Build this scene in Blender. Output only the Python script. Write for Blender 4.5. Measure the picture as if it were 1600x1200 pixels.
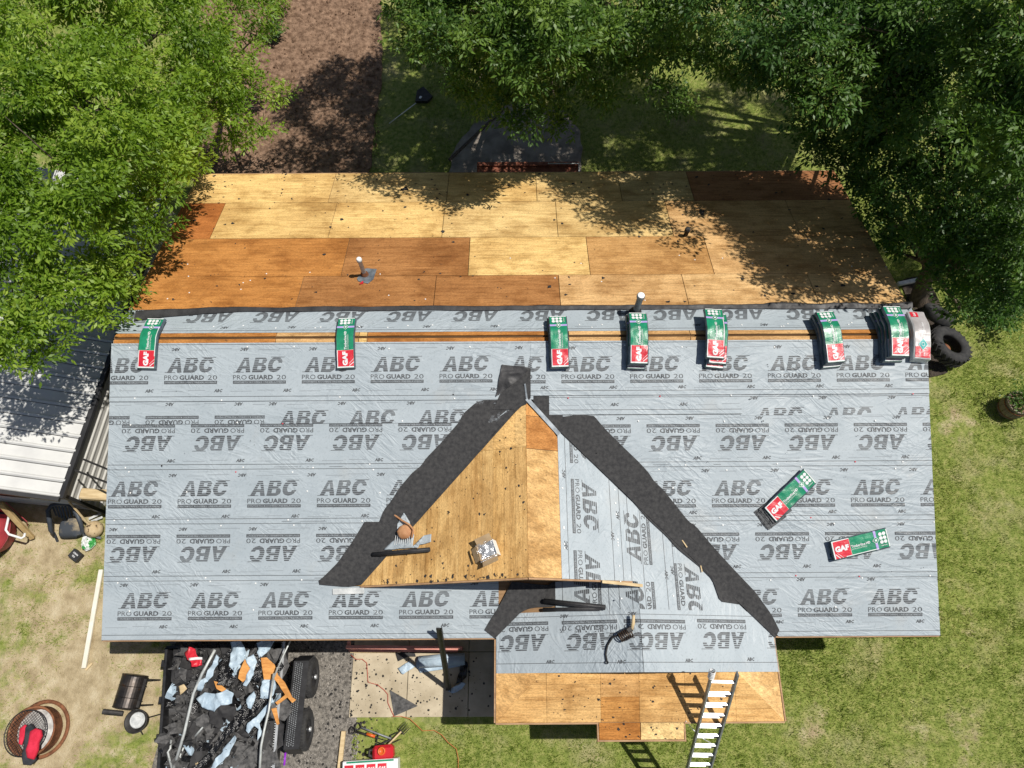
import bpy, bmesh, math, random
import numpy as np
from mathutils import Vector, Matrix, noise

for _o in list(bpy.data.objects):
    bpy.data.objects.remove(_o, do_unlink=True)
SC = bpy.context.scene
COL = SC.collection
R = math.radians

# ------------------------------------------------------------------ camera
CAM_LOC = Vector((-0.1416, -5.7314, 15.52))
CAM_ROT = (Matrix.Rotation(-0.0017, 3, 'Z') @ Matrix.Rotation(0.3967, 3, 'X') @ Matrix.Rotation(-0.004, 3, 'Z'))
FPX = 1103.0                                    # focal length in pixels of a 1600 px wide picture
cam_data = bpy.data.cameras.new('camera')
cam_data.sensor_fit = 'HORIZONTAL'
cam_data.sensor_width = 36.0
cam_data.lens = 36.0 * FPX / 1600.0
cam_data.clip_start = 0.05
cam_data.clip_end = 1000.0
cam = bpy.data.objects.new('camera', cam_data)
cam.matrix_world = Matrix.Translation(CAM_LOC) @ CAM_ROT.to_4x4()
COL.objects.link(cam)
SC.camera = cam

# ------------------------------------------------------------------ light
SUN_VEC = Vector((-0.46, -0.05, -1.0)).normalized()      # the way the light travels
SUN_EL = math.asin(-SUN_VEC.z)
SUN_AZ = math.atan2(-SUN_VEC.x, -SUN_VEC.y)              # from +Y towards +X
world = bpy.data.worlds.new('World')
SC.world = world
world.use_nodes = True
_nt = world.node_tree
_nt.nodes.clear()
_out = _nt.nodes.new('ShaderNodeOutputWorld')
_bg = _nt.nodes.new('ShaderNodeBackground')
_sky = _nt.nodes.new('ShaderNodeTexSky')
_sky.sky_type = 'NISHITA'
_sky.sun_disc = False
_sky.sun_elevation = SUN_EL
_sky.sun_rotation = SUN_AZ
_sky.air_density = 1.0
_sky.dust_density = 1.5
_bg.inputs['Strength'].default_value = 0.055
_nt.links.new(_sky.outputs[0], _bg.inputs['Color'])
_nt.links.new(_bg.outputs[0], _out.inputs['Surface'])
sun_data = bpy.data.lights.new('sun', 'SUN')
sun_data.energy = 4.8
sun_data.angle = R(0.53)
sun_data.color = (1.0, 0.955, 0.88)
sun = bpy.data.objects.new('sun', sun_data)
sun.rotation_euler = SUN_VEC.to_track_quat('-Z', 'Y').to_euler()
sun.location = (8, 1, 25)
COL.objects.link(sun)
SC.view_settings.view_transform = 'Standard'
SC.view_settings.look = 'None'
SC.view_settings.gamma = 1.0
SC.view_settings.exposure = 0.0
SC.view_settings.use_curve_mapping = False
SC.cycles.max_bounces = 6
SC.cycles.diffuse_bounces = 3
SC.cycles.transparent_max_bounces = 6

# ------------------------------------------------------------------ helpers
def S(r, g, b):
    f = lambda c: (c / 12.92 if c <= 0.04045 else ((c + 0.055) / 1.055) ** 2.4)
    return (f(r / 255.0), f(g / 255.0), f(b / 255.0))

def ray(px, py):
    return CAM_ROT @ Vector(((px - 800.0) / FPX, -(py - 600.0) / FPX, -1.0))

def at(px, py, z=0.0):
    d = ray(px, py)
    t = (z - CAM_LOC.z) / d.z
    return CAM_LOC + d * t

class Pl:
    """a plane with axes u, w and normal n"""
    def __init__(s, O, U, W):
        s.O = Vector(O); s.U = Vector(U).normalized(); s.W = Vector(W).normalized(); s.N = s.U.cross(s.W).normalized()
    def P(s, u, w, h=0.0):
        return s.O + s.U * u + s.W * w + s.N * h
    def inv(s, px, py, h=0.0):
        d = ray(px, py); o = s.O + s.N * h
        t = (o - CAM_LOC).dot(s.N) / d.dot(s.N)
        q = CAM_LOC + d * t - o
        return (q.dot(s.U), q.dot(s.W))
    def M(s, u, w, h=0.0, rot=0.0):
        m = Matrix((s.U, s.W, s.N)).transposed().to_4x4()
        return Matrix.Translation(s.P(u, w, h)) @ m @ Matrix.Rotation(rot, 4, 'Z')

class MB:
    def __init__(s):
        s.v = []; s.f = []; s.mi = []; s.cur = 0; s.smooth = []; s.sm = False
    def add(s, vs, fs):
        b = len(s.v)
        s.v += [tuple(p) for p in vs]
        for f in fs:
            s.f.append(tuple(i + b for i in f)); s.mi.append(s.cur); s.smooth.append(s.sm)
        return s
    def box(s, c, size, rot=None, bev=0.0):
        hx, hy, hz = size[0] / 2, size[1] / 2, size[2] / 2
        if bev <= 0:
            vs = [(x, y, z) for x in (-hx, hx) for y in (-hy, hy) for z in (-hz, hz)]
            fs = [(0, 1, 3, 2), (4, 6, 7, 5), (0, 4, 5, 1), (2, 3, 7, 6), (0, 2, 6, 4), (1, 5, 7, 3)]
        else:
            bm = bmesh.new()
            bmesh.ops.create_cube(bm, size=1.0)
            for q in bm.verts: q.co = Vector((q.co.x * 2 * hx, q.co.y * 2 * hy, q.co.z * 2 * hz))
            bmesh.ops.bevel(bm, geom=bm.edges[:], offset=bev, segments=1, affect='EDGES')
            bm.verts.index_update()
            vs = [tuple(q.co) for q in bm.verts]; fs = [tuple(q.index for q in f.verts) for f in bm.faces]
            bm.free()
        m = Matrix.Translation(Vector(c))
        if rot is not None:
            m = m @ (rot.to_4x4() if hasattr(rot, 'to_4x4') else Matrix.Rotation(rot, 4, 'Z'))
        return s.add([m @ Vector(p) for p in vs], fs)
    def beam(s, a, b, w, h, up=(0, 0, 1), bev=0.0):
        a = Vector(a); b = Vector(b); d = (b - a); L = d.length; d.normalize()
        side = Vector(up).cross(d)
        if side.length < 1e-4: side = Vector((1, 0, 0)).cross(d)
        side.normalize(); n = d.cross(side)
        rot = Matrix((d, side, n)).transposed()
        return s.box((a + b) / 2, (L, w, h), rot, bev)
    def tube(s, pts, r, n=8, cap=True):
        pts = [Vector(p) for p in pts]
        rs = r if isinstance(r, (list, tuple)) else [r] * len(pts)
        rings = []; prev = None
        for i, p in enumerate(pts):
            d = (pts[min(i + 1, len(pts) - 1)] - pts[max(i - 1, 0)]).normalized()
            a = prev if prev is not None else (Vector((0, 0, 1)) if abs(d.z) < 0.9 else Vector((1, 0, 0)))
            a = (a - d * a.dot(d))
            if a.length < 1e-5: a = d.orthogonal()
            a.normalize(); b = d.cross(a); prev = a
            rings.append([p + (a * math.cos(2 * math.pi * k / n) + b * math.sin(2 * math.pi * k / n)) * rs[i] for k in range(n)])
        vs = [q for g in rings for q in g]; fs = []
        for i in range(len(pts) - 1):
            for k in range(n):
                fs.append((i * n + k, i * n + (k + 1) % n, (i + 1) * n + (k + 1) % n, (i + 1) * n + k))
        if cap:
            fs.append(tuple(range(n - 1, -1, -1))); fs.append(tuple((len(pts) - 1) * n + k for k in range(n)))
        return s.add(vs, fs)
    def lathe(s, prof, M=None, n=24, closed=False):
        M = M or Matrix.Identity(4)
        vs = []; fs = []
        for (r, z) in prof:
            for k in range(n):
                a = 2 * math.pi * k / n
                vs.append(M @ Vector((r * math.cos(a), r * math.sin(a), z)))
        m = len(prof)
        for i in range(m if closed else m - 1):
            j = (i + 1) % m
            for k in range(n):
                fs.append((i * n + k, i * n + (k + 1) % n, j * n + (k + 1) % n, j * n + k))
        return s.add(vs, fs)
    def prism(s, poly, fn0, fn1):
        n = len(poly)
        vs = [fn0(*p) for p in poly] + [fn1(*p) for p in poly]
        fs = [tuple(range(n - 1, -1, -1)), tuple(range(n, 2 * n))]
        for i in range(n):
            j = (i + 1) % n
            fs.append((i, j, n + j, n + i))
        return s.add(vs, fs)
    def build(s, name, mats, parent=None, smooth=None, label=None):
        me = bpy.data.meshes.new(name)
        me.from_pydata([tuple(p) for p in s.v], [], s.f)
        if not isinstance(mats, (list, tuple)): mats = [mats]
        for m in mats: me.materials.append(m)
        if len(mats) > 1:
            me.polygons.foreach_set('material_index', s.mi)
        if smooth: me.polygons.foreach_set('use_smooth', [True] * len(s.f))
        elif any(s.smooth): me.polygons.foreach_set('use_smooth', s.smooth)
        me.update()
        return link(name, me, parent, label)

def link(name, me, parent=None, label=None):
    o = bpy.data.objects.new(name, me)
    COL.objects.link(o)
    if parent is not None:
        o.parent = parent
        o.matrix_parent_inverse = wmat(parent).inverted()
    if label: o['label'] = label
    return o

def wmat(o):
    if o.parent is None: return o.matrix_basis.copy()
    return wmat(o.parent) @ o.matrix_parent_inverse @ o.matrix_basis

def tag(o, label, cat, group=None):
    o['label'] = label; o['category'] = cat
    if group: o['group'] = group
    return o

def thing(name, label, cat, loc=(0, 0, 0), group=None):
    o = bpy.data.objects.new(name, None)
    o.empty_display_size = 0.2
    o.matrix_basis = Matrix.Translation(Vector(loc))
    COL.objects.link(o)
    return tag(o, label, cat, group)

def structure(o):
    o['kind'] = 'structure'; return o

def stuff(o, label=None, cat=None):
    o['kind'] = 'stuff'
    if label: o['label'] = label
    if cat: o['category'] = cat
    return o

def fix_normals(o):
    bm = bmesh.new(); bm.from_mesh(o.data)
    bmesh.ops.recalc_face_normals(bm, faces=bm.faces[:])
    bm.to_mesh(o.data); bm.free()
    return o

# ------------------------------------------------------------------ materials
def mat(name, c1, c2=None, scale=4.0, detail=6.0, rough=0.7, bump=0.0, bscale=None, metal=0.0, stretch=(1, 1, 1), spec=0.4,
        lo=0.35, hi=0.65, objcol=False, dist=0.02, bstretch=None, rough2=None, dots=None):
    m = bpy.data.materials.new(name); m.use_nodes = True
    nt = m.node_tree; N = nt.nodes; L = nt.links
    bs = N['Principled BSDF']
    bs.inputs['Roughness'].default_value = rough
    bs.inputs['Metallic'].default_value = metal
    bs.inputs['Specular IOR Level'].default_value = spec
    tc = N.new('ShaderNodeTexCoord')
    def nz(sc, st, det, ds=0.0):
        mp = N.new('ShaderNodeMapping'); mp.inputs['Scale'].default_value = st
        L.new(tc.outputs['Object'], mp.inputs['Vector'])
        n = N.new('ShaderNodeTexNoise'); n.inputs['Scale'].default_value = sc; n.inputs['Detail'].default_value = det
        n.inputs['Roughness'].default_value = 0.62; n.inputs['Distortion'].default_value = ds
        L.new(mp.outputs[0], n.inputs['Vector'])
        return n.outputs['Fac']
    def ramp(fac, a, b, ca, cb):
        r = N.new('ShaderNodeValToRGB'); r.color_ramp.elements[0].position = a; r.color_ramp.elements[1].position = b
        r.color_ramp.elements[0].color = (*ca, 1); r.color_ramp.elements[1].color = (*cb, 1)
        L.new(fac, r.inputs['Fac']); return r.outputs['Color']
    def mixc(kind, fac, a, b):
        x = N.new('ShaderNodeMix'); x.data_type = 'RGBA'; x.blend_type = kind
        if isinstance(fac, float): x.inputs['Factor'].default_value = fac
        else: L.new(fac, x.inputs['Factor'])
        for v, k in ((a, 'A'), (b, 'B')):
            sk = [i for i in x.inputs if i.name == k and i.type == 'RGBA'][0]
            if isinstance(v, tuple): sk.default_value = (*v, 1)
            else: L.new(v, sk)
        return [o for o in x.outputs if o.type == 'RGBA'][0]
    col = None
    if c2 is not None:
        col = ramp(nz(scale, stretch, detail), lo, hi, c1, c2)
    else:
        bs.inputs['Base Color'].default_value = (*c1, 1)
    if objcol:
        oi = N.new('ShaderNodeObjectInfo')
        base = oi.outputs['Color']
        col = mixc('MULTIPLY', 1.0, base, col) if col is not None else base
    if dots:
        dcol, dscale, lo_, hi_ = dots
        f = nz(dscale, (1, 1, 1), 3.0)
        fr = ramp(f, lo_, hi_, (0, 0, 0), (1, 1, 1))
        col = mixc('MIX', fr, col if col is not None else c1, dcol)
    if col is not None: L.new(col, bs.inputs['Base Color'])
    if rough2 is not None:
        L.new(ramp(nz(scale * 1.7, stretch, 4.0), 0.35, 0.65, (rough,) * 3, (rough2,) * 3), bs.inputs['Roughness'])
    if bump:
        b = N.new('ShaderNodeBump'); b.inputs['Strength'].default_value = bump; b.inputs['Distance'].default_value = dist
        L.new(nz(bscale or scale * 3, bstretch or stretch, 5.0), b.inputs['Height'])
        L.new(b.outputs[0], bs.inputs['Normal'])
    m['h'] = 1
    return m

def plain(name, c, rough=0.6, metal=0.0, spec=0.4):
    return mat(name, c, None, rough=rough, metal=metal, spec=spec)

def lawn_material():
    m = bpy.data.materials.new('lawn'); m.use_nodes = True
    nt = m.node_tree; N = nt.nodes; L = nt.links; bs = N['Principled BSDF']
    bs.inputs['Roughness'].default_value = 0.9; bs.inputs['Specular IOR Level'].default_value = 0.1
    tc = N.new('ShaderNodeTexCoord')
    def nz(sc, det=6.0, off=0.0):
        mp = N.new('ShaderNodeMapping'); mp.inputs['Location'].default_value = (off, off * 1.7, 0)
        L.new(tc.outputs['Object'], mp.inputs['Vector'])
        n = N.new('ShaderNodeTexNoise'); n.inputs['Scale'].default_value = sc; n.inputs['Detail'].default_value = det
        n.inputs['Roughness'].default_value = 0.65
        L.new(mp.outputs[0], n.inputs['Vector']); return n.outputs['Fac']
    def ramp(f, pts):
        r = N.new('ShaderNodeValToRGB'); e = r.color_ramp.elements
        while len(e) < len(pts): e.new(0.5)
        for q, (p, c) in zip(e, pts): q.position = p; q.color = (*c, 1)
        L.new(f, r.inputs['Fac']); return r.outputs['Color']
    def mixc(f, a, b):
        x = N.new('ShaderNodeMix'); x.data_type = 'RGBA'
        L.new(f, x.inputs['Factor'])
        L.new(a, [i for i in x.inputs if i.name == 'A' and i.type == 'RGBA'][0])
        L.new(b, [i for i in x.inputs if i.name == 'B' and i.type == 'RGBA'][0])
        return [o for o in x.outputs if o.type == 'RGBA'][0]
    green = ramp(nz(9.0, 8.0), [(0.3, (0.10, 0.14, 0.028)), (0.5, (0.21, 0.25, 0.06)), (0.7, (0.34, 0.33, 0.12))])
    soil = ramp(nz(3.0, 10.0, 4.0), [(0.3, (0.26, 0.20, 0.115)), (0.5, (0.42, 0.34, 0.21)), (0.7, (0.55, 0.47, 0.32))])
    dry = ramp(nz(0.9, 7.0, 9.0), [(0.50, (0, 0, 0)), (0.68, (1, 1, 1))])
    attr = N.new('ShaderNodeAttribute'); attr.attribute_name = 'bare'
    ad = N.new('ShaderNodeMath'); ad.operation = 'ADD'
    L.new(attr.outputs['Fac'], ad.inputs[0])
    mu = N.new('ShaderNodeMath'); mu.operation = 'MULTIPLY_ADD'
    L.new(nz(2.2, 8.0, 2.0), mu.inputs[0]); mu.inputs[1].default_value = 1.6; mu.inputs[2].default_value = -0.8
    L.new(mu.outputs[0], ad.inputs[1])
    bare = ramp(ad.outputs[0], [(0.35, (0, 0, 0)), (0.62, (1, 1, 1))])
    half = N.new('ShaderNodeMath'); half.operation = 'MULTIPLY'; half.inputs[1].default_value = 0.55
    L.new(dry, half.inputs[0])
    c = mixc(half.outputs[0], green, soil)
    c = mixc(bare, c, soil)
    L.new(c, bs.inputs['Base Color'])
    b = N.new('ShaderNodeBump'); b.inputs['Strength'].default_value = 0.7; b.inputs['Distance'].default_value = 0.04
    L.new(nz(25.0, 6.0), b.inputs['Height']); L.new(b.outputs[0], bs.inputs['Normal'])
    return m

def bare_at(x, y):
    """how worn the lawn is: the trodden yard on the left, patches elsewhere"""
    n = noise.noise((x * 0.55, y * 0.55, 3.3)) + 0.5 * noise.noise((x * 1.4, y * 1.4, 8.1))
    b = 0.0
    if y < 1.5:
        t = (-5.6 - x) / 1.2
        b = max(0.0, min(1.0, t)) * max(0.0, min(1.0, (1.5 - y) / 1.0))
        b *= 0.60 + 0.42 * n
    for (cx, cy, r, s) in ((9.3, 1.35, 0.9, 0.75), (5.6, -6.45, 0.50, 0.5), (8.4, -6.9, 0.9, 0.5), (10.2, -0.4, 0.6, 0.5), (9.2, -4.6, 0.7, 0.4),
                           (-2.4, -6.5, 0.5, 0.5), (0.4, -6.0, 0.4, 0.2)):
        d = math.hypot(x - cx, y - cy) / r
        b = max(b, s * max(0.0, min(1.0, 1.6 - d)) * (0.75 + 0.5 * n))
    return max(0.0, min(1.0, b))

M_LAWN = lawn_material()
M_SOIL = mat('garden_soil', (0.12, 0.072, 0.046), (0.33, 0.215, 0.145), scale=7.0, detail=10, rough=0.95, bump=1.0, bscale=9, dist=0.08, spec=0.1)
M_GRAVEL = mat('gravel_ground', (0.085, 0.078, 0.070), (0.30, 0.275, 0.24), scale=16, detail=8, rough=0.95, bump=1.0, bscale=40, dist=0.03, spec=0.15)
M_STONE = mat('gravel_stone', (0.13, 0.12, 0.11), (0.36, 0.33, 0.29), scale=30, detail=3, rough=0.9)
M_CONC = mat('concrete', (0.37, 0.31, 0.215), (0.54, 0.465, 0.34), scale=2.2, detail=10, rough=0.9, bump=0.25, bscale=60, dist=0.01, spec=0.15)
M_PATIO = mat('old_concrete', (0.17, 0.145, 0.12), (0.34, 0.295, 0.25), scale=2.5, detail=8, rough=0.9, bump=0.3, bscale=40, dist=0.01)
M_GRIT = mat('shingle_granules', (0.016, 0.015, 0.015), (0.05, 0.047, 0.045), scale=20, rough=0.95)

# ground: a fine sheet round the house and a wide apron to the horizon
def make_ground():
    xs = [-150, -60, -30] + list(np.linspace(-20, 20, 161)) + [30, 60, 150]
    ys = [-150, -60, -25] + list(np.linspace(-14, 22, 145)) + [35, 70, 150]
    vs = []; val = []
    for y in ys:
        for x in xs:
            dz = 0.0
            if abs(x) < 20 and -14 < y < 22:
                dz = 0.02 * noise.noise((x * 0.6, y * 0.6, 1.0)) - 0.02
            vs.append((x, y, dz)); val.append(bare_at(x, y))
    nx = len(xs)
    fs = [(j * nx + i, j * nx + i + 1, (j + 1) * nx + i + 1, (j + 1) * nx + i) for j in range(len(ys) - 1) for i in range(nx - 1)]
    me = bpy.data.meshes.new('lawn_ground'); me.from_pydata(vs, [], fs)
    a = me.attributes.new('bare', 'FLOAT', 'POINT'); a.data.foreach_set('value', val)
    me.polygons.foreach_set('use_smooth', [True] * len(fs))
    me.materials.append(M_LAWN); me.update()
    return structure(link('lawn_ground', me))
make_ground()

def wobble_sheet(name, pts, z, material, amp=0.05, bumpy=0.0, step=0.12, seed=0):
    """a ground sheet inside a px outline, its edge uneven"""
    w = [at(*p, z) for p in pts]
    out = []
    for i, a in enumerate(w):
        b = w[(i + 1) % len(w)]; n = max(1, int((b - a).length / step))
        for k in range(n):
            q = a.lerp(b, k / n)
            out.append((q.x + amp * noise.noise((q.x * 3, q.y * 3, seed + 1.5)), q.y + amp * noise.noise((q.x * 3, q.y * 3, seed + 7.5))))
    bm = bmesh.new()
    f = bm.faces.new([bm.verts.new((x, y, z)) for x, y in out])
    bmesh.ops.triangulate(bm, faces=[f])
    if bumpy:
        x0, x1 = min(p[0] for p in out), max(p[0] for p in out); y0, y1 = min(p[1] for p in out), max(p[1] for p in out)
        g = 0.10
        for ax, lo, hi in ((0, x0, x1), (1, y0, y1)):
            k = lo + g
            while k < hi:
                co = [0, 0, 0]; co[ax] = k; no = [0, 0, 0]; no[ax] = 1
                bmesh.ops.bisect_plane(bm, geom=bm.verts[:] + bm.edges[:] + bm.faces[:], plane_co=co, plane_no=no)
                k += g
        for v in bm.verts:
            if not v.is_boundary:
                v.co.z += bumpy * (noise.noise((v.co.x * 2.5, v.co.y * 2.5, seed)) + 0.8 * noise.noise((v.co.x * 7, v.co.y * 7, seed)) + 0.6) * 0.5
    me = bpy.data.meshes.new(name); bm.to_mesh(me); bm.free()
    me.materials.append(material)
    me.polygons.foreach_set('use_smooth', [True] * len(me.polygons))
    return structure(link(name, me))

wobble_sheet('garden_bed', [(330, -60), (598, -60), (596, 40), (598, 100), (590, 170), (582, 235), (575, 300), (300, 300), (310, 200), (340, 120), (310, 40)], 0.015, M_SOIL, 0.10, 0.10, seed=3)
wobble_sheet('gravel_drive', [(250, 960), (548, 960), (552, 1010), (560, 1075), (555, 1130), (548, 1215), (545, 1900), (215, 1900), (235, 1200), (262, 1110), (268, 1010)], 0.008, M_GRAVEL, 0.10, 0.02, seed=5)

def slab(name, px, z, material, thick=0.1, joints=()):
    w = [at(*p, z) for p in px]
    b = MB(); b.prism([(q.x, q.y) for q in w], lambda x, y: (x, y, z - thick), lambda x, y: (x, y, z))
    return structure(fix_normals(b.build(name, material)))

# the concrete walk: separate pours with joints between them
CONC_X = [(543, 557), (637, 637.5), (733, 731), (800, 800)]
walk = bpy.data.objects.new('concrete_walk', None); COL.objects.link(walk); structure(walk)
def conc_slab(x0, x1, y0, y1):
    b = MB(); b.box(((x0 + x1) / 2, (y0 + y1) / 2, 0.0), (x1 - x0 - 0.012, y1 - y0 - 0.012, 0.09), None, 0.006)
    return b.build('slab', M_CONC, walk)
_xe = [at(549, 1060, 0.045).x, at(637, 1060, 0.045).x, at(732, 1060, 0.045).x, at(800, 1060, 0.045).x + 0.6]
_ye = [at(650, 1121, 0.045).y, at(650, 1019, 0.045).y, at(650, 1019, 0.045).y + 1.25]
for i in range(3):
    for j in range(2):
        conc_slab(_xe[i], _xe[i + 1], _ye[j], _ye[j + 1])
wobble_sheet('rear_patio', [(704, 245), (722, 214), (745, 192), (790, 166), (830, 160), (880, 172), (905, 205), (915, 300), (700, 300)], 0.022, M_PATIO, 0.10, 0.012, seed=11)

# ------------------------------------------------------------------ house
HW = 14.65 / 2; RUN = 5.05; PIT = 1.0 / 3.0; ZR = 2.4 + RUN * PIT; ZE = 2.4
_c = 1 / math.hypot(1, PIT); _s = PIT * _c
GX, GZ = 0.11, 3.72; GPR = 0.307; WX = 1.98; WZ = GZ - GPR * (WX - GX)
_cr = 1 / math.hypot(1, GPR); _sr = GPR * _cr
WPL = (WZ - ZE) / (WX + 0.44); _cw = 1 / math.hypot(1, WPL); _sw = WPL * _cw
SPIT = 0.315; _ck = 1 / math.hypot(1, SPIT); _sk = SPIT * _ck
MF = Pl((0, 0, ZR), (1, 0, 0), (0, _c, _s))            # main front slope, w < 0 down the slope
MBK = Pl((0, 0, ZR), (1, 0, 0), (0, _c, -_s))          # main back slope, w > 0 down the slope
GR = Pl((GX, 0, GZ), (0, -1, 0), (_cr, 0, -_sr))       # cross gable and porch, right slope
GL = Pl((GX, 0, GZ), (0, -1, 0), (_c, 0, _s))          # cross gable, left slope
WL = Pl((WX, 0, WZ), (0, -1, 0), (_cw, 0, _sw))        # porch, left slope
SK = Pl((0, -6.4, ZE), (1, 0, 0), (0, _ck, _sk))       # porch skirt, front
SLEN = math.hypot(RUN, RUN * PIT)

M_DECK = mat('rough_deck_wood', (0.20, 0.115, 0.055), (0.33, 0.20, 0.10), scale=3, stretch=(0.4, 6, 6), rough=0.85)
M_FASCIA = mat('fascia_wood', (0.30, 0.17, 0.09), (0.46, 0.29, 0.16), scale=3, stretch=(1, 6, 6), rough=0.8)
M_SIDING = mat('siding', (0.40, 0.37, 0.33), (0.47, 0.44, 0.40), scale=2, rough=0.75)
M_PRINT_L = mat('faint_print', (0.255, 0.285, 0.31), rough=0.5, spec=0.35)
M_BACK = mat('black_backing', (0.016, 0.016, 0.018), (0.045, 0.044, 0.046), scale=4, rough=0.50, rough2=0.70, bump=0.5, bscale=5, dist=0.02)
M_FELT = mat('granular_felt', (0.034, 0.034, 0.036), (0.064, 0.063, 0.063), scale=16.0, detail=12, rough=0.92, bump=0.5, bscale=90, dist=0.006, spec=0.2)
M_LEAD = mat('metal_flashing', (0.10, 0.12, 0.14), (0.26, 0.29, 0.32), scale=6, rough=0.55, metal=0.3)
M_CAPN = plain('white_plastic', (0.82, 0.82, 0.80), 0.4)
M_REDN = plain('red_plastic', (0.6, 0.05, 0.08), 0.4)

class NT:
    """small helper for node graphs"""
    def __init__(s, name):
        s.m = bpy.data.materials.new(name); s.m.use_nodes = True; s.N = s.m.node_tree.nodes; s.L = s.m.node_tree.links
        s.bs = s.N['Principled BSDF']; s.tc = s.N.new('ShaderNodeTexCoord')
    def noise(s, sc, st=(1, 1, 1), det=5.0, rot=0.0, loc=(0, 0, 0), dist=0.0, rough=0.6):
        m0 = s.N.new('ShaderNodeMapping'); m0.inputs['Rotation'].default_value = (0, 0, rot); m0.inputs['Location'].default_value = loc
        s.L.new(s.tc.outputs['Object'], m0.inputs['Vector'])
        mp = s.N.new('ShaderNodeMapping'); mp.inputs['Scale'].default_value = st
        s.L.new(m0.outputs[0], mp.inputs['Vector'])
        n = s.N.new('ShaderNodeTexNoise'); n.inputs['Scale'].default_value = sc; n.inputs['Detail'].default_value = det; n.inputs['Distortion'].default_value = dist; n.inputs['Roughness'].default_value = rough
        s.L.new(mp.outputs[0], n.inputs['Vector']); return n.outputs['Fac']
    def math(s, op, a, b=None, c=None):
        x = s.N.new('ShaderNodeMath'); x.operation = op
        for i, v in enumerate((a, b, c)):
            if v is None: continue
            if isinstance(v, (int, float)): x.inputs[i].default_value = v
            else: s.L.new(v, x.inputs[i])
        return x.outputs[0]
    def ramp(s, f, pts):
        r = s.N.new('ShaderNodeValToRGB'); e = r.color_ramp.elements
        while len(e) < len(pts): e.new(0.5)
        for q, (p, c) in zip(e, pts): q.position = p; q.color = (*c, 1) if isinstance(c, tuple) else (c, c, c, 1)
        s.L.new(f, r.inputs['Fac']); return r.outputs['Color']
    def mix(s, kind, f, a, b):
        x = s.N.new('ShaderNodeMix'); x.data_type = 'RGBA'; x.blend_type = kind
        if isinstance(f, (int, float)): x.inputs['Factor'].default_value = f
        else: s.L.new(f, x.inputs['Factor'])
        for v, k in ((a, 'A'), (b, 'B')):
            sk = [i for i in x.inputs if i.name == k and i.type == 'RGBA'][0]
            if isinstance(v, tuple): sk.default_value = (*v, 1)
            else: s.L.new(v, sk)
        return [o for o in x.outputs if o.type == 'RGBA'][0]
    def bump(s, h, st, d):
        b = s.N.new('ShaderNodeBump'); b.inputs['Strength'].default_value = st; b.inputs['Distance'].default_value = d
        s.L.new(h, b.inputs['Height']); s.L.new(b.outputs[0], s.bs.inputs['Normal'])

def sheet_mat(name, vertical=False, dark=None):
    """thin coated fabric pulled over the deck: long soft creases, scuffs, a faint sheen"""
    k = NT(name); r0 = R(90) if vertical else 0.0
    def crease(sc, rot, loc, wid, mask_sc, lo, hi):
        n = k.noise(sc, (0.35, 1.5, 1.5), 2.0, r0 + rot, loc, 0.8)
        v = k.math('ABSOLUTE', k.math('SUBTRACT', n, 0.5))
        v = k.math('SUBTRACT', 1.0, k.math('MINIMUM', k.math('MULTIPLY', v, wid), 1.0))
        m = k.ramp(k.noise(mask_sc, (1, 1, 1), 2.0, 0, (loc[1], loc[0], 3)), [(lo, 0.0), (hi, 1.0)])
        return k.math('MULTIPLY', v, m)
    h = k.math('ADD', crease(2.6, R(8), (0, 0, 0), 9.0, 0.7, 0.42, 0.60), crease(3.6, R(-32), (4, 9, 0), 8.0, 0.8, 0.46, 0.62))
    h = k.math('ADD', h, crease(4.4, R(38), (7, 2, 0), 8.0, 0.9, 0.46, 0.62))
    h = k.math('ADD', h, k.math('MULTIPLY', k.noise(1.3, (0.6, 1.6, 1.6), 3.0, r0), 1.2))
    h = k.math('ADD', h, k.math('MULTIPLY', k.noise(11.0, (0.6, 1.6, 1.6), 3.0, r0), 0.18))
    k.bump(h, 0.38, 0.022)
    if dark:
        col = k.ramp(k.noise(7.0), [(0.3, dark[0]), (0.7, dark[1])])
    else:
        col = k.ramp(k.noise(1.1, (0.7, 1.4, 1), 6.0, r0), [(0.3, (0.335, 0.385, 0.418)), (0.7, (0.400, 0.450, 0.482))])
        col = k.mix('MULTIPLY', 0.8, col, k.ramp(k.noise(26.0, (1, 1, 1), 6.0), [(0.30, 0.78), (0.46, 1.0)]))
        col = k.mix('MIX', k.ramp(k.noise(0.9, (1, 1, 1), 9.0, 0, (3, 3, 3)), [(0.60, 0.0), (0.78, 0.45)]), col, (0.40, 0.39, 0.36))
    k.L.new(col, k.bs.inputs['Base Color'])
    k.L.new(k.ramp(k.noise(2.0, (1, 1, 1), 4.0), [(0.35, 0.48), (0.65, 0.64)]), k.bs.inputs['Roughness'])
    k.bs.inputs['Specular IOR Level'].default_value = 0.45
    return k.m

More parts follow.
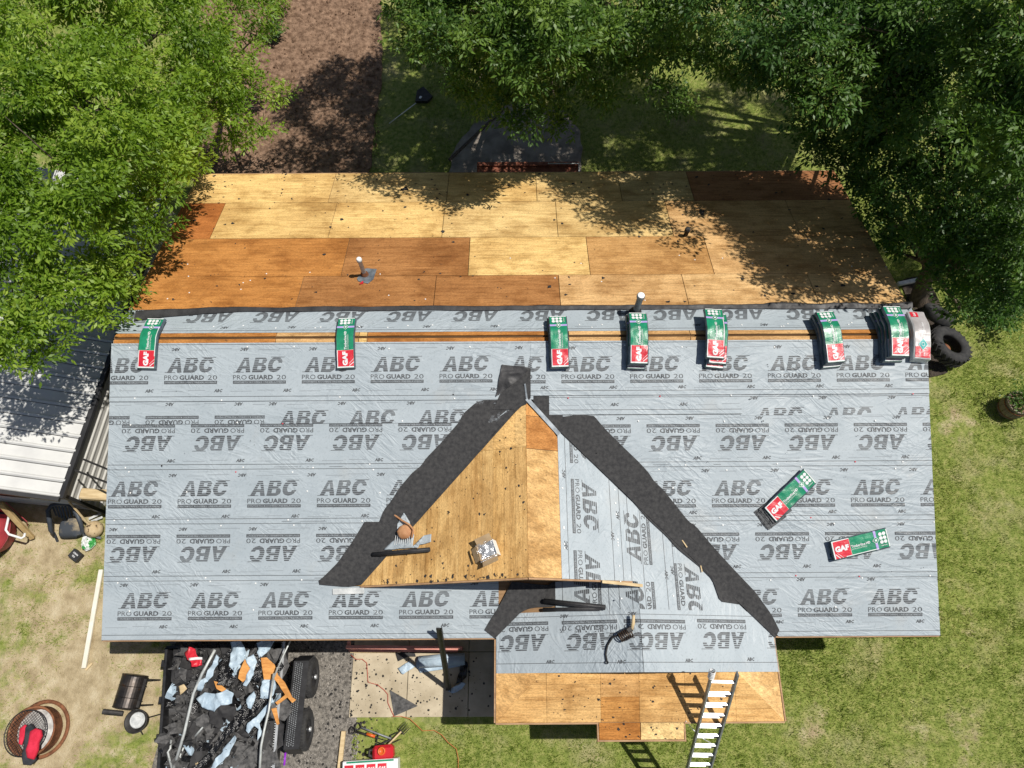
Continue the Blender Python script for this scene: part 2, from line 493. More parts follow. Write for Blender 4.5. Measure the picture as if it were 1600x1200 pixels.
def wood_mat(name, along_x=True, osb=False):
    """sheathing: fine fibre, darker growth bands, stains and nail holes over the sheet's own colour"""
    k = NT(name); r0 = 0.0 if along_x else R(90)
    base = k.N.new('ShaderNodeObjectInfo').outputs['Color']
    if osb:
        f1 = k.ramp(k.noise(16.0, (0.5, 1.6, 1), 3.0, R(20)), [(0.36, 0.80), (0.60, 1.10)])
        f2 = k.ramp(k.noise(20.0, (1.6, 0.5, 1), 3.0, R(-30), (5, 1, 0)), [(0.36, 0.86), (0.62, 1.06)])
        col = k.mix('MULTIPLY', 1.0, k.mix('MULTIPLY', 1.0, base, f1), f2)
        hb = k.noise(30.0)
    else:
        f1 = k.ramp(k.noise(3.0, (0.45, 5.0, 5.0), 9.0, r0, dist=0.6), [(0.28, (0.66, 0.58, 0.48)), (0.50, (0.97, 0.96, 0.94)), (0.72, (1.10, 1.10, 1.08))])
        f2 = k.ramp(k.noise(14.0, (0.25, 6.0, 6.0), 6.0, r0), [(0.34, 0.80), (0.60, 1.06)])
        col = k.mix('MULTIPLY', 1.0, k.mix('MULTIPLY', 1.0, base, f1), f2)
        hb = k.noise(14.0, (0.4, 6, 6), 5.0, r0)
    col = k.mix('MULTIPLY', 1.0, col, k.ramp(k.noise(48.0, (0.6, 1.4, 1), 4.0, r0, (3, 1, 0)), [(0.36, 0.74), (0.58, 1.08)]))
    col = k.mix('MULTIPLY', 0.8, col, k.ramp(k.noise(2.7, (0.8, 1.2, 1), 7.0, r0, (9, 4, 1)), [(0.38, (0.72, 0.66, 0.58)), (0.52, (1.02, 1.02, 1.02))]))
    col = k.mix('MULTIPLY', 0.85, col, k.ramp(k.noise(1.1, (0.6, 1.3, 1), 8.0, r0, (2, 7, 1)), [(0.32, (0.66, 0.58, 0.50)), (0.56, (1.0, 1.0, 1.0))]))
    col = k.mix('MIX', k.ramp(k.noise(10.0, (1, 1, 1), 3.0, 0, (1, 2, 3)), [(0.685, 0.0), (0.76, 0.85)]), col, (0.13, 0.065, 0.03))
    col = k.mix('MIX', k.ramp(k.noise(34.0, (1, 1, 1), 2.0, 0, (8, 2, 3)), [(0.70, 0.0), (0.76, 0.7)]), col, (0.16, 0.085, 0.04))
    k.L.new(col, k.bs.inputs['Base Color'])
    k.bs.inputs['Roughness'].default_value = 0.82; k.bs.inputs['Specular IOR Level'].default_value = 0.2
    k.bump(hb, 0.3, 0.01)
    return k.m

M_SHEET = sheet_mat('underlayment'); M_SHEET_V = sheet_mat('underlayment_lengthwise', True)
M_PRINT = sheet_mat('dark_print', False, ((0.062, 0.068, 0.075), (0.098, 0.105, 0.113)))
M_PLY = wood_mat('plywood'); M_PLY_Y = wood_mat('plywood_lengthwise', False); M_OSB = wood_mat('strand_board', True, True)

house = thing('house', 'long gabled house with its roof stripped to wood and half covered in grey underlayment', 'house')

def solid(poly, pl, h0, h1, name, material, parent, smooth=False):
    b = MB(); b.prism(poly, lambda u, w: pl.P(u, w, h0), lambda u, w: pl.P(u, w, h1))
    o = b.build(name, material, parent)
    return fix_normals(o)

# walls
b = MB()
WXI, WYI = HW - 0.30, RUN - 0.45
b.box((0, 0, 1.10), (WXI * 2, WYI * 2, 2.2))
wall = b.build('wall', M_SIDING, house)
for sx in (-1, 1):
    b = MB()
    b.prism([(-WYI, 2.2), (WYI, 2.2), (0, 2.2 + WYI * PIT)], lambda y, z: (sx * (WXI - 0.12), y, z), lambda y, z: (sx * WXI, y, z))
    fix_normals(b.build('gable_wall', M_SIDING, house))
b = MB(); b.box((1.98, -5.35, 1.09), (3.9, 1.5, 2.18)); b.build('wall', M_SIDING, house)
# decks under everything
DT = 0.03
deck = solid([(-HW, -SLEN), (HW, -SLEN), (HW, -0.03), (-HW, -0.03)], MF, -DT - 0.10, -DT, 'roof_deck', M_DECK, house)
solid([(-HW, 0.03), (HW, 0.03), (HW, SLEN), (-HW, SLEN)], MBK, -DT - 0.10, -DT, 'roof_deck', M_DECK, house)
def yv(pl, x=None, z=None): pass
# valley points
VA = Vector((GX, -(ZR - GZ) * 3, GZ))                                    # the top, where the cross ridge meets the main slope
def vl(y):                                                               # left valley at depth y
    z = ZR + y * PIT; return Vector((GX - (GZ - z) / PIT, y, z))
def vr(y):
    z = ZR + y * PIT; return Vector((GX + (GZ - z) / GPR, y, z))
def vw(y):                                                               # porch left valley
    z = ZR + y * PIT; return Vector((WX - (WZ - z) / WPL, y, z))
YF = -4.2                                                                # front edge of the cross gable
YP = -5.61                                                               # front edge of the porch gable
YS = -6.4
def toP(pl, v):
    q = v - pl.O; return (q.dot(pl.U), q.dot(pl.W))
def poly3(pl, pts): return [toP(pl, Vector(p)) for p in pts]
solid(poly3(GL, [VA, (GX, YF, GZ), vl(YF)]), GL, -0.06, -0.016, 'gable_deck', M_DECK, house)
XE = GX + (GZ - ZE) / GPR
solid(poly3(GR, [VA, vr(-5.05), (XE, YS, ZE), (XE, YS, ZE), (WX, YP, WZ), (WX, YF, WZ), (GX, YF, GZ)][:2] +
      [Vector((XE, YS, ZE)), Vector((XE - 0.79, YP, ZE + 0.79 * GPR)), Vector((WX, YP, WZ)), Vector((WX, YF, WZ)), Vector((GX, YF, GZ))]), GR, -0.06, -0.016, 'gable_deck', M_DECK, house)
solid(poly3(WL, [vw(YF), vw(-5.05), (-0.44, YS, ZE), (0.35, YP, ZE + 0.79 * WPL), (WX, YP, WZ), (WX, YF, WZ)]), WL, -0.06, -0.016, 'porch_deck', M_DECK, house)
solid(poly3(SK, [(-0.44, YS, ZE), (XE, YS, ZE), (XE - 0.79, YP, ZE + .79 * SPIT), (0.35, YP, ZE + .79 * SPIT)]), SK, -0.06, -0.016, 'porch_deck', M_DECK, house)
solid(poly3(SK, [(1.29, -6.67, ZE - .085), (2.72, -6.67, ZE - .085), (2.72, -6.402, ZE), (1.29, -6.402, ZE)]), SK, -0.06, -0.016, 'porch_deck', M_DECK, house)
# gable end walls
def tri_wall(pts, dy, m=M_SIDING):
    b = MB(); b.prism([(p[0], p[1]) for p in pts], lambda x, z: (x, pts[0][2] + dy, z), lambda x, z: (x, pts[0][2], z))
    return fix_normals(b.build('gable_wall', m, house))
yw = YF + 0.12
tri_wall([(GX, GZ - 0.07, yw), (vl(YF).x + 0.15, vl(YF).z - 0.02, yw), (0.3, 2.6, yw), (WX - 0.1, WZ - 0.05, yw)], 0.1, M_DECK)
tri_wall([(WX, WZ - 0.07, YP + 0.1), (0.4, ZE + 0.2, YP + 0.1), (XE - 0.8, ZE + 0.2, YP + 0.1)], 0.1, M_DECK)
# fascia boards
def fascia(a, c, hgt=0.14, th=0.025):
    b = MB(); b.beam(a, c, th, hgt); return b.build('fascia_board', M_FASCIA, house)
fascia((-HW, -RUN - 0.014, ZE - 0.075), (-0.47, -RUN - 0.014, ZE - 0.075))
fascia((4.45, -RUN - 0.014, ZE - 0.075), (HW, -RUN - 0.014, ZE - 0.075))
fascia((-HW, RUN + 0.014, ZE - 0.085), (HW, RUN + 0.014, ZE - 0.085))
for sx in (-1, 1):
    for sy in (-1, 1):
        fascia((sx * (HW + 0.014), 0, ZR - 0.10), (sx * (HW + 0.014), sy * RUN, ZE - 0.10), 0.12)
fascia((-0.455, -5.08, ZE - 0.06), (-0.455, YS, ZE - 0.06)); fascia((XE + 0.015, -5.08, ZE - 0.06), (XE + 0.015, YS, ZE - 0.06))
fascia((-0.44, YS - 0.014, ZE - 0.06), (1.285, YS - 0.014, ZE - 0.06)); fascia((2.725, YS - 0.014, ZE - 0.06), (XE, YS - 0.014, ZE - 0.06))
fascia((1.29, -6.684, ZE - 0.14), (2.72, -6.684, ZE - 0.14)); fascia((1.276, -6.40, ZE - 0.10), (1.276, -6.69, ZE - 0.14)); fascia((2.734, -6.40, ZE - 0.10), (2.734, -6.69, ZE - 0.14))
fascia((GX, YF - 0.014, GZ - 0.065), vl(YF) + Vector((0.2, -0.014, 0.0)), 0.09); fascia((GX, YF - 0.014, GZ - 0.065), (WX - 0.1, YF - 0.014, WZ - 0.02), 0.09)
# porch posts
for x in (-0.30, 1.35, 2.66, XE - 0.14):
    b = MB(); b.box((x, -6.25, 1.13), (0.10, 0.10, 2.26), None, 0.006); b.build('porch_post', M_FASCIA, house)

# --- sheathing: one object per sheet of wood
rnd = random.Random(11)
def panel(pl, pxpoly, tone, h=0.0, material=None, parent=None, uw=None, jit=0.03, name='plywood_sheet'):
    poly = uw if uw else [pl.inv(*p) for p in pxpoly]
    cx = sum(p[0] for p in poly) / len(poly); cy = sum(p[1] for p in poly) / len(poly)
    g = 0.006 if name != 'deck_board' else 0.002
    poly = [(p[0] - math.copysign(min(g, abs(p[0] - cx)), p[0] - cx), p[1] - math.copysign(min(g, abs(p[1] - cy)), p[1] - cy)) for p in poly]
    o = solid(poly, pl, -0.012, rnd.uniform(-0.001, 0.003) + h, name, material or M_PLY, parent or house)
    k = 1 + rnd.uniform(-jit, jit)
    o.color = (tone[0] * k, tone[1] * k, tone[2] * k, 1)
    return o
LIGHT = (0.82, 0.56, 0.225); LIGHT2 = (0.80, 0.57, 0.25); RUST = (0.50, 0.185, 0.05); ORANGE = (0.53, 0.235, 0.065); BROWN = (0.43, 0.20, 0.07); TAN = (0.70, 0.44, 0.20); TAN2 = (0.75, 0.49, 0.23)
UMB = (0.40, 0.185, 0.085)
rows = [MBK.inv(800, y)[1] for y in (268, 315, 370.5, 430, 476)]
rows[0] = SLEN
r0, r1, r2, r3, r4 = rows
r4 = 0.55
def backrow(wa, wb, breaks, tones):
    ys = 0.5 * (wa + wb)
    us = []
    for p in breaks:
        if p == 'L': us.append(-HW)
        elif p == 'R': us.append(HW)
        else: us.append(MBK.inv(*p)[0])
    for i, t in enumerate(tones):
        panel(MBK, None, t, uw=[(us[i], wb), (us[i + 1], wb), (us[i + 1], wa), (us[i], wa)])
backrow(r0, r1, ['L', (520, 290), (700, 290), (838, 290), (968, 290), (1078, 290), 'R'], [LIGHT, LIGHT2, LIGHT, LIGHT2, (0.62, 0.46, 0.22), UMB])
backrow(r1, r2, ['L', (341, 343), (520, 343), (693, 343), (870, 343), (1046, 343), (1240, 343), 'R'], [RUST, LIGHT, LIGHT, LIGHT2, LIGHT2, TAN, TAN])
backrow(r2, r3, ['L', (262, 400), (540, 400), (733, 400), (919, 400), (1108, 400), 'R'], [ORANGE, ORANGE, BROWN, LIGHT, (0.60, 0.34, 0.13), TAN])
backrow(r3, r4, ['L', (470, 450), (680, 450), (874, 450), (1070, 450), (1270, 450), 'R'], [ORANGE, BROWN, BROWN, TAN, TAN2, TAN2])
# boards left bare along the ridge, a slit between them
for wa, wb, pl in ((-0.13, -0.022, MF), (0.022, 0.15, MBK)):
    us = [-HW, -4.4, -2.9, -2.75, 0.9, 3.1, 5.6, HW]
    for i in range(len(us) - 1):
        t = TAN if i % 3 else ORANGE
        if i == 2: t = LIGHT
        panel(pl, None, t, uw=[(us[i], wa), (us[i + 1], wa), (us[i + 1], wb), (us[i], wb)], name='ridge_board')
# cross gable, left slope, boards running with the rafters
def gl_y(px, py): return GL.inv(px, py)
u_top = toP(GL, VA)[0]; u_f = -YF
wl = lambda u: toP(GL, vl(-u))[1]
uj = GL.inv(800, 700)[0]; ws = [0.0] + [-0.205 * (i + 1) for i in range(16)]
tones = [(0.72, 0.45, 0.19), (0.67, 0.41, 0.165), (0.74, 0.47, 0.20), (0.69, 0.42, 0.17), (0.73, 0.46, 0.195)]
def clip_poly(poly, a, bb, c):
    out = []
    for i in range(len(poly)):
        p, q = poly[i], poly[(i + 1) % len(poly)]
        dp = a * p[0] + bb * p[1] - c; dq = a * q[0] + bb * q[1] - c
        if dp <= 0: out.append(p)
        if dp * dq < 0:
            t = dp / (dp - dq); out.append((p[0] + (q[0] - p[0]) * t, p[1] + (q[1] - p[1]) * t))
    return out
full = [(u_top, 0.0), (u_f, 0.0), (u_f, wl(u_f))]
for i in range(16):
    base = clip_poly(clip_poly(full, 0, 1, ws[i]), 0, -1, -ws[i + 1])
    for (a, c_, bri) in ((1, uj, 1.12), (-1, -uj, 1.0)):
        pp = clip_poly(base, a, 0, c_)
        if len(pp) >= 3:
            t = tones[(i * 3 + i // 4) % 5]; panel(GL, None, (t[0] * bri, t[1] * bri * 1.03, t[2] * bri), uw=pp, material=M_PLY_Y if bri == 1.0 else M_OSB, name='deck_board', jit=0.06)
# cross gable, right slope: the strip beside the ridge
def rpt(px, py): return GR.inv(px, py)
ur = [u_top, GR.inv(848, 652)[0], GR.inv(850, 703)[0], u_f]
wv = lambda u: toP(GR, vr(-u))[1]
panel(GR, None, (0.66, 0.33, 0.11), uw=[(u_top, 0), (ur[1], 0), (ur[1], wv(ur[1]))], material=M_PLY_Y)
panel(GR, None, (0.58, 0.27, 0.085), uw=[(ur[1], 0), (ur[2], 0), (ur[2], 0.75), (ur[1], min(0.75, wv(ur[1])))], material=M_PLY)
panel(GR, None, (0.68, 0.43, 0.18), uw=[(ur[2], 0), (u_f, 0), (u_f, 0.75), (ur[2], 0.75)], material=M_OSB, name='strand_board')
# porch skirt
def skp(xa, xb, ya, yb, t, m=None, nm='strand_board'):
    pp = [(xa, ya), (xb, ya), (xb, yb), (xa, yb)]
    # keep inside the hips
    pp = clip_poly(pp, -0.79 / math.hypot(0.79, 0.79), 1 / math.sqrt(2) * _ck, 0.44 * 0.7071 + 0.0)
    pp = clip_poly(pp, 0.7071, 0.7071 * _ck, XE * 0.7071)
    if len(pp) >= 3: panel(SK, None, t, uw=pp, material=m or M_OSB, name=nm)
w1 = SK.inv(900, 1088)[1]; wt = 0.79 / _ck
SKT = (0.76, 0.47, 0.19)
for (xa, xb) in ((-0.44, 0.42), (0.42, 1.33), (1.33, 1.98), (1.98, 2.75), (2.75, 3.6), (3.6, XE)):
    for j in range(4):
        k = rnd.uniform(0.90, 1.08); t = (SKT[0] * k, SKT[1] * k, SKT[2] * k)
        if xa == 1.33: t = (0.60, 0.30, 0.09) if j < 2 else (0.76, 0.46, 0.19)
        skp(xa, xb, wt * j / 4, wt * (j + 1) / 4, t, M_PLY, 'deck_board')
panel(SK, None, (0.52, 0.22, 0.055), uw=[(1.29, -0.285), (1.99, -0.285), (1.99, -0.004), (1.29, -0.004)], material=M_PLY)
panel(SK, None, (0.86, 0.62, 0.28), uw=[(1.99, -0.285), (2.72, -0.285), (2.72, -0.004), (1.99, -0.004)], material=M_OSB, name='strand_board')
panel(WL, None, (0.72, 0.43, 0.17), uw=poly3(WL, [(-0.44, -5.45, ZE), (-0.44, YS, ZE), (0.35, YP, ZE + 0.79 * WPL), (0.35, -5.45, ZE + .79 * WPL)]), material=M_OSB, name='strand_board')
panel(GR, None, (0.80, 0.52, 0.23), uw=poly3(GR, [(XE, -5.45, ZE), (XE, YS, ZE), (XE - .79, YP, ZE + 0.79 * GPR), (XE - .79, -5.45, ZE + .79 * GPR)]), material=M_OSB, name='strand_board')

# ------------------------------------------------------------------ printed underlayment
def text_mesh(body, size=1.0, bold=0.0, sx=1.0, res=2, shear=0.0):
    cu = bpy.data.curves.new('t', 'FONT'); cu.body = body; cu.size = size; cu.offset = bold; cu.resolution_u = res
    cu.align_x = 'CENTER'; cu.align_y = 'CENTER'; cu.shear = shear
    o = bpy.data.objects.new('t', cu); COL.objects.link(o)
    dg = bpy.context.evaluated_depsgraph_get(); dg.update()
    me = bpy.data.meshes.new_from_object(o.evaluated_get(dg))
    vs = [(v.co.x * sx, v.co.y) for v in me.vertices]; fs = [tuple(p.vertices) for p in me.polygons]
    bpy.data.objects.remove(o); bpy.data.curves.remove(cu); bpy.data.meshes.remove(me)
    if vs:
        x0 = min(v[0] for v in vs); x1 = max(v[0] for v in vs); y0 = min(v[1] for v in vs); y1 = max(v[1] for v in vs)
        vs = [(v[0] - (x0 + x1) / 2, v[1] - (y0 + y1) / 2) for v in vs]
    return vs, fs
def fit_text(body, w, h, bold=0.0, res=2, shear=0.0):
    vs, fs = text_mesh(body, 1.0, bold, 1.0, res, shear)
    x1 = max(v[0] for v in vs); y1 = max(v[1] for v in vs)
    return [(v[0] * w / 2 / x1, v[1] * h / 2 / y1) for v in vs], fs

def letter_A(y):
    if y < 0.24: return [(0.4 * y, 0.33 + 0.4 * y), (0.77 - 0.4 * y, 1.1 - 0.4 * y)]
    if y < 0.44 or y > 0.80: return [(0.4 * y, 1.1 - 0.4 * y)]
    k = (y - 0.44) * 0.42
    return [(0.4 * y, 0.40 + k), (0.70 - k, 1.1 - 0.4 * y)]
def letter_B(y):
    r = 0.92 - 0.26 * (abs(y - 0.76) / 0.24) ** 2.6 if y > 0.52 else 1.0 - 0.26 * (abs(y - 0.26) / 0.26) ** 2.6
    if 0.63 < y < 0.82: return [(0, 0.33), (0.60, r)]
    if 0.19 < y < 0.41: return [(0, 0.33), (0.64, r)]
    return [(0, r)]
def letter_C(y):
    d = abs(y - 0.5); o = math.sqrt(max(0, 1 - (d / 0.5) ** 2.4)) * 0.52
    if d > 0.28: return [(0.52 - o, 0.52 + o)]
    i = math.sqrt(max(0, 1 - (d / 0.28) ** 2)) * 0.22
    if d < 0.13: return [(0.52 - o, 0.55 - i)]
    return [(0.52 - o, 0.55 - i), (0.55 + i, 0.52 + o)]
def abc_unit(W, H, bands, cell=0.09):
    vs = []; fs = []
    tot = 3.36 + 0.25
    for b in range(bands):
        ya = b / bands; fill = 0.84 - 0.22 * (b / max(1, bands - 1)); yb = ya + fill / bands if bands > 1 else 1.0
        sub = 2 if bands > 1 else 6
        for k in range(sub):
            y0 = ya + (yb - ya) * k / sub; y1 = ya + (yb - ya) * (k + 1) / sub; ym = (y0 + y1) / 2
            for fn, ox in ((letter_A, 0.0), (letter_B, 1.22), (letter_C, 2.32)):
                m = fn(ym); a = fn(y0 + 1e-4); c = fn(y1 - 1e-4)
                if len(a) != len(m): a = m
                if len(c) != len(m): c = m
                for (p, q), (r_, s_) in zip(a, c):
                    n = max(1, int((q - p) / tot * W / cell))
                    for j in range(n):
                        t0 = j / n; t1 = (j + 1) / n; i0 = len(vs)
                        for (x, y) in ((p + (q - p) * t0, y0), (p + (q - p) * t1, y0), (r_ + (s_ - r_) * t1, y1), (r_ + (s_ - r_) * t0, y1)):
                            vs.append(((x + ox + 0.25 * y) / tot * W - W / 2, y * H - H / 2))
                        fs.append((i0, i0 + 1, i0 + 2, i0 + 3))
    return vs, fs
def bar2(x0, x1, y0, y1, cell=0.10):
    n = max(1, int((x1 - x0) / cell)); vs = []; fs = []
    for j in range(n + 1):
        x = x0 + (x1 - x0) * j / n; vs += [(x, y0), (x, y1)]
    fs = [(2 * j, 2 * j + 2, 2 * j + 3, 2 * j + 1) for j in range(n)]
    return vs, fs
def shift(m, dx, dy): return ([(v[0] + dx, v[1] + dy) for v in m[0]], m[1])
# one printed block: origin at the middle of the big letters
UNIT = []                                     # (mesh, height step, material)
UNIT.append((abc_unit(0.86, 0.275, 8), 0, 0))
UNIT.append((bar2(0.20, 0.445, 0.131, 0.140), 0, 0)); UNIT.append((bar2(-0.47, -0.28, -0.140, -0.131), 0, 0))
UNIT.append((shift(fit_text('PRO', 0.245, 0.082, 0.0), -0.352, -0.228), 0, 0))
UNIT.append((shift(fit_text('GUARD', 0.44, 0.084, 0.035), 0.02, -0.228), 0, 0))
UNIT.append((shift(fit_text('20', 0.17, 0.082, 0.0), 0.39, -0.228), 0, 0))
UNIT.append((bar2(-0.475, 0.475, -0.345, -0.288), 0, 0))
UNIT.append((shift(fit_text('SYNTHETIC ROOFING UNDERLAYMENT', 0.92, 0.027, 0.0, 1), 0.0, -0.3165), 1, 1))
SMALL = [(fit_text('ABC', 0.155, 0.060, 0.045, 1, 0.25), 0, 0)]
_dr = random.Random(3)
def folds(u, w, seed):
    a = noise.noise((u * 0.9 + w * 0.7 + seed, w * 3.0 - u * 0.5, seed * 1.7))
    b = noise.noise((u * 2.3 - w * 2.0 + seed, w * 2.4 + u * 0.9, seed * 0.7 + 5))
    c = noise.noise((u * 0.4 + seed, w * 0.7, 9.1 + seed))
    f1 = max(0.0, 1 - abs(a) * 6.0); f2 = max(0.0, 1 - abs(b) * 7.0)
    return 0.0055 * f1 * max(0, c + 0.35) + 0.0045 * f2 * max(0.0, -c + 0.25) + 0.002 * (c + 0.6)

def bis(bm, clips):
    for (a, bb, c) in clips:                   # keep a*u + b*w <= c
        L = math.hypot(a, bb)
        bmesh.ops.bisect_plane(bm, geom=bm.verts[:] + bm.edges[:] + bm.faces[:], dist=1e-6, plane_co=(a * c / L / L, bb * c / L / L, 0), plane_no=(a, bb, 0), clear_outer=True)

def rect_clips(u0, u1, w0, w1): return [(-1, 0, -u0), (1, 0, u1), (0, -1, -w0), (0, 1, w1)]
def line_clip(p, q, keep):
    """half plane through p, q that keeps the point keep"""
    a = q[1] - p[1]; bb = -(q[0] - p[0]); c = a * p[0] + bb * p[1]
    if a * keep[0] + bb * keep[1] > c: a, bb, c = -a, -bb, -c
    return (a, bb, c)

def sheet(pl, box, h, units=(), smalls=(), clips=(), seed=0.0, lines=(), material=None, dashes=(), vertical=False, lift=1.0, cell=(0.085, 0.055)):
    """box = u0, u1, w0, w1; units = [(u, w, rotation in quarter turns)]"""
    u0, u1, w0, w1 = box
    cl = rect_clips(*box) + list(clips)
    bm = bmesh.new()
    cu, cw = cell if not vertical else (cell[1], cell[0])
    nu = max(2, int((u1 - u0) / cu)); nw = max(2, int((w1 - w0) / cw))
    g = [[bm.verts.new((u0 + (u1 - u0) * i / nu, w0 + (w1 - w0) * j / nw, 0)) for i in range(nu + 1)] for j in range(nw + 1)]
    for j in range(nw):
        for i in range(nu):
            bm.faces.new((g[j][i], g[j][i + 1], g[j + 1][i + 1], g[j + 1][i]))
    bis(bm, clips)
    fw = (lambda u, w: folds(u, w, seed) * lift) if not vertical else (lambda u, w: folds(w, u, seed) * lift)
    for v in bm.verts:
        u, w = v.co.x, v.co.y
        v.co = pl.P(u, w, h + fw(u, w))
    me = bpy.data.meshes.new('underlayment_sheet'); bm.to_mesh(me); bm.free()
    me.materials.append(material or (M_SHEET_V if vertical else M_SHEET))
    me.polygons.foreach_set('use_smooth', [True] * len(me.polygons))
    so = link('underlayment_sheet', me, house)
    layers = {}
    def put(meshes, u, w, q):
        c, s = ((1, 0), (0, 1), (-1, 0), (0, -1))[q % 4]
        for (vs, fs), step, mi in meshes:
            V, F = layers.setdefault((step, mi), ([], []))
            o = len(V)
            V += [(u + x * c - y * s, w + x * s + y * c) for x, y in vs]
            F += [tuple(i + o for i in f) for f in fs]
    for (u, w, q) in units: put(UNIT, u, w, q)
    for (u, w, q) in smalls: put(SMALL, u, w, q)
    for (axis, k, th) in lines:
        if axis == 'w': put([(bar2(u0, u1, k - th, k + th), 0, 0)], 0, 0, 0)
        else: put([(bar2(w0, w1, -k - th, -k + th), 0, 0)], 0, 0, 1)
    for (axis, k, a, e) in dashes:
        if axis == 'w': put([(bar2(a, e, k - 0.004, k + 0.004), 0, 2)], 0, 0, 0)
        else: put([(bar2(a, e, -k - 0.004, -k + 0.004), 0, 2)], 0, 0, 1)
    if layers:
        V = []; F = []; MI = []
        for (step, mi), (vs, fs) in layers.items():
            bm = bmesh.new()
            bv = [bm.verts.new((x, y, 0)) for x, y in vs]
            for f in fs:
                try: bm.faces.new([bv[i] for i in f])
                except ValueError: pass
            bis(bm, cl)
            bm.verts.index_update()
            o = len(V)
            V += [tuple(pl.P(v.co.x, v.co.y, h + fw(v.co.x, v.co.y) + 0.0028 + 0.0016 * step)) for v in bm.verts]
            for f in bm.faces:
                F.append(tuple(v.index + o for v in f.verts)); MI.append(mi)
            bm.free()
        me = bpy.data.meshes.new('print'); me.from_pydata(V, [], F)
        for m_ in (M_PRINT, M_SHEET, M_PRINT_L): me.materials.append(m_)
        me.polygons.foreach_set('material_index', MI); me.update()
        fixn(me, pl.N)
        po = link('print', me, so); po['kind'] = 'stuff'
    return so
def fixn(me, n):
    bm = bmesh.new(); bm.from_mesh(me)
    flip = [f for f in bm.faces if f.normal.dot(n) < 0]
    if flip: bmesh.ops.reverse_faces(bm, faces=flip)
    bm.to_mesh(me); bm.free()

REP = 1.235
def mfu(px, py): return MF.inv(px, py)[0]
def mfw(py, px=800): return MF.inv(px, py)[1]
def course(u0, u1, wt, wb, h, seed, phase, wabc, flip, small_top=None, small_bot=None, clips=(), top_line=True, bot_line=True, pl=MF):
    """one strip across the slope; wt/wb = upper and lower edge; phase = u of one printed block"""
    us = []
    k = math.floor((u0 - phase) / REP)
    while phase + k * REP < u1 + 0.6:
        us.append(phase + k * REP); k += 1
    units = [(u, wabc, 2 if flip else 0) for u in us] if wabc is not None else []
    smalls = []; dashes = []; lines = []
    if small_top: smalls += [(u + small_top[1], small_top[0], 2) for u in us]; dashes += [('w', small_top[0] - 0.01, u + small_top[1] + 0.25, u + small_top[1] + 0.55) for u in us] + [('w', small_top[0] + 0.012, u + small_top[1] + 0.62, u + small_top[1] + 1.0) for u in us]
    if small_bot: smalls += [(u + small_bot[1], small_bot[0], 0) for u in us]; dashes += [('w', small_bot[0] - 0.012, u + small_bot[1] + 0.22, u + small_bot[1] + 0.6) for u in us] + [('w', small_bot[0] + 0.006, u + small_bot[1] + 0.7, u + small_bot[1] + 1.0) for u in us]
    if top_line: lines.append(('w', wt - 0.03, 0.004))
    if bot_line: lines.append(('w', wb + 0.09, 0.0045)); lines.append(('w', wb + 0.006, 0.0035))
    return sheet(pl, (u0, u1, wb, wt), h, units, smalls, clips, seed, lines, dashes=dashes)

# course edges down the front slope (w is negative)
eA0 = -0.10; eA1 = mfw(625); eB1 = mfw(660); eC1 = mfw(731); eD1 = mfw(816); eE1 = mfw(905); eF1 = -SLEN - 0.01
OV = 0.07
# felt runs in the valleys cover the cut ends, so the strips are cut a little short of the valley line
vL0 = toP(MF, VA); vL1 = toP(MF, vl(-5.0)); vR1 = toP(MF, vr(-5.0))
def lclip(off): return line_clip((vL0[0] - off, vL0[1]), (vL1[0] - off, vL1[1]), (-20, -1))
def rclip(off): return line_clip((vR1[0] + off, vR1[1]), (vL0[0] + off, vL0[1]), (20, -1))
CL = [lclip(0.10)]; CR = [rclip(0.10)]
E_L = -HW - 0.02; E_R = HW + 0.02
# F, the lowest
phF = mfu(227, 937)
course(E_L, vw(-5.05).x + 0.05, eE1 + OV, eF1, 0.0, 1.0, phF, mfw(937, 400), False, (mfw(911), 0.0 - 0.38), (mfw(976), 0.33), clips=[line_clip(toP(MF, vw(YF)), toP(MF, vw(-5.05)), (-20, -5))])
phFr = mfu(1288, 934)
course(E_L * 0 + 3.0, E_R, eE1 + OV, eF1, 0.0, 2.0, phFr, mfw(932, 1300), False, (mfw(908), -0.4), (mfw(974), 0.43), clips=CR)
phE = mfu(208, 868)
course(E_L, 0.2, eD1 + OV, eE1, 0.005, 3.0, phE, mfw(866, 300), True, (mfw(824), -0.36), (mfw(890), 0.42), clips=CL)
phEr = mfu(1332, 866)
course(1.0, E_R, eD1 + OV, eE1, 0.005, 4.0, phEr, mfw(862, 1300), True, (mfw(822), -0.36), (mfw(887), 0.42), clips=CR)
phD = mfu(212, 764)
course(E_L, 0.2, eC1 + OV, eD1, 0.010, 5.0, phD, mfw(763, 300), False, (mfw(740), 0.66), (mfw(804), 0.38), clips=CL)
phDr = mfu(1370, 761)
course(0.3, E_R, eC1 + OV, eD1, 0.010, 6.0, phDr, mfw(761, 1300), False, (mfw(737), 0.66), (mfw(802), 0.42), clips=CR)
phC = mfu(232, 694)
course(E_L, 0.2, eB1 + 0.03, eC1, 0.015, 7.0, phC, mfw(693, 300), True, None, (mfw(717), 0.42), clips=CL)
phCr = mfu(1160, 693)
course(0.2, E_R, mfw(651) + 0.05, eC1, 0.015, 8.0, phCr, mfw(692, 1200), True, (mfw(655), 0.30), (mfw(717), 0.42), clips=CR)
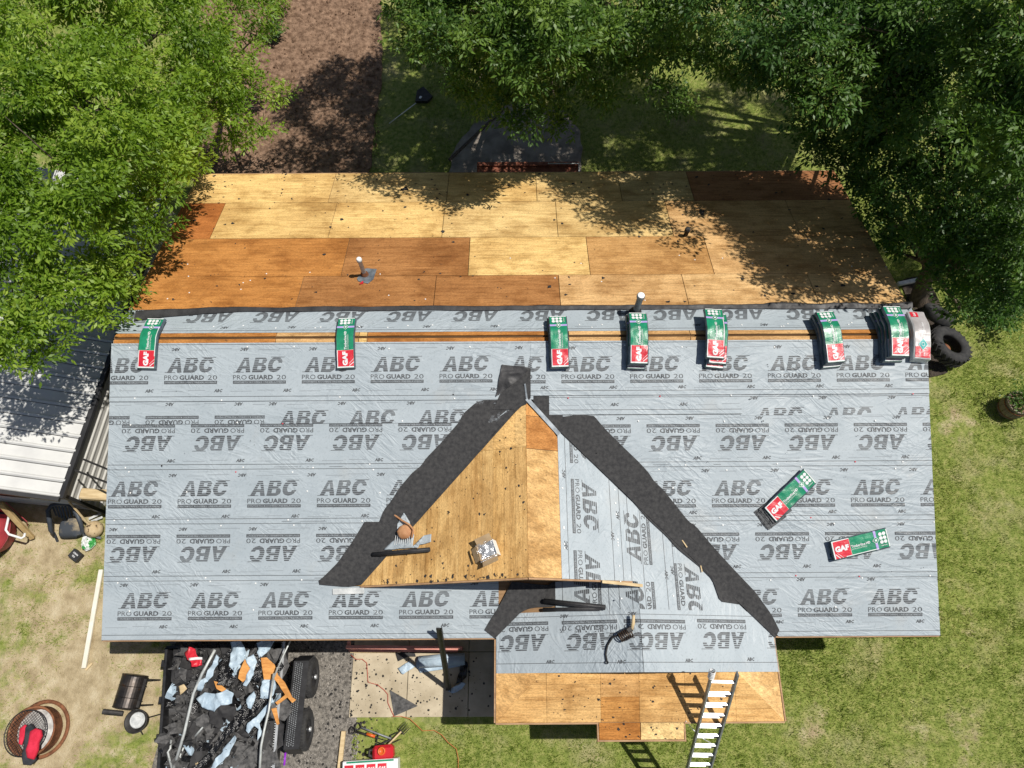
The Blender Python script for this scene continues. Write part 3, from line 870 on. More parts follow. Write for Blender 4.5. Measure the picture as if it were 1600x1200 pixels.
# B, two short overlapped runs on the left, one on the right
course(E_L, mfu(432, 640), eA1 + OV, eB1, 0.022, 9.0, phC + 0.42, mfw(677), True, (mfw(629), -0.05), None, bot_line=False)
course(mfu(415, 640), 0.1, eA1 + OV, eB1, 0.026, 10.0, mfu(475, 652), mfw(653, 500), False, (mfw(629), -0.55), None, clips=CL, bot_line=False)
course(mfu(1156, 640), E_R, eA1 + OV, mfw(651.5), 0.022, 11.0, mfu(1325, 648), mfw(648, 1300), False, (mfw(624), -0.45), None, bot_line=False)
course(mfu(858, 640), mfu(1158, 640), eA1 + OV, mfw(649), 0.028, 12.0, mfu(960, 640), None, False, None, (mfw(633), 0.0), bot_line=True)
# A, the top strip
phA = mfu(300, 571)
course(E_L, mfu(833, 600), eA0, eA1, 0.033, 13.0, phA, mfw(570, 400), False, (mfw(546, 400), -0.28), (mfw(608), 0.50))
course(mfu(829, 600), E_R, eA0, mfw(619), 0.037, 14.0, mfu(918, 570), mfw(568, 1100), False, (mfw(543, 1100), -0.28), (mfw(606), 0.45))
# the flap over the ridge on the back slope, its free edge turned up black
def mbu(px, py): return MBK.inv(px, py)[0]
def mbw(py, px=800): return MBK.inv(px, py)[1]
us = []
k = -7
ph = mbu(535, 494)
while ph + k * REP < HW + 0.6: us.append(ph + k * REP); k += 1
wlow = mbw(515)
sheet(MBK, (E_L, E_R, wlow - 0.05, 0.74), 0.004, [(u, mbw(494), 2) for u in us], [(u + 0.36, mbw(510), 2) for u in us], (), 21.0, [('w', mbw(514.5), 0.0045), ('w', mbw(481.5), 0.003)], dashes=[('w', mbw(511), u + 0.6, u + 1.0) for u in us])
def curl():
    prof = []
    n = 120; m_ = 9
    b = MB(); b.sm = True
    vs = []; fs = []
    for i in range(n + 1):
        u = E_L + 0.25 + (E_R - E_L - 0.25) * i / n
        wob = 0.03 * noise.noise((u * 0.8, 2, 1)) + 0.012 * noise.noise((u * 3, 4, 1))
        left = max(0.0, (-HW + 2.2 - u) / 2.2)
        rr = 0.026 + 0.008 * noise.noise((u * 1.2, 7, 3)) + 0.02 * left
        if u > 4.6: rr += 0.008 * math.sin((u - 4.6) * 5) + 0.012
        w_ = 0.735 + wob - 0.20 * left * left
        for j in range(m_ + 1):
            a = -math.pi * 0.5 + math.pi * 1.45 * j / m_
            x = math.cos(a) * rr; y = math.sin(a) * rr + rr
            if j == m_: x -= 0.05 + 0.09 * left; y *= 0.55
            vs.append(MBK.P(u, w_ + x, 0.010 + y + 0.006 * noise.noise((u * 6, j * 0.7, 2))))
    for i in range(n):
        for j in range(m_):
            a = i * (m_ + 1) + j; fs.append((a, a + 1, a + m_ + 2, a + m_ + 1))
    b.add(vs, fs)
    o = b.build('rolled_edge', M_BACK, house)
    return o
curl()

# valley felt: folded strips lying half on each slope
def valley(name, p_out, p_in, v0, v1, plo, pli, h, material, n=60, crown=0.0):
    """outline px on the outer slope and on the inner slope, both ordered from top to bottom"""
    def resample(pts, pl):
        q = [pl.P(*pl.inv(*p), 0.0) for p in pts]
        d = [0.0]
        for a, c in zip(q, q[1:]): d.append(d[-1] + (c - a).length)
        out = []
        for i in range(n + 1):
            t = d[-1] * i / n
            for k in range(len(q) - 1):
                if t <= d[k + 1] + 1e-9:
                    out.append(q[k].lerp(q[k + 1], (t - d[k]) / max(1e-6, d[k + 1] - d[k]))); break
            else: out.append(q[-1])
        return out
    A = resample(p_out, plo); B = resample(p_in, pli)
    vs = []; fs = []; m_ = 4
    for i in range(n + 1):
        c = v0.lerp(v1, i / n)
        for j in range(m_):
            t = j / m_
            vs.append(A[i].lerp(c, t) + plo.N * (h + 0.006 * noise.noise((i * 0.3, j * 0.8, 1)) * (t < 1)))
        vs.append(c + Vector((0, 0, h + 0.012)))
        for j in range(1, m_ + 1):
            t = j / m_
            vs.append(c.lerp(B[i], t) + pli.N * (h + 0.006 * noise.noise((i * 0.3, 5 + j * 0.8, 1))))
    k = 2 * m_ + 1
    for i in range(n):
        for j in range(k - 1):
            a = i * k + j; fs.append((a, a + 1, a + k + 1, a + k))
    b = MB(); b.add(vs, fs)
    o = b.build(name, material, house)
    fixn(o.data, Vector((0, 0, 1)))
    return o
valley('valley_felt', [(800, 592), (776, 621), (745, 628), (724, 646), (717, 660), (692, 689), (666, 716), (659, 727), (645, 738), (626, 760), (612, 782), (600, 797), (593, 815), (570, 815), (552, 845), (528, 879), (507, 900), (497, 908), (500, 913)],
       [(824, 628), (806, 645), (740, 719), (690, 775), (640, 831), (600, 876), (566, 914)], VA, vl(YF - 0.01), MF, GL, 0.030, M_FELT)
valley('valley_felt', [(905, 648), (928, 650), (945, 670), (970, 695), (998, 722), (1012, 737), (1022, 752), (1036, 765), (1060, 795), (1075, 814), (1087, 822), (1112, 852), (1142, 885), (1180, 925), (1205, 960), (1217, 984)],
       [(871, 648), (900, 688), (935, 728), (960, 755), (985, 781), (1012, 812), (1040, 838), (1060, 860), (1090, 884), (1112, 906), (1124, 940), (1165, 946), (1200, 975), (1212, 993)], vr(-1.42), vr(-5.08), MF, GR, 0.026, M_FELT)
valley('valley_felt', [(800, 908), (786, 935), (775, 955), (765, 970), (757, 984)], [(868, 908), (868, 948), (818, 950), (800, 970), (778, 992)], vw(YF), vw(-5.06), MF, WL, 0.022, M_FELT, n=24)
# the torn membrane and flashing at the top of the cross gable
def patch(pl, px, h, material, name, amp=0.01, res=0.04, seed=0.0, freq=7.0, parent=None):
    poly = [pl.inv(*p) for p in px]
    bm = bmesh.new()
    f = bm.faces.new([bm.verts.new((u, w, 0)) for u, w in poly])
    bmesh.ops.triangulate(bm, faces=[f])
    for ax in (0, 1):
        lo = min(p[ax] for p in poly); hi = max(p[ax] for p in poly); k = lo + res
        while k < hi:
            co = [0, 0, 0]; co[ax] = k; no = [0, 0, 0]; no[ax] = 1
            bmesh.ops.bisect_plane(bm, geom=bm.verts[:] + bm.edges[:] + bm.faces[:], plane_co=co, plane_no=no); k += res
    for v in bm.verts:
        u, w = v.co.x, v.co.y
        a = noise.noise((u * freq + seed, w * freq, seed)); c = noise.noise((u * freq * .5 + w * freq * .6, seed, w * 3))
        v.co = pl.P(u, w, h + amp * (max(0, 1 - abs(a) * 3.5) + 0.8 * max(0, 1 - abs(c) * 4)))
    me = bpy.data.meshes.new(name); bm.to_mesh(me); bm.free(); me.materials.append(material)
    me.polygons.foreach_set('use_smooth', [True] * len(me.polygons))
    fixn(me, pl.N)
    return link(name, me, parent if parent is not None else house)
patch(MF, [(800, 578), (829, 576), (829, 622), (822, 632), (800, 640), (770, 640)], 0.040, M_FELT, 'felt_patch', 0.004)
patch(MF, [(784, 570), (828, 575), (818, 588), (775, 620), (777, 608)], 0.050, M_BACK, 'torn_membrane', 0.022, 0.03, 3.0, 4.5)
patch(MF, [(826, 606), (862, 606), (880, 652), (866, 664), (836, 634)], 0.020, M_FELT, 'felt_patch', 0.003)
b = MB(); b.cur = 0
for k_, (p, q) in enumerate((((820, 600), (829, 622)), ((829, 622), (873, 669)))):
    a = MF.P(*MF.inv(*p), 0.06) if k_ == 0 else VA.lerp(vr(-1.75), 0.0) + Vector((0.02, 0, 0.045)); c = (VA + Vector((0.02, 0, 0.05))) if k_ == 0 else vr(-1.7) + Vector((-0.07, 0, 0.05))
    b.beam(a, c, 0.075 if k_ else 0.03, 0.006)
b.build('metal_flashing', M_LEAD, house)

# cross gable right slope and porch: strips running with the ridge
def colsheet(pl, px0, px1, pyt, seed, h, uabc, wabc, q, small, clips, uend):
    w0 = px0; w1 = px1
    us = []; k = -4
    while k < 5: us.append(uabc + k * REP); k += 1
    sm = [(u + e[0], w0 + 0.09 if e[1] == 0 else w1 - 0.09, e[2]) for u in us for e in small]
    return sheet(pl, (pyt, uend, w0, w1), h, [(u, wabc, q) for u in us], sm, clips, seed, [('w', w0 + 0.13, 0.004), ('w', w1 - 0.10, 0.004)], vertical=True)
wS = [GR.inv(874, 780)[1], GR.inv(956, 780)[1], GR.inv(1042, 880)[1], XE - GX + 0.6]
gclip = [line_clip(toP(GR, VA), toP(GR, vr(-5.0)), (5.0, 0.5)), ]
UE = 5.00
uA = GR.inv(923, 792)[0]
colsheet(GR, wS[0], wS[1] + 0.06, 0.9, 31.0, 0.006, uA, GR.inv(922, 792)[1], 0, [(-0.55, 0, 2), (-0.75, 1, 0)], gclip, -YF)
wmid = (WX - GX) / _cr
colsheet(GR, wS[1], wmid, 0.9, 32.0, 0.003, GR.inv(988, 838)[0], GR.inv(988, 838)[1], 2, [(-0.35, 0, 2)], gclip, -YF)
colsheet(GR, wmid, wS[2] + 0.06, 0.9, 32.0, 0.003, GR.inv(988, 838)[0], GR.inv(988, 838)[1], 2, [(-0.6, 1, 0)], gclip, UE)
colsheet(GR, wS[2], (XE - GX) / _cr + 0.02, 0.9, 33.0, 0.0, GR.inv(1084, 925)[0], GR.inv(1084, 925)[1], 0, [(-0.35, 0, 2)], gclip, UE)
wclip = [line_clip(toP(WL, vw(YF)), toP(WL, vw(-5.05)), (5.0, -0.5))]
wb_ = [WL.inv(868, 930)[1], WL.inv(956, 930)[1]]
colsheet(WL, wb_[0], wb_[1] + 0.05, -YF - 0.05, 34.0, 0.008, WL.inv(908, 905)[0], WL.inv(908, 905)[1], 2, [(-0.35, 0, 2)], wclip, UE)
colsheet(WL, wb_[1], 0.0, -YF - 0.05, 35.0, 0.004, WL.inv(988, 905)[0], WL.inv(988, 905)[1], 2, [(-0.35, 0, 2)], wclip, UE)
# the strip laid across the porch over its ridge; the print stands on its head
def porch_strip(pl, clips, box, uns, sms, seed):
    return sheet(pl, box, 0.012, [(pl.inv(*p)[0], pl.inv(*p)[1], 3) for p in uns], [(pl.inv(*p)[0], pl.inv(*p)[1], q) for (p, q) in sms], clips, seed, [('u', -YP - 0.13, 0.0045), ('u', -YF + 0.53, 0.004)], vertical=True, lift=0.8)
u_t = WL.inv(900, 955)[0]
porch_strip(WL, [line_clip(WL.inv(775, 992), WL.inv(818, 952), (5.3, 0.0))], (u_t, -YP + 0.02, -2.52 * 1.0, 0.0), [(816, 1005), (922, 1003), (1022, 1001)], [((860, 1034), 1), ((971, 1034), 1), ((882, 963), 3), ((988, 959), 3)], 41.0)
porch_strip(GR, [line_clip(GR.inv(1165, 943), GR.inv(1214, 992), (5.3, 0.0))], (u_t, -YP + 0.02, (WX - GX) / _cr, (XE - GX) / _cr + 0.03), [(1033, 1002), (1130, 1001), (1230, 1000)], [((1076, 1032), 1), ((1172, 1030), 1)], 42.0)

# cap nails and litter
def discs(name, pts, r, material, parent, n=7, hh=0.006):
    b = MB()
    for (pl, u, w, h) in pts:
        c = pl.P(u, w, h); a, e = pl.U, pl.W
        ring = [c + (a * math.cos(2 * math.pi * k / n) + e * math.sin(2 * math.pi * k / n)) * r for k in range(n)]
        b.add(ring + [p - pl.N * hh for p in ring] + [c + pl.N * 0.004], [(k, (k + 1) % n, 2 * n) for k in range(n)] + [(k, n + k, n + (k + 1) % n, (k + 1) % n) for k in range(n)])
    o = b.build(name, material, parent); fix_normals(o); o['kind'] = 'stuff'
    return o
nr = random.Random(5)
pts = []; ptr = []
for (wv_, h) in ((eA0 - 0.10, 0.045), (eA1 + 0.04, 0.045), (eB1 + 0.02, 0.036), (eC1 + 0.05, 0.028), (eC1 - 0.04, 0.022), (eD1 + 0.05, 0.022), (eD1 - 0.05, 0.018), (eE1 + 0.04, 0.018), (eE1 - 0.03, 0.012), (mfw(766), 0.022), (mfw(950), 0.012)):
    u = -HW + nr.uniform(0, 0.5)
    while u < HW:
        y = wv_ * _c
        if abs(u - GX) > (-(y) - 1.0) * 1.1 + 0.5:
            (ptr if nr.random() < 0.12 else pts).append((MF, u, wv_ + nr.uniform(-0.03, 0.03), h))
        u += nr.uniform(0.8, 2.2)
for _ in range(26): pts.append((MBK, nr.uniform(-HW, HW), nr.uniform(0.2, 0.3), 0.014))
for _ in range(24): pts.append((MBK, nr.uniform(-HW, HW), nr.uniform(0.9, 2.3), 0.006))
for _ in range(22): pts.append((GR, nr.uniform(2.6, 4.6), nr.choice([wS[0], wS[1], wS[2]]) + 0.06, 0.018))
discs('nail_caps', pts, 0.014, M_CAPN, house); discs('nail_caps', ptr, 0.013, M_REDN, house)
def chips(name, n, fn, material, parent, lo=0.015, hi=0.06, z=0.006, seed=1):
    q = random.Random(seed); b = MB()
    for _ in range(n):
        pl, u, w, h = fn(q)
        L = lo + (hi - lo) * q.random() ** 2.5; Wd = L * q.uniform(0.35, 0.9); a = q.uniform(0, 6.28) if q.random() < 0.4 else q.gauss(0, 0.4)
        vs = []
        k = q.choice([3, 4, 5])
        for i in range(k):
            t = 2 * math.pi * i / k + q.uniform(-.4, .4); x = math.cos(t) * L * q.uniform(.6, 1.1); y = math.sin(t) * Wd
            vs.append(pl.P(u + x * math.cos(a) - y * math.sin(a), w + x * math.sin(a) + y * math.cos(a), h + z * q.uniform(0.6, 1.8)))
        c = pl.P(u, w, h - 0.004)
        b.add(vs + [c], [tuple(range(k))] + [(i, (i + 1) % k, k) for i in range(k)])
    o = b.build(name, material, parent); o['kind'] = 'stuff'
    return o
chips('shingle_crumbs', 330, lambda q: (MBK, q.uniform(-HW, HW), q.uniform(0.85, SLEN) if q.random() < .8 else q.uniform(4.4, SLEN), 0.003), M_GRIT, house, 0.012, 0.06)
chips('shingle_crumbs', 90, lambda q: (MF, q.uniform(-HW, HW), q.uniform(-SLEN, -0.2), 0.04), M_GRIT, house, 0.006, 0.022, 0.006, 2)
def gl_fn(q):
    while True:
        u = q.uniform(u_top, u_f); w = q.uniform(-3, 0)
        if w > wl(u) + 0.25: return (GL, u, w, 0.003)
chips('shingle_crumbs', 110, gl_fn, M_GRIT, house, 0.008, 0.04, 0.006, 3)
chips('shingle_crumbs', 90, lambda q: (SK, q.uniform(0.5, 3.4), q.uniform(0.02, 0.8), 0.003), M_GRIT, house, 0.008, 0.035, 0.006, 4)
chips('shingle_crumbs', 26, lambda q: (SK, q.uniform(1.32, 2.68), q.uniform(-.27, -0.02), 0.003), M_GRIT, house, 0.008, 0.04, 0.006, 5)
chips('shingle_crumbs', 60, lambda q: (GL, u_f - abs(q.gauss(0, 0.05)) - 0.01, q.uniform(-2.7, 0), 0.003), M_GRIT, house, 0.01, 0.05, 0.008, 6)

# vent pipes standing out of the roof
M_PVC = mat('weathered_pvc', (0.42, 0.44, 0.44), (0.66, 0.67, 0.66), scale=8, rough=0.5)
M_PIPE_D = mat('galvanised_dark', (0.16, 0.17, 0.18), (0.33, 0.35, 0.36), scale=9, rough=0.5, metal=0.3)
M_RUST = mat('rust', (0.10, 0.038, 0.018), (0.27, 0.11, 0.05), scale=7, rough=0.85, bump=0.4, bscale=30, dist=0.01)
M_SOOT = mat('black_iron', (0.012, 0.011, 0.011), (0.04, 0.037, 0.035), scale=8, rough=0.6)
def pipe(px, py, pl, hgt, r, m1, capm, flash=None, boot=None, h=0.0):
    u, w = pl.inv(px, py); c = pl.P(u, w, 0)
    b = MB(); b.sm = True; b.lathe([(r, -0.1), (r, hgt - 0.04), (r * 1.28, hgt - 0.035), (r * 1.28, hgt + 0.02), (r * 1.0, hgt + 0.03), (r * 0.2, hgt + 0.035)], Matrix.Translation(c), 20)
    p = b.build('vent_pipe', m1, house)
    b = MB(); b.lathe([(r * 1.05, hgt + 0.022), (r * 1.05, hgt + 0.04), (r * 0.6, hgt + 0.048), (0.001, hgt + 0.05)], Matrix.Translation(c), 20); b.build('pipe_cap', capm, p)
    if boot is not None:
        b = MB(); b.sm = True; b.lathe([(r * 2.0, -0.02), (r * 1.8, 0.05), (r * 1.15, 0.11), (r * 1.02, 0.12)], Matrix.Translation(c), 20); b.build('pipe_boot', boot, p)
    if flash is not None:
        patch(pl, flash, 0.012, M_LEAD, 'metal_flashing', 0.006, 0.06, 2.0, 5.0, p)
    return p
pipe(570, 430, MBK, 0.55, 0.042, M_PVC, M_CAPN, [(558, 436), (572, 420), (589, 421), (584, 437), (575, 444), (560, 440)], M_RUST)
pipe(993, 488, MBK, 0.60, 0.058, M_PIPE_D, M_CAPN, None, M_SOOT)
pipe(1071, 368, MBK, 0.20, 0.045, M_SOOT, M_SOOT, None, None)

# ------------------------------------------------------------------ shingle bundles
M_GREEN = mat('green_wrap', (0.010, 0.175, 0.090), (0.016, 0.27, 0.14), scale=5, rough=0.28, rough2=0.42, bump=0.5, bscale=9, dist=0.015, spec=0.5)
M_REDW = mat('red_wrap', (0.52, 0.018, 0.035), (0.66, 0.030, 0.050), scale=5, rough=0.28, rough2=0.42, bump=0.5, bscale=9, dist=0.015, spec=0.5)
M_WHITEW = mat('white_wrap', (0.66, 0.67, 0.68), (0.80, 0.80, 0.80), scale=8, rough=0.35, bump=0.5, bscale=12, dist=0.01)
M_PURPLE = plain('lilac_wrap', (0.42, 0.33, 0.66), 0.35)
M_DKWRAP = mat('dark_wrap', (0.03, 0.045, 0.06), (0.10, 0.13, 0.16), scale=6, rough=0.3)
M_GREYW = mat('grey_wrap', (0.33, 0.31, 0.31), (0.45, 0.43, 0.43), scale=5, rough=0.35)
M_TEAL = plain('teal_wrap', (0.03, 0.36, 0.34), 0.35)
M_SHINGLE = mat('charcoal_shingle', (0.04, 0.042, 0.044), (0.14, 0.145, 0.15), scale=20, detail=3, rough=0.95, bump=0.4, bscale=70, dist=0.006)

def roof_z(x, y):
    return ZR + 0.045 - PIT * (math.sqrt(y * y + 0.10 ** 2) - 0.03)

def bundle(cx, cy, rot, lift, label, style='green', L=0.95, W=0.335, H=0.085, bow=0.0, group=None, seed=0):
    """a shingle bundle draped over whatever part of the main roof it lies on; a runs along it, b across"""
    q = random.Random(seed)
    ca, sa = math.cos(rot), math.sin(rot)
    def Mx(a, bb, h):
        x = cx + ca * bb - sa * a; y = cy + sa * bb + ca * a
        return Vector((x, y, roof_z(x, y) + lift + h + bow * (1 - (2 * a / L) ** 2)))
    base = Mx(0, 0, 0)
    t = thing('shingle_bundle', label, 'shingle bundle', base, group)
    n = 30
    # body with rounded long edges
    prof = [(-W / 2 + 0.02, 0.0), (-W / 2, 0.015), (-W / 2, H - 0.02)] + [(-W / 2 + 0.018 + (W - 0.036) * i / 7, H) for i in range(8)] + [(W / 2, H - 0.02), (W / 2, 0.015), (W / 2 - 0.02, 0.0)]
    k = len(prof); vs = []; fs = []; mi = []
    for i in range(n + 1):
        a = -L / 2 + L * i / n
        for (bb, h) in prof:
            vs.append(Mx(a, bb + 0.008 * noise.noise((a * 7, h * 9, seed)), h + 0.009 * noise.noise((a * 9, bb * 9, seed + 3)) * (h > 0.03)))
    for i in range(n):
        for j in range(k):
            fs.append((i * k + j, i * k + (j + 1) % k, (i + 1) * k + (j + 1) % k, (i + 1) * k + j)); mi.append(0 if prof[j][1] >= H and prof[(j + 1) % k][1] >= H else 1)
    fs.append(tuple(range(k))); mi.append(1); fs.append(tuple(n * k + j for j in range(k - 1, -1, -1))); mi.append(1)
    b = MB(); b.add(vs, fs); b.mi = mi
    top = {'green': M_GREEN, 'grey': M_GREYW}[style]
    o = b.build('wrapper', [top, M_DKWRAP if style == 'green' else M_WHITEW], t); fix_normals(o)
    def flat(mesh, name, m, hh, parent=t, nsub=0.07):
        # mesh in (a, b); refine long faces along a
        bm = bmesh.new(); bv = [bm.verts.new((x, y, 0)) for x, y in [(x_ * L / 0.95, y_ * W / 0.335) for x_, y_ in mesh[0]]]
        for f in mesh[1]:
            try: bm.faces.new([bv[i] for i in f])
            except ValueError: pass
        for ax, lo, hi in ((0, -L / 2, L / 2), (1, -W / 2, W / 2)):
            kx = lo + nsub * 0.7
            while kx < hi:
                co = [0, 0, 0]; co[ax] = kx; no = [0, 0, 0]; no[ax] = 1
                bmesh.ops.bisect_plane(bm, geom=bm.verts[:] + bm.edges[:] + bm.faces[:], plane_co=co, plane_no=no); kx += nsub * 0.7
        bm.verts.index_update()
        bb_ = MB()
        bb_.add([Mx(v.co.x, v.co.y, H + hh + 0.0015 + 0.009 * noise.noise((v.co.x * 9, v.co.y * 9, seed + 3))) for v in bm.verts], [tuple(v.index for v in f.verts) for f in bm.faces])
        bm.free()
        oo = bb_.build(name, m, parent); fixn(oo.data, Vector((0, 0, 1)))
        return oo
    def rect(a0, a1, b0, b1): return ([(a0, b0), (a1, b0), (a1, b1), (a0, b1)], [(0, 1, 2, 3)])
    def txt(body, w, h, ac, bc, bold=0.03):
        vs_, fs_ = fit_text(body, w, h, bold, 2)
        # the words run up towards the back of the house, letter tops to the left
        return ([(ac + x, bc - y) for x, y in vs_], fs_)
    hw = 0.1475
    f0 = -0.475; LL_ = 0.95
    if style == 'green':
        flat(rect(f0 + 0.004, f0 + 0.30, -hw, hw), 'white_band', M_WHITEW, 0.0030)
        red = flat(rect(f0 + 0.025, f0 + 0.296, -hw + 0.014, hw), 'red_panel', M_REDW, 0.0055)
        flat(txt('GAF', 0.235, 0.095, f0 + 0.155, -0.005, 0.06), 'lettering', M_WHITEW, 0.009, red)
        flat(([(f0 + 0.025, 0.07), (f0 + 0.04, 0.07), (f0 + 0.10, hw), (f0 + 0.085, hw)], [(0, 1, 2, 3)]), 'streak', M_WHITEW, 0.009, red)
        flat(([(f0 + 0.06, 0.06), (f0 + 0.068, 0.06), (f0 + 0.15, hw), (f0 + 0.142, hw)], [(0, 1, 2, 3)]), 'streak', M_WHITEW, 0.009, red)
        flat(txt('Timberline', 0.24, 0.046, f0 + 0.43, 0.005, 0.02), 'lettering', M_WHITEW, 0.0050)
        flat(txt('HD', 0.075, 0.040, f0 + 0.60, 0.003, 0.03), 'lettering', M_WHITEW, 0.0050)
        flat(txt('LIFETIME HIGH DEFINITION', 0.26, 0.018, f0 + 0.44, 0.052, 0.0), 'lettering', M_WHITEW, 0.0050)
        flat(rect(f0 + 0.715, f0 + 0.755, -hw - 0.008, hw + 0.008), 'stripe', M_PURPLE, 0.0030)
        c = f0 + 0.735
        flat(([(c - 0.06, 0), (c, -0.055), (c + 0.06, 0), (c, 0.055)], [(0, 1, 2, 3)]), 'emblem', M_WHITEW, 0.0050)
        flat(([(c - 0.05, 0), (c, -0.045), (c + 0.05, 0), (c, 0.045)], [(0, 1, 2, 3)]), 'emblem', M_GREEN, 0.0070)
        flat(([(c + 0.020 * math.cos(6.283 * k_ / 8), 0.020 * math.sin(6.283 * k_ / 8)) for k_ in range(8)], [tuple(range(8))]), 'emblem', M_WHITEW, 0.009)
        for i in range(2):
            for j in range(3):
                ac = f0 + 0.825 + 0.062 * i; bc = -0.085 + 0.066 * j
                flat(([(ac + 0.030 * math.cos(6.283 * k_ / 8), bc + 0.030 * math.sin(6.283 * k_ / 8)) for k_ in range(8)], [tuple(range(8))]), 'dot', M_WHITEW, 0.0050)
        flat(txt('SHINGLES', 0.10, 0.016, f0 + 0.855, 0.105, 0.02), 'lettering', M_WHITEW, 0.0050)
        flat(rect(f0 + LL_ - 0.02, f0 + LL_ - 0.004, -hw, hw), 'white_band', M_WHITEW, 0.0030)
        if seed % 2: flat(rect(f0 + 0.2, f0 + 0.75, hw - 0.012, hw), 'streak', M_WHITEW, 0.0065)
    else:
        red = flat(rect(f0 + 0.02, f0 + 0.21, -hw, hw), 'red_panel', M_REDW, 0.0030)
        flat(txt('STARTER', 0.14, 0.022, f0 + 0.10, -0.06, 0.02), 'lettering', M_WHITEW, 0.0055, red)
        flat(txt('PRO', 0.10, 0.03, f0 + 0.10, 0.03, 0.02), 'lettering', M_WHITEW, 0.0055, red)
        c = f0 + 0.25
        flat(([(c - 0.11, 0), (c, -0.10), (c + 0.11, 0), (c, 0.10)], [(0, 1, 2, 3)]), 'emblem', M_WHITEW, 0.0055)
        flat(([(c - 0.10, 0), (c, -0.09), (c + 0.10, 0), (c, 0.09)], [(0, 1, 2, 3)]), 'emblem', M_TEAL, 0.0080)
        flat(([(c + 0.036 * math.cos(6.283 * k_ / 10), 0.036 * math.sin(6.283 * k_ / 10)) for k_ in range(10)], [tuple(range(10))]), 'emblem', M_WHITEW, 0.0105)
        flat(([(c + 0.026 * math.cos(6.283 * k_ / 10), 0.026 * math.sin(6.283 * k_ / 10)) for k_ in range(10)], [tuple(range(10))]), 'emblem', M_TEAL, 0.0130)
        sq = flat(rect(f0 + LL_ - 0.14, f0 + LL_ - 0.02, -hw, -hw + 0.15), 'red_square', M_REDW, 0.0030)
        flat(txt('GAF', 0.09, 0.045, f0 + LL_ - 0.08, -hw + 0.075, 0.04), 'lettering', M_WHITEW, 0.0055, sq)
        flat(txt('Pro-Start', 0.17, 0.034, f0 + 0.60, 0.02, 0.02), 'lettering', M_WHITEW, 0.0030)
    return t

def ridge_stack(pxt, pxb, n, labels, group, jitter, seed, L=0.95, h=0.085, styles=None, W=0.335):
    """stack on the ridge between the px of its back end and its front end"""
    q = random.Random(seed)
    a = MBK.P(*MBK.inv(*pxt, 0.08 * n), 0); c = MF.P(*MF.inv(*pxb, 0.08 * n), 0)
    cx, cy = (a.x + c.x) / 2, (a.y + c.y) / 2
    rot = math.atan2(-(a.x - c.x), (a.y - c.y))
    LL = max(0.97, math.hypot(a.x - c.x, a.y - c.y) * 1.06)
    for i in range(n):
        top = i == n - 1
        dx, dy, dr = (0, 0, 0) if top else jitter[i]
        bundle(cx + dx, cy + dy, rot + dr, i * h, labels[i], L=LL, H=h - 0.004, group=group if not top else None, seed=seed + i, W=W)
G1 = 'wrapped shingle bundles on the ridge'
ridge_stack((245, 501), (230, 575), 1, ['green wrapped shingle bundle lying aslant on the ridge at the far left'], G1, [], 1)
ridge_stack((543, 500), (541, 575), 1, ['single green wrapped shingle bundle on the ridge, left of the centre'], G1, [], 2)
ridge_stack((871, 496), (875, 575), 2, ['lower of two green shingle bundles on the ridge just right of the cross gable peak', 'upper of two green shingle bundles on the ridge just right of the cross gable peak'], G1, [(-0.02, 0.03, 0.01)], 13)
ridge_stack((995, 491), (998, 569), 3, ['bottom shingle bundle of the stack in front of the capped ridge vent pipe', 'middle shingle bundle of the stack in front of the capped ridge vent pipe', 'top green shingle bundle in front of the capped ridge vent pipe'], G1, [(-0.03, -0.02, 0.0), (-0.03, 0.01, 0.01)], 24)
ridge_stack((1113, 486), (1117, 559), 3, ['lowest of three shuffled shingle bundles, its red end sticking out in front', 'middle of three shuffled shingle bundles, pushed out to the right', 'topmost of three shuffled shingle bundles on the ridge'], G1, [(0.04, -0.10, -0.03), (0.07, -0.06, -0.02)], 35)
ridge_stack((1288, 491), (1304, 564), 3, ['bottom bundle of the leaning stack, second from the right end of the ridge', 'middle bundle of the leaning stack, second from the right end of the ridge', 'top bundle of the leaning stack, second from the right end of the ridge'], G1, [(-0.02, -0.02, 0.01), (-0.02, 0.0, 0.01)], 46)
ridge_stack((1391, 482), (1405, 556), 4, ['bottom green bundle of the stack at the right end of the ridge', 'second green bundle from below in the stack at the right ridge end', 'third green bundle from below in the stack at the right ridge end', 'top green bundle of the stack at the right end of the ridge'], G1, [(-0.07, 0.02, 0.03), (-0.05, -0.02, 0.02), (-0.03, 0.01, 0.0)], 57)
p0 = MBK.P(*MBK.inv(1424, 492, 0.1), 0); p1 = MF.P(*MF.inv(1434, 564, 0.1), 0)
for i in range(2):
    bundle((p0.x + p1.x) / 2 + 0.03, (p0.y + p1.y) / 2, math.atan2(-(p0.x - p1.x), p0.y - p1.y), 0.085 * i, ['lower grey bundle under the one with the teal diamond', 'grey wrapped bundle with teal diamond and red end at the right ridge end'][i], 'grey', L=0.93, W=0.30, H=0.08, seed=70 + i)
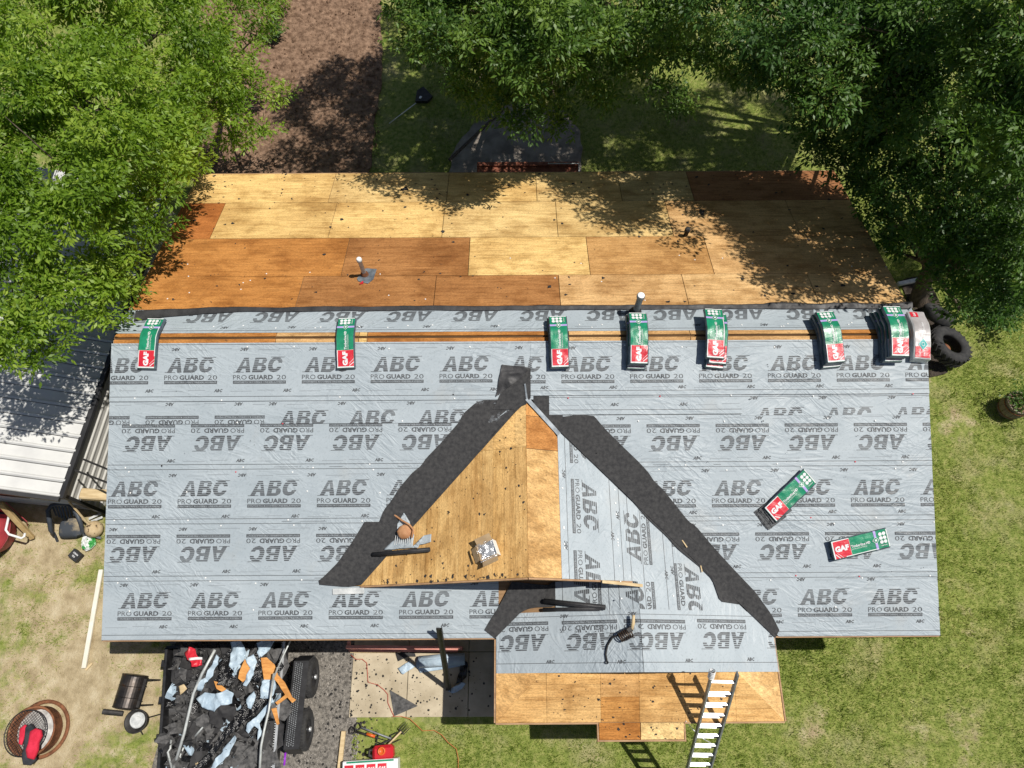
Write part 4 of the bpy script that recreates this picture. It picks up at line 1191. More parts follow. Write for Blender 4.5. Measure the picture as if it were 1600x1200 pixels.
# two bundles on the front slope
def slope_bundle(pa, pb, label, **k):
    a = MF.P(*MF.inv(*pa), 0); c = MF.P(*MF.inv(*pb), 0)
    return bundle((a.x + c.x) / 2, (a.y + c.y) / 2, math.atan2(-(a.x - c.x), a.y - c.y), 0.0, label, L=max(0.97, (Vector((a.x, a.y)) - Vector((c.x, c.y))).length), **k), a, c
t_, a_, c_ = slope_bundle((1382, 842), (1296, 863), 'intact green bundle lying crosswise on the lower right of the slope', seed=81)
t_, a_, c_ = slope_bundle((1255, 753), (1207, 800), 'torn open green bundle on the right slope with loose shingles sliding out', seed=82, H=0.07)
q = random.Random(4)
d_ = (c_ - a_); d_.z = 0; d_.normalize()
rotz = math.atan2(d_.y, d_.x)
for i in range(6):
    c = c_ + d_ * (-0.10 + 0.035 * i) + Vector((0.03 * q.uniform(-1, 1), 0.03 * q.uniform(-1, 1), 0))
    u, w = toP(MF, Vector((c.x, c.y, ZR + c.y * PIT)))
    M_ = MF.M(u, w, 0.075 - i * 0.011, rotz + q.uniform(-0.09, 0.09) - 0.1)
    b = MB(); b.box((0, 0, 0), (0.40, 0.32 + 0.01 * i, 0.006))
    for k in range(4): b.box((0.1, -0.12 + 0.08 * k + q.uniform(-.01, .01), 0.0045), (0.19, 0.055, 0.004))
    b.v = [tuple(M_ @ Vector(p)) for p in b.v]
    tag(b.build('loose_shingle', M_SHINGLE), ['topmost', 'second', 'third', 'fourth', 'fifth', 'lowest'][i] + ' of the loose dark shingles fanned out of the torn bundle', 'shingle', 'loose shingles at the torn bundle')

# ------------------------------------------------------------------ trees
M_BARK = mat('bark', (0.060, 0.045, 0.033), (0.15, 0.115, 0.085), scale=6, stretch=(3, 3, 0.6), rough=0.95, bump=0.8, bscale=14, dist=0.03)
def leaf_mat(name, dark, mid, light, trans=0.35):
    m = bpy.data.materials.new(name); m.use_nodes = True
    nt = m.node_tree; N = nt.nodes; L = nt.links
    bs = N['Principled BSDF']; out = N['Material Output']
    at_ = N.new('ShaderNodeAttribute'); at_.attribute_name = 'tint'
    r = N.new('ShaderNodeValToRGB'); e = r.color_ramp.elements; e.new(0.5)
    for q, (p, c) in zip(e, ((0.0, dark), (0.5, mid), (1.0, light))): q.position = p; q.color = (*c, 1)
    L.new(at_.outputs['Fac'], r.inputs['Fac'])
    L.new(r.outputs['Color'], bs.inputs['Base Color'])
    bs.inputs['Roughness'].default_value = 0.48; bs.inputs['Specular IOR Level'].default_value = 0.45
    tr = N.new('ShaderNodeBsdfTranslucent'); mx = N.new('ShaderNodeMixShader'); mx.inputs[0].default_value = trans
    hs = N.new('ShaderNodeHueSaturation'); hs.inputs['Saturation'].default_value = 1.1; hs.inputs['Value'].default_value = 1.3
    L.new(r.outputs['Color'], hs.inputs['Color']); L.new(hs.outputs[0], tr.inputs['Color'])
    L.new(bs.outputs[0], mx.inputs[1]); L.new(tr.outputs[0], mx.inputs[2]); L.new(mx.outputs[0], out.inputs['Surface'])
    return m
M_LEAF_A = leaf_mat('leaf_bright', (0.055, 0.120, 0.012), (0.190, 0.315, 0.026), (0.410, 0.510, 0.080), 0.42)
M_LEAF_B = leaf_mat('leaf_deep', (0.022, 0.062, 0.012), (0.062, 0.142, 0.024), (0.150, 0.255, 0.045), 0.34)
M_LEAF_C = leaf_mat('leaf_mid', (0.026, 0.065, 0.011), (0.085, 0.170, 0.024), (0.210, 0.315, 0.050), 0.35)

def leaf_mesh(name, lobes, material, seed, dens=110, per=17, ll=0.098, lw=0.040, flat=0.8, hole=0.0):
    """lobes = [(Vector centre, radius)]; leaves hang in small sprays through each lobe's outer shell"""
    g = np.random.default_rng(seed)
    P = []; D = []; T = []
    for (c, r) in lobes:
        # a lobe is made of leafy boughs, each a flat-bottomed clump of sprays, with gaps between them
        nb = int(6.5 * r * r) + 4
        bd = g.normal(size=(nb, 3)); bd /= np.linalg.norm(bd, axis=1)[:, None]
        bd[:, 2] = np.where(bd[:, 2] < -0.3, -bd[:, 2], bd[:, 2])
        bp_ = np.array(c)[None, :] + bd * (r * (0.40 + 0.55 * g.random(nb) ** 0.6))[:, None] * np.array([1, 1, flat])
        br = g.uniform(0.20, 0.44, nb) * (0.65 + 0.5 * min(1.0, r)); bt = g.random(nb)
        n = int(dens * r * r * 1.15) + 10
        k = g.choice(nb, n, p=br ** 2 / (br ** 2).sum())
        d = g.normal(size=(n, 3)); d /= np.linalg.norm(d, axis=1)[:, None]
        d[:, 2] = np.abs(d[:, 2]) * np.where(g.random(n) < 0.8, 1, -0.6)
        pos = bp_[k] + d * (br[k] * g.random(n) ** 0.45)[:, None] * np.array([1.15, 1.15, 0.60])
        # outlying sprays break the outline
        ol = g.random(n) < 0.07
        pos[ol] += bd[k][ol] * (0.25 * g.random(ol.sum()))[:, None]
        tw = 0.75 * bt[k] + 0.25 * g.random(n)
        out = d * np.array([1, 1, 0.55]) + np.array([0, 0, 0.15]); out /= np.linalg.norm(out, axis=1)[:, None]
        # sprays
        m = per
        rr = g.normal(size=(n, m, 3)); rr -= (rr * out[:, None, :]).sum(2, keepdims=True) * out[:, None, :]
        rr /= np.linalg.norm(rr, axis=2)[:, :, None] + 1e-9
        s = g.uniform(-0.16, 0.16, (n, m, 1))
        axis = out + g.normal(size=(n, 3)) * 0.35
        pp = pos[:, None, :] + axis[:, None, :] * s + rr * g.uniform(0.01, 0.10, (n, m, 1))
        dd = rr * 0.9 + axis[:, None, :] * 0.75 + np.array([0, 0, -0.28]) + g.normal(size=(n, m, 3)) * 0.22
        P.append(pp.reshape(-1, 3)); D.append(dd.reshape(-1, 3))
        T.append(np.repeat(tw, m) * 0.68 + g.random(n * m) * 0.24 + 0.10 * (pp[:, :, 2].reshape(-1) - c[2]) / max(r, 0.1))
    P = np.concatenate(P); D = np.concatenate(D); T = np.clip(np.concatenate(T), 0, 1)
    D /= np.linalg.norm(D, axis=1)[:, None] + 1e-9
    up = np.array([0, 0, 1.0]) + g.normal(size=P.shape) * 0.55
    side = np.cross(D, up); side /= np.linalg.norm(side, axis=1)[:, None] + 1e-9
    nor = np.cross(side, D)
    sc = g.uniform(0.50, 1.40, (len(P), 1))
    l = ll * sc; w = lw * sc
    v0 = P; v1 = P + D * l * 0.45 + side * w * 0.5 - nor * w * 0.12; v2 = P + D * l - np.array([0, 0, 1.0]) * l * 0.12; v3 = P + D * l * 0.45 - side * w * 0.5 - nor * w * 0.12
    V = np.stack([v0, v1, v2, v3], 1).reshape(-1, 3)
    nq = len(P)
    me = bpy.data.meshes.new(name)
    me.vertices.add(nq * 4); me.vertices.foreach_set('co', V.ravel().astype(np.float32))
    me.loops.add(nq * 4); me.loops.foreach_set('vertex_index', np.arange(nq * 4, dtype=np.int32))
    me.polygons.add(nq); me.polygons.foreach_set('loop_start', np.arange(0, nq * 4, 4, dtype=np.int32)); me.polygons.foreach_set('loop_total', np.full(nq, 4, dtype=np.int32))
    a = me.attributes.new('tint', 'FLOAT', 'POINT'); a.data.foreach_set('value', np.repeat(T, 4).astype(np.float32))
    me.materials.append(material); me.update()
    return me

def tree(name, label, base_px, lobes_px, material, seed, group, trunk_r=0.16, cat='tree', base=None, shade_lobes=(), **kw):
    q = random.Random(seed)
    base = Vector(base) if base else at(*base_px, 0.0)
    lobes = [(at(*l_[:3]), l_[3]) for l_ in lobes_px] + [(Vector(l_[:3]), l_[3]) for l_ in shade_lobes]  # the world-space lobes are extra, added for the shade they cast
    t = thing(name, label, cat, base, group)
    top = sum((l[0] for l in lobes), Vector()) / len(lobes)
    fork = base.lerp(top, 0.55); fork.z = max(0.8, top.z * 0.55)
    b = MB(); b.sm = True
    mid = base.lerp(fork, 0.5) + Vector((q.uniform(-.15, .15), q.uniform(-.15, .15), 0))
    b.tube([base - Vector((0, 0, 0.1)), base + Vector((0, 0, 0.08)), mid, fork], [trunk_r * 1.5, trunk_r * 1.1, trunk_r * 0.9, trunk_r * 0.75], 10)
    for (c, r) in lobes:
        a = fork.lerp(base, q.uniform(-0.0, 0.25)); m1 = a.lerp(c, 0.45) + Vector((q.uniform(-.3, .3), q.uniform(-.3, .3), q.uniform(0.05, .35)))
        e = c + Vector((0, 0, r * 0.25))
        b.tube([a, m1, e.lerp(m1, 0.25), e], [trunk_r * 0.5, trunk_r * 0.32, trunk_r * 0.16, 0.012], 6)
        for k in range(5):
            s0 = m1.lerp(e, q.uniform(0.2, 0.95)); dv = Vector((q.gauss(0, 1), q.gauss(0, 1), q.gauss(0.2, 0.5))).normalized()
            b.tube([s0, s0 + dv * r * 0.5 + Vector((0, 0, .05)), s0 + dv * r * 0.95], [0.018, 0.012, 0.004], 4)
    b.build('trunk', M_BARK, t)
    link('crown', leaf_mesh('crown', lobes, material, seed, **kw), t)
    return t
GT = 'trees round the house'
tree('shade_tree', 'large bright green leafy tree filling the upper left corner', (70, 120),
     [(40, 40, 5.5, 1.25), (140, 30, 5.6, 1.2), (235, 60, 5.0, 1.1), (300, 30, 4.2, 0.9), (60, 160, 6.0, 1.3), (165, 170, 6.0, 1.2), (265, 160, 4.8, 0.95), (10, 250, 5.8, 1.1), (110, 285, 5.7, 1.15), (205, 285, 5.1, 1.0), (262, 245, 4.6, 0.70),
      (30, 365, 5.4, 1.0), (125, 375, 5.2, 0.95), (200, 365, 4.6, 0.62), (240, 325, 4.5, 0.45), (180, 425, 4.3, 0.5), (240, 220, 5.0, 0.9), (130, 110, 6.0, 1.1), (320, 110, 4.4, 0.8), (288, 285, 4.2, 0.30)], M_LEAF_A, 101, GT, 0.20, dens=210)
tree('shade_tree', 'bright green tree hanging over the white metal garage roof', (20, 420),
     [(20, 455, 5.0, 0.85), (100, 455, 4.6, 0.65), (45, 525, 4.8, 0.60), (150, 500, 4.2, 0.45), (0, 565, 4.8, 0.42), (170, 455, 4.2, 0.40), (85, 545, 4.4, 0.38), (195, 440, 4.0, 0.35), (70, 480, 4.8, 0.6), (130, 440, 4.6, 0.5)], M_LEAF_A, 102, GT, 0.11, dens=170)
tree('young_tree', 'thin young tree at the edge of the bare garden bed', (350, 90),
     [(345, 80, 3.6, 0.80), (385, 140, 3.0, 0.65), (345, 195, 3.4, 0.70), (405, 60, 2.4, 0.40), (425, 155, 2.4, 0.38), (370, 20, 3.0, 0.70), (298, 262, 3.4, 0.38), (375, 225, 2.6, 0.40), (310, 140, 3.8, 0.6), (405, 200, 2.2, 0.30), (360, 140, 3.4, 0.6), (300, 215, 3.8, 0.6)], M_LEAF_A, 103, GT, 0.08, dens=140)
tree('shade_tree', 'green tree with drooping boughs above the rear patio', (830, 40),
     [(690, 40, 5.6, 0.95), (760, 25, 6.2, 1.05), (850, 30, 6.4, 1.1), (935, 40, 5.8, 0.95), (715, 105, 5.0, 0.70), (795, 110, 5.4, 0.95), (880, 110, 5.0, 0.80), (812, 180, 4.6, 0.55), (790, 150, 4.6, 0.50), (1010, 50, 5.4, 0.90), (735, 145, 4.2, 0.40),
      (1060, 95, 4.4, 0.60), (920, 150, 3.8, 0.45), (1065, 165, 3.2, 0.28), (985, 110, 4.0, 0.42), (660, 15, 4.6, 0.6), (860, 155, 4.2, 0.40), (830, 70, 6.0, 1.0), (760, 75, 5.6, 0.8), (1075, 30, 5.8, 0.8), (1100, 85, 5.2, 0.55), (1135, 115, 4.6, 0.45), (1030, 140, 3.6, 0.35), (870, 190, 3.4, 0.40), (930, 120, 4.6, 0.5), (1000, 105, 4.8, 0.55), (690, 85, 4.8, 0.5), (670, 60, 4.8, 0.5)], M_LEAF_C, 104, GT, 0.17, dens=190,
     shade_lobes=[(-1.5, 8.2, 6.0, 1.2), (-2.8, 9.6, 6.0, 1.3), (-0.2, 9.0, 6.6, 1.3), (-3.2, 7.4, 5.6, 0.9), (-1.6, 10.8, 6.5, 1.3), (1.5, 9.5, 6.8, 1.3), (3.2, 8.4, 6.2, 1.1), (3.2, 7.0, 5.6, 0.8), (2.4, 7.8, 5.8, 0.9), (4.4, 9.6, 6.4, 1.2), (-2.0, 7.0, 5.0, 0.6), (0.6, 10.8, 6.2, 1.2), (0.2, 8.2, 7.0, 1.4), (0.8, 9.6, 7.0, 1.4), (-0.6, 10.2, 7.2, 1.3), (1.4, 7.4, 6.6, 1.1), (2.4, 8.8, 7.0, 1.4), (3.6, 9.4, 7.0, 1.4), (4.4, 8.0, 6.8, 1.1), (1.2, 12.2, 6.6, 1.2), (-0.2, 12.4, 6.2, 1.2), (2.8, 10.4, 6.4, 1.1), (0.4, 7.6, 5.6, 0.9)])  # mostly unseen crown lobes, added to shade the bed, patio and back lawn
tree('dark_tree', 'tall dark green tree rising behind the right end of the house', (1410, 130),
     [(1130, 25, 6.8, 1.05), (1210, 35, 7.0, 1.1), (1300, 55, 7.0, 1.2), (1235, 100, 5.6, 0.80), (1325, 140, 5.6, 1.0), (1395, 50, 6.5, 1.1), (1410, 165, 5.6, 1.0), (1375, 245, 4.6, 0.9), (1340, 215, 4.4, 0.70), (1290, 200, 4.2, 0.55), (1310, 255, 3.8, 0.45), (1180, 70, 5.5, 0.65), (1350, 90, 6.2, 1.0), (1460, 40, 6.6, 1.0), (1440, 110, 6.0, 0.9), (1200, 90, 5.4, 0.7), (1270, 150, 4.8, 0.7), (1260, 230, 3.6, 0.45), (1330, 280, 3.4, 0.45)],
     M_LEAF_B, 105, GT, 0.20, shade_lobes=[(6.5, 8.6, 7.6, 1.3), (5.8, 7.6, 7.0, 1.2), (5.0, 8.8, 7.2, 1.2), (6.6, 10.0, 7.4, 1.3), (8.2, 8.8, 7.6, 1.2), (7.4, 9.8, 7.4, 1.2), (9.2, 10.2, 7.2, 1.0), (5.6, 10.2, 7.2, 1.1), (9.0, 8.6, 7.4, 0.9), (10.6, 9.2, 7.6, 1.0), (7.0, 7.4, 7.2, 0.7), (8.5, 7.6, 8.2, 1.4), (10.2, 7.2, 8.4, 1.5), (8.0, 9.5, 8.0, 1.4)], dens=210, ll=0.092, lw=0.039)  # the world-space lobes lie out of view, added to dapple the back lawn
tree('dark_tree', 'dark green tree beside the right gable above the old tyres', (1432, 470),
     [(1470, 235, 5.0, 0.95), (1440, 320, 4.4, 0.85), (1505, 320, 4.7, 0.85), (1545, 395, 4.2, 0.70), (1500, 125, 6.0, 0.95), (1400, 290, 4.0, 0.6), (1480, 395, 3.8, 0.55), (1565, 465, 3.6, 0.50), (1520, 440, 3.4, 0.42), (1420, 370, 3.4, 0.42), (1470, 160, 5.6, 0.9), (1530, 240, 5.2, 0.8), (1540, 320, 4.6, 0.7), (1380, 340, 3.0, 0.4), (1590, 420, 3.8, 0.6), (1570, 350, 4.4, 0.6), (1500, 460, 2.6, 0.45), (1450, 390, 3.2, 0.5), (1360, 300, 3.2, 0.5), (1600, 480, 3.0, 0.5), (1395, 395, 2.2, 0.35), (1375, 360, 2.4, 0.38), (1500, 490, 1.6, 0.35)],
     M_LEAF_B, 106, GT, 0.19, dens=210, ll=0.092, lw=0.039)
tree('shade_tree', 'sunlit green tree at the upper right edge of the picture', None,
     [(1575, 50, 8.0, 1.0), (1545, 150, 7.2, 0.85), (1600, 190, 7.4, 0.95), (1590, 290, 6.0, 0.85), (1580, 370, 4.8, 0.7), (1640, 90, 8.0, 0.9), (1600, 440, 4.4, 0.55), (1500, 40, 7.4, 0.9), (1600, 240, 6.8, 0.8)], M_LEAF_C, 107, GT, 0.20, base=(12.2, 4.2, 0), dens=180, shade_lobes=[(12.0, 5.2, 8.2, 1.5), (13.2, 4.0, 8.0, 1.5)])  # last two lobes lie out of view, added to shade the right-hand trees
# low growth
def shrub(name, label, lobes_px, material, seed, cat='shrub', **kw):
    lobes = [(at(px, py, z), r) for (px, py, z, r) in lobes_px]
    base = lobes[0][0].copy(); base.z = 0
    t = thing(name, label, cat, base)
    b = MB(); q = random.Random(seed)
    for (c, r) in lobes:
        for k in range(4):
            b.tube([base + Vector((q.uniform(-.05, .05), q.uniform(-.05, .05), 0)), base.lerp(c, .5) + Vector((q.uniform(-.1, .1), q.uniform(-.1, .1), 0.1)), c + Vector((q.uniform(-.2, .2), q.uniform(-.2, .2), 0.05))], [0.012, 0.008, 0.003], 4)
    b.build('stems', M_BARK, t); link('foliage', leaf_mesh('foliage', lobes, material, seed, **kw), t)
    return t
shrub('flowering_shrub', 'dark shrub with red flowers beside the left wall of the house', [(205, 405, 0.6, 0.5), (225, 390, 0.7, 0.4)], M_LEAF_B, 201, dens=120)
M_PETAL = plain('red_petal', (0.55, 0.02, 0.04), 0.5)
b = MB(); q = random.Random(9)
for k in range(26):
    c = at(q.uniform(195, 240), q.uniform(385, 425), q.uniform(0.9, 1.1)); r = q.uniform(0.03, 0.055)
    b.lathe([(0.004, 0), (r, 0.015), (r * 1.1, 0.03)], Matrix.Translation(c), 6)
o = b.build('blossoms', M_PETAL, bpy.data.objects['flowering_shrub']); o['kind'] = 'stuff'
shrub('garden_plant', 'small green plant sprouting in the sunny top of the garden bed', [(432, 12, 0.25, 0.28)], M_LEAF_A, 202, 'plant', dens=260)
shrub('garden_plant', 'small dark green plant in the shade of the garden bed', [(430, 52, 0.2, 0.26)], M_LEAF_B, 203, 'plant', dens=240)
shrub('weed_clump', 'scrubby weeds growing round the tyres by the right gable', [(1555, 480, 0.3, 0.4), (1580, 500, 0.3, 0.35), (1535, 470, 0.3, 0.3)], M_LEAF_C, 204, 'weeds', dens=160)

# ------------------------------------------------------------------ grass
M_GRASS = leaf_mat('grass_blade', (0.105, 0.170, 0.020), (0.265, 0.345, 0.060), (0.54, 0.53, 0.21), 0.34)
def grass(name, n, region, seed, label):
    g = np.random.default_rng(seed)
    px = region(g, n)
    P = []; T = []
    for (x, y) in px:
        b_ = bare_at(x, y)
        cl = noise.noise((x * 1.1, y * 1.1, 5.0)) + 0.6 * noise.noise((x * 3.7, y * 3.7, 2.0))
        if g.random() < b_ * 1.25 + 0.10 * (cl < -0.35): continue
        P.append((x, y)); T.append(0.42 + 0.30 * noise.noise((x * 0.7, y * 0.7, 1.0)) + 0.28 * noise.noise((x * 2.6, y * 2.6, 7.0)) + 0.35 * b_)
    P = np.array(P); T = np.array(T); n = len(P)
    T = np.clip(T + g.normal(size=n) * 0.13, 0, 1)
    tuft = np.array([max(0.0, noise.noise((x * 4.1, y * 4.1, 12.0))) for x, y in P]); h = g.uniform(0.025, 0.075, n) * (0.8 + 1.6 * tuft); a = g.uniform(0, 6.283, n); lean = g.uniform(0.2, 1.1, n) * h; w = g.uniform(0.004, 0.009, n)
    z0 = -0.03
    base = np.stack([P[:, 0], P[:, 1], np.full(n, z0)], 1)
    sd = np.stack([-np.sin(a), np.cos(a), np.zeros(n)], 1) * w[:, None]
    tip = base + np.stack([np.cos(a) * lean, np.sin(a) * lean, h + 0.01], 1)
    V = np.stack([base - sd, base + sd, tip], 1).reshape(-1, 3)
    me = bpy.data.meshes.new(name)
    me.vertices.add(n * 3); me.vertices.foreach_set('co', V.ravel().astype(np.float32))
    me.loops.add(n * 3); me.loops.foreach_set('vertex_index', np.arange(n * 3, dtype=np.int32))
    me.polygons.add(n); me.polygons.foreach_set('loop_start', np.arange(0, n * 3, 3, dtype=np.int32)); me.polygons.foreach_set('loop_total', np.full(n, 3, dtype=np.int32))
    at_ = me.attributes.new('tint', 'FLOAT', 'POINT'); at_.data.foreach_set('value', np.repeat(T, 3).astype(np.float32))
    me.materials.append(M_GRASS); me.update()
    return stuff(link(name, me), label, 'grass')
def reg_front(g, n):
    x = g.uniform(-10.6, 11.8, n); y = g.uniform(-8.2, -4.4, n)
    x2 = g.uniform(6.9, 15.5, n); y2 = g.uniform(-5, 6.5, n)
    x3 = g.uniform(-12.0, -6.6, n // 3); y3 = g.uniform(-5.0, -1.8, n // 3)
    X = np.concatenate([x, x2, x3]); Y = np.concatenate([y, y2, y3])
    k = ~((X > -6.55) & (X < -2.95) & (Y < -4.3)) & ~((X > -2.98) & (X < 0.4) & (Y > -6.55)) & ~((np.abs(X) < 7.0) & (Y > -4.6))
    return list(zip(X[k], Y[k]))
grass('lawn_grass', 170000, reg_front, 7, 'short patchy lawn grass round the front and right of the house')
def reg_back(g, n):
    X = g.uniform(-2.6, 12.5, n); Y = g.uniform(4.8, 14.2, n)
    k = ~((X > -1.6) & (X < 1.8) & (Y < 8.2))
    return list(zip(X[k], Y[k]))
grass('lawn_grass', 90000, reg_back, 8, 'shaded lawn grass behind the house under the trees')
def soil_clods():
    q = random.Random(12); b = MB()
    for _ in range(1500):
        p = at(q.uniform(360, 592), q.uniform(-20, 262), 0.03); r = 0.012 + 0.05 * q.random() ** 3
        k = 5; a = q.uniform(0, 6.28)
        ring = [(p.x + r * q.uniform(.6, 1.3) * math.cos(a + 6.283 * i / k), p.y + r * q.uniform(.6, 1.3) * math.sin(a + 6.283 * i / k), 0.02) for i in range(k)]
        b.add(ring + [(p.x, p.y, 0.05 + r)], [(i, (i + 1) % k, k) for i in range(k)])
    stuff(b.build('soil_clods', M_SOIL), 'loose clods on the bare garden bed', 'soil')
soil_clods()
# loose stones on the drive, crumbs on the walk
def stones(name, n, fn, lo, hi, material, seed, label):
    q = random.Random(seed); b = MB()
    for _ in range(n):
        x, y, z = fn(q); r = lo + (hi - lo) * q.random() ** 2
        a = q.uniform(0, 6.28); k = 5
        ring = [(x + r * q.uniform(.7, 1.2) * math.cos(a + 6.283 * i / k), y + r * q.uniform(.7, 1.2) * math.sin(a + 6.283 * i / k), z) for i in range(k)]
        b.add(ring + [(x, y, z + r * q.uniform(0.5, 0.9))], [(i, (i + 1) % k, k) for i in range(k)])
    return stuff(b.build(name, material), label, 'debris')
def drive_pt(q):
    p = at(q.uniform(440, 560), q.uniform(1000, 1210), 0.01); return p.x, p.y, 0.012
stones('gravel', 2600, drive_pt, 0.008, 0.028, M_STONE, 3, 'loose grey gravel on the drive beside the trailer')
def walk_pt(q):
    while True:
        px = 548 + 250 * q.random() ** 2.0; py = q.uniform(1022, 1120)
        p = at(px, py, 0.05)
        if p.x < -0.6: return p.x, p.y, 0.046
stones('shingle_grit', 260, walk_pt, 0.005, 0.030, M_GRIT, 4, 'dark shingle crumbs scattered over the concrete walk')
def drive_pt2(q):
    p = at(q.uniform(450, 590), q.uniform(1000, 1200), 0.01); return p.x, p.y, 0.012
stones('shingle_grit', 300, drive_pt2, 0.008, 0.04, M_GRIT, 5, 'dark shingle crumbs strewn over the gravel drive')

# ------------------------------------------------------------------ metal garage on the left
M_WROOF = mat('white_roof_metal', (0.54, 0.54, 0.53), (0.64, 0.64, 0.62), scale=1.5, rough=0.45, spec=0.4)
M_BTRIM = mat('dark_trim_metal', (0.022, 0.022, 0.024), (0.04, 0.04, 0.042), scale=3, rough=0.5)
M_GWALL = mat('grey_wall_metal', (0.43, 0.42, 0.39), (0.52, 0.51, 0.48), scale=2, rough=0.5)
g0 = at(88, 768, 1.8); g1 = at(195, 465, 1.8)
gd = Vector((g1.x - g0.x, g1.y - g0.y, 0)).normalized()          # along the eave, away from the viewer
gn = Vector((gd.y, -gd.x, 0))                                    # towards the house
GL_ = 7.2; GWID = 5.6; GRISE = 0.62
garage = thing('metal_garage', 'white roofed metal garage with dark trim and ribbed walls left of the house', 'garage', (g0.x, g0.y, 0))
def gp(a, c, z): return Vector((g0.x, g0.y, 0)) + gd * a - gn * c + Vector((0, 0, z))
# walls with horizontal ribs, one object per wall, each rib panel a part
def ribwall(pa, pb, z0, z1, out, n, parent):
    w = pb - pa
    for i in range(n):
        za = z0 + (z1 - z0) * i / n; zb = z0 + (z1 - z0) * (i + 1) / n - 0.002
        prof = [(0.0, za), (0.0, za + (zb - za) * 0.62), (0.028, za + (zb - za) * 0.72), (0.028, za + (zb - za) * 0.88), (0.0, zb)]
        b = MB()
        vs = [pa + out * o_ + Vector((0, 0, z)) for o_, z in prof] + [pb + out * o_ + Vector((0, 0, z)) for o_, z in prof]
        k = len(prof)
        b.add(vs, [(j, j + 1, k + j + 1, k + j) for j in range(k - 1)])
        b.build('wall_panel', M_GWALL, parent)
ribwall(gp(0, 0, 0), gp(GL_, 0, 0), 0.05, 1.76, gn, 8, garage)
b = MB(); b.box(gp(GL_ / 2, GWID / 2, 0.88), (GL_ - 0.02, GWID - 0.02, 1.70), math.atan2(gd.y, gd.x)); b.build('wall', M_GWALL, garage)
ribwall(gp(0, GWID, 0), gp(0, 0, 0), 0.05, 1.76, -gd, 8, garage)
for c in (0.0, GWID):
    b = MB(); b.beam(gp(0, c, 0) - gd * 0.03, gp(0, c, 1.78) - gd * 0.03, 0.12, 0.07, gd); b.build('corner_trim', M_BTRIM, garage)
# roof of ribbed panels from eave to ridge
nP = 24
for side in (0, 1):
    for i in range(nP):
        a0 = -0.12 + (GL_ + 0.24) * i / nP; a1 = -0.12 + (GL_ + 0.24) * (i + 1) / nP - 0.014
        prof = [(a0, 0.0), (a0 + 0.03, 0.036), (a0 + 0.055, 0.036), (a0 + 0.085, 0.0), ((a0 + a1) / 2, 0.0), (a1, 0.0)]
        c0, c1 = (-0.12, GWID / 2) if side == 0 else (GWID + 0.12, GWID / 2)
        vs = [gp(a, c0, 1.80 + h) for a, h in prof] + [gp(a, c1, 1.80 + GRISE + h) for a, h in prof]
        k = len(prof)
        b = MB(); b.add(vs, [(j, j + 1, k + j + 1, k + j) for j in range(k - 1)])
        o = b.build('roof_panel', M_WROOF, garage); fixn(o.data, Vector((0, 0, 1)))
b = MB(); b.beam(gp(-0.13, -0.14, 1.785), gp(GL_ + 0.13, -0.14, 1.785), 0.10, 0.09); b.build('eave_trim', M_BTRIM, garage)
b = MB(); b.beam(gp(-0.15, -0.12, 1.80), gp(-0.15, GWID / 2, 1.80 + GRISE), 0.08, 0.10); b.build('gable_trim', M_BTRIM, garage)
b = MB(); b.beam(gp(-0.15, GWID + .12, 1.80), gp(-0.15, GWID / 2 + .002, 1.80 + GRISE), 0.08, 0.10); b.build('gable_trim', M_BTRIM, garage)
b = MB(); b.prism([(0.05, 1.77), (GWID - .05, 1.77), (GWID / 2, 1.77 + GRISE - .02)], lambda c, z: gp(0.02, c, z), lambda c, z: gp(0.06, c, z)); fix_normals(b.build('gable_wall', M_GWALL, garage))
wn = MB(); wn.beam(gp(-0.035, 0.95, 1.22), gp(-0.035, 1.75, 1.22), 0.03, 0.42); wo = wn.build('window', M_CAPN, garage)
wn = MB(); wn.beam(gp(-0.055, 1.0, 1.22), gp(-0.055, 1.7, 1.22), 0.012, 0.32); wn.build('pane', plain('dark_glass', (0.01, 0.012, 0.014), 0.1), wo)

# ------------------------------------------------------------------ yard things
M_TIMBER = mat('pale_timber', (0.50, 0.37, 0.20), (0.66, 0.52, 0.31), scale=3, stretch=(1, 6, 6), rough=0.8)
M_OLDWOOD = mat('old_timber', (0.30, 0.20, 0.085), (0.47, 0.34, 0.16), scale=4, rough=0.85)
M_WBOARD = mat('white_board', (0.68, 0.64, 0.54), (0.80, 0.77, 0.68), scale=5, rough=0.7)
M_PLASTIC = mat('grey_black_plastic', (0.030, 0.036, 0.046), (0.060, 0.070, 0.085), scale=5, rough=0.45)
M_DUST = mat('dusty_plastic', (0.05, 0.058, 0.070), (0.32, 0.26, 0.17), scale=3.0, rough=0.8, lo=0.48, hi=0.66)
M_REDP = mat('faded_red', (0.25, 0.028, 0.035), (0.36, 0.05, 0.055), scale=3, rough=0.5)
M_TUBE = plain('white_tube', (0.75, 0.75, 0.73), 0.4)
def plank(name, label, p, q, w, th, m, cat='plank', group=None):
    b = MB(); b.beam(p, q, w, th, bev=min(w, th) * 0.12); return tag(b.build(name, m), label, cat, group)
plank('white_board', 'long white board lying on the worn grass left of the house', at(158, 890, 0.05), at(131, 1044, 0.04), 0.085, 0.05, M_WBOARD, 'board')
plank('wood_offcut', 'short wood offcut beside the end of the long white board', at(134, 1047, 0.02), at(144, 1036, 0.02), 0.04, 0.02, M_TIMBER, 'board')
plank('timber_beam', 'thick pale timber beam end jutting out beside the left eave', at(128, 772, 1.25), at(190, 776, 1.25), 0.22, 0.20, M_TIMBER, 'beam')
plank('timber_post', 'weathered timber post leaning across the red cart', at(0, 786, 1.0), at(51, 841, 0.06), 0.10, 0.09, M_OLDWOOD, 'post')
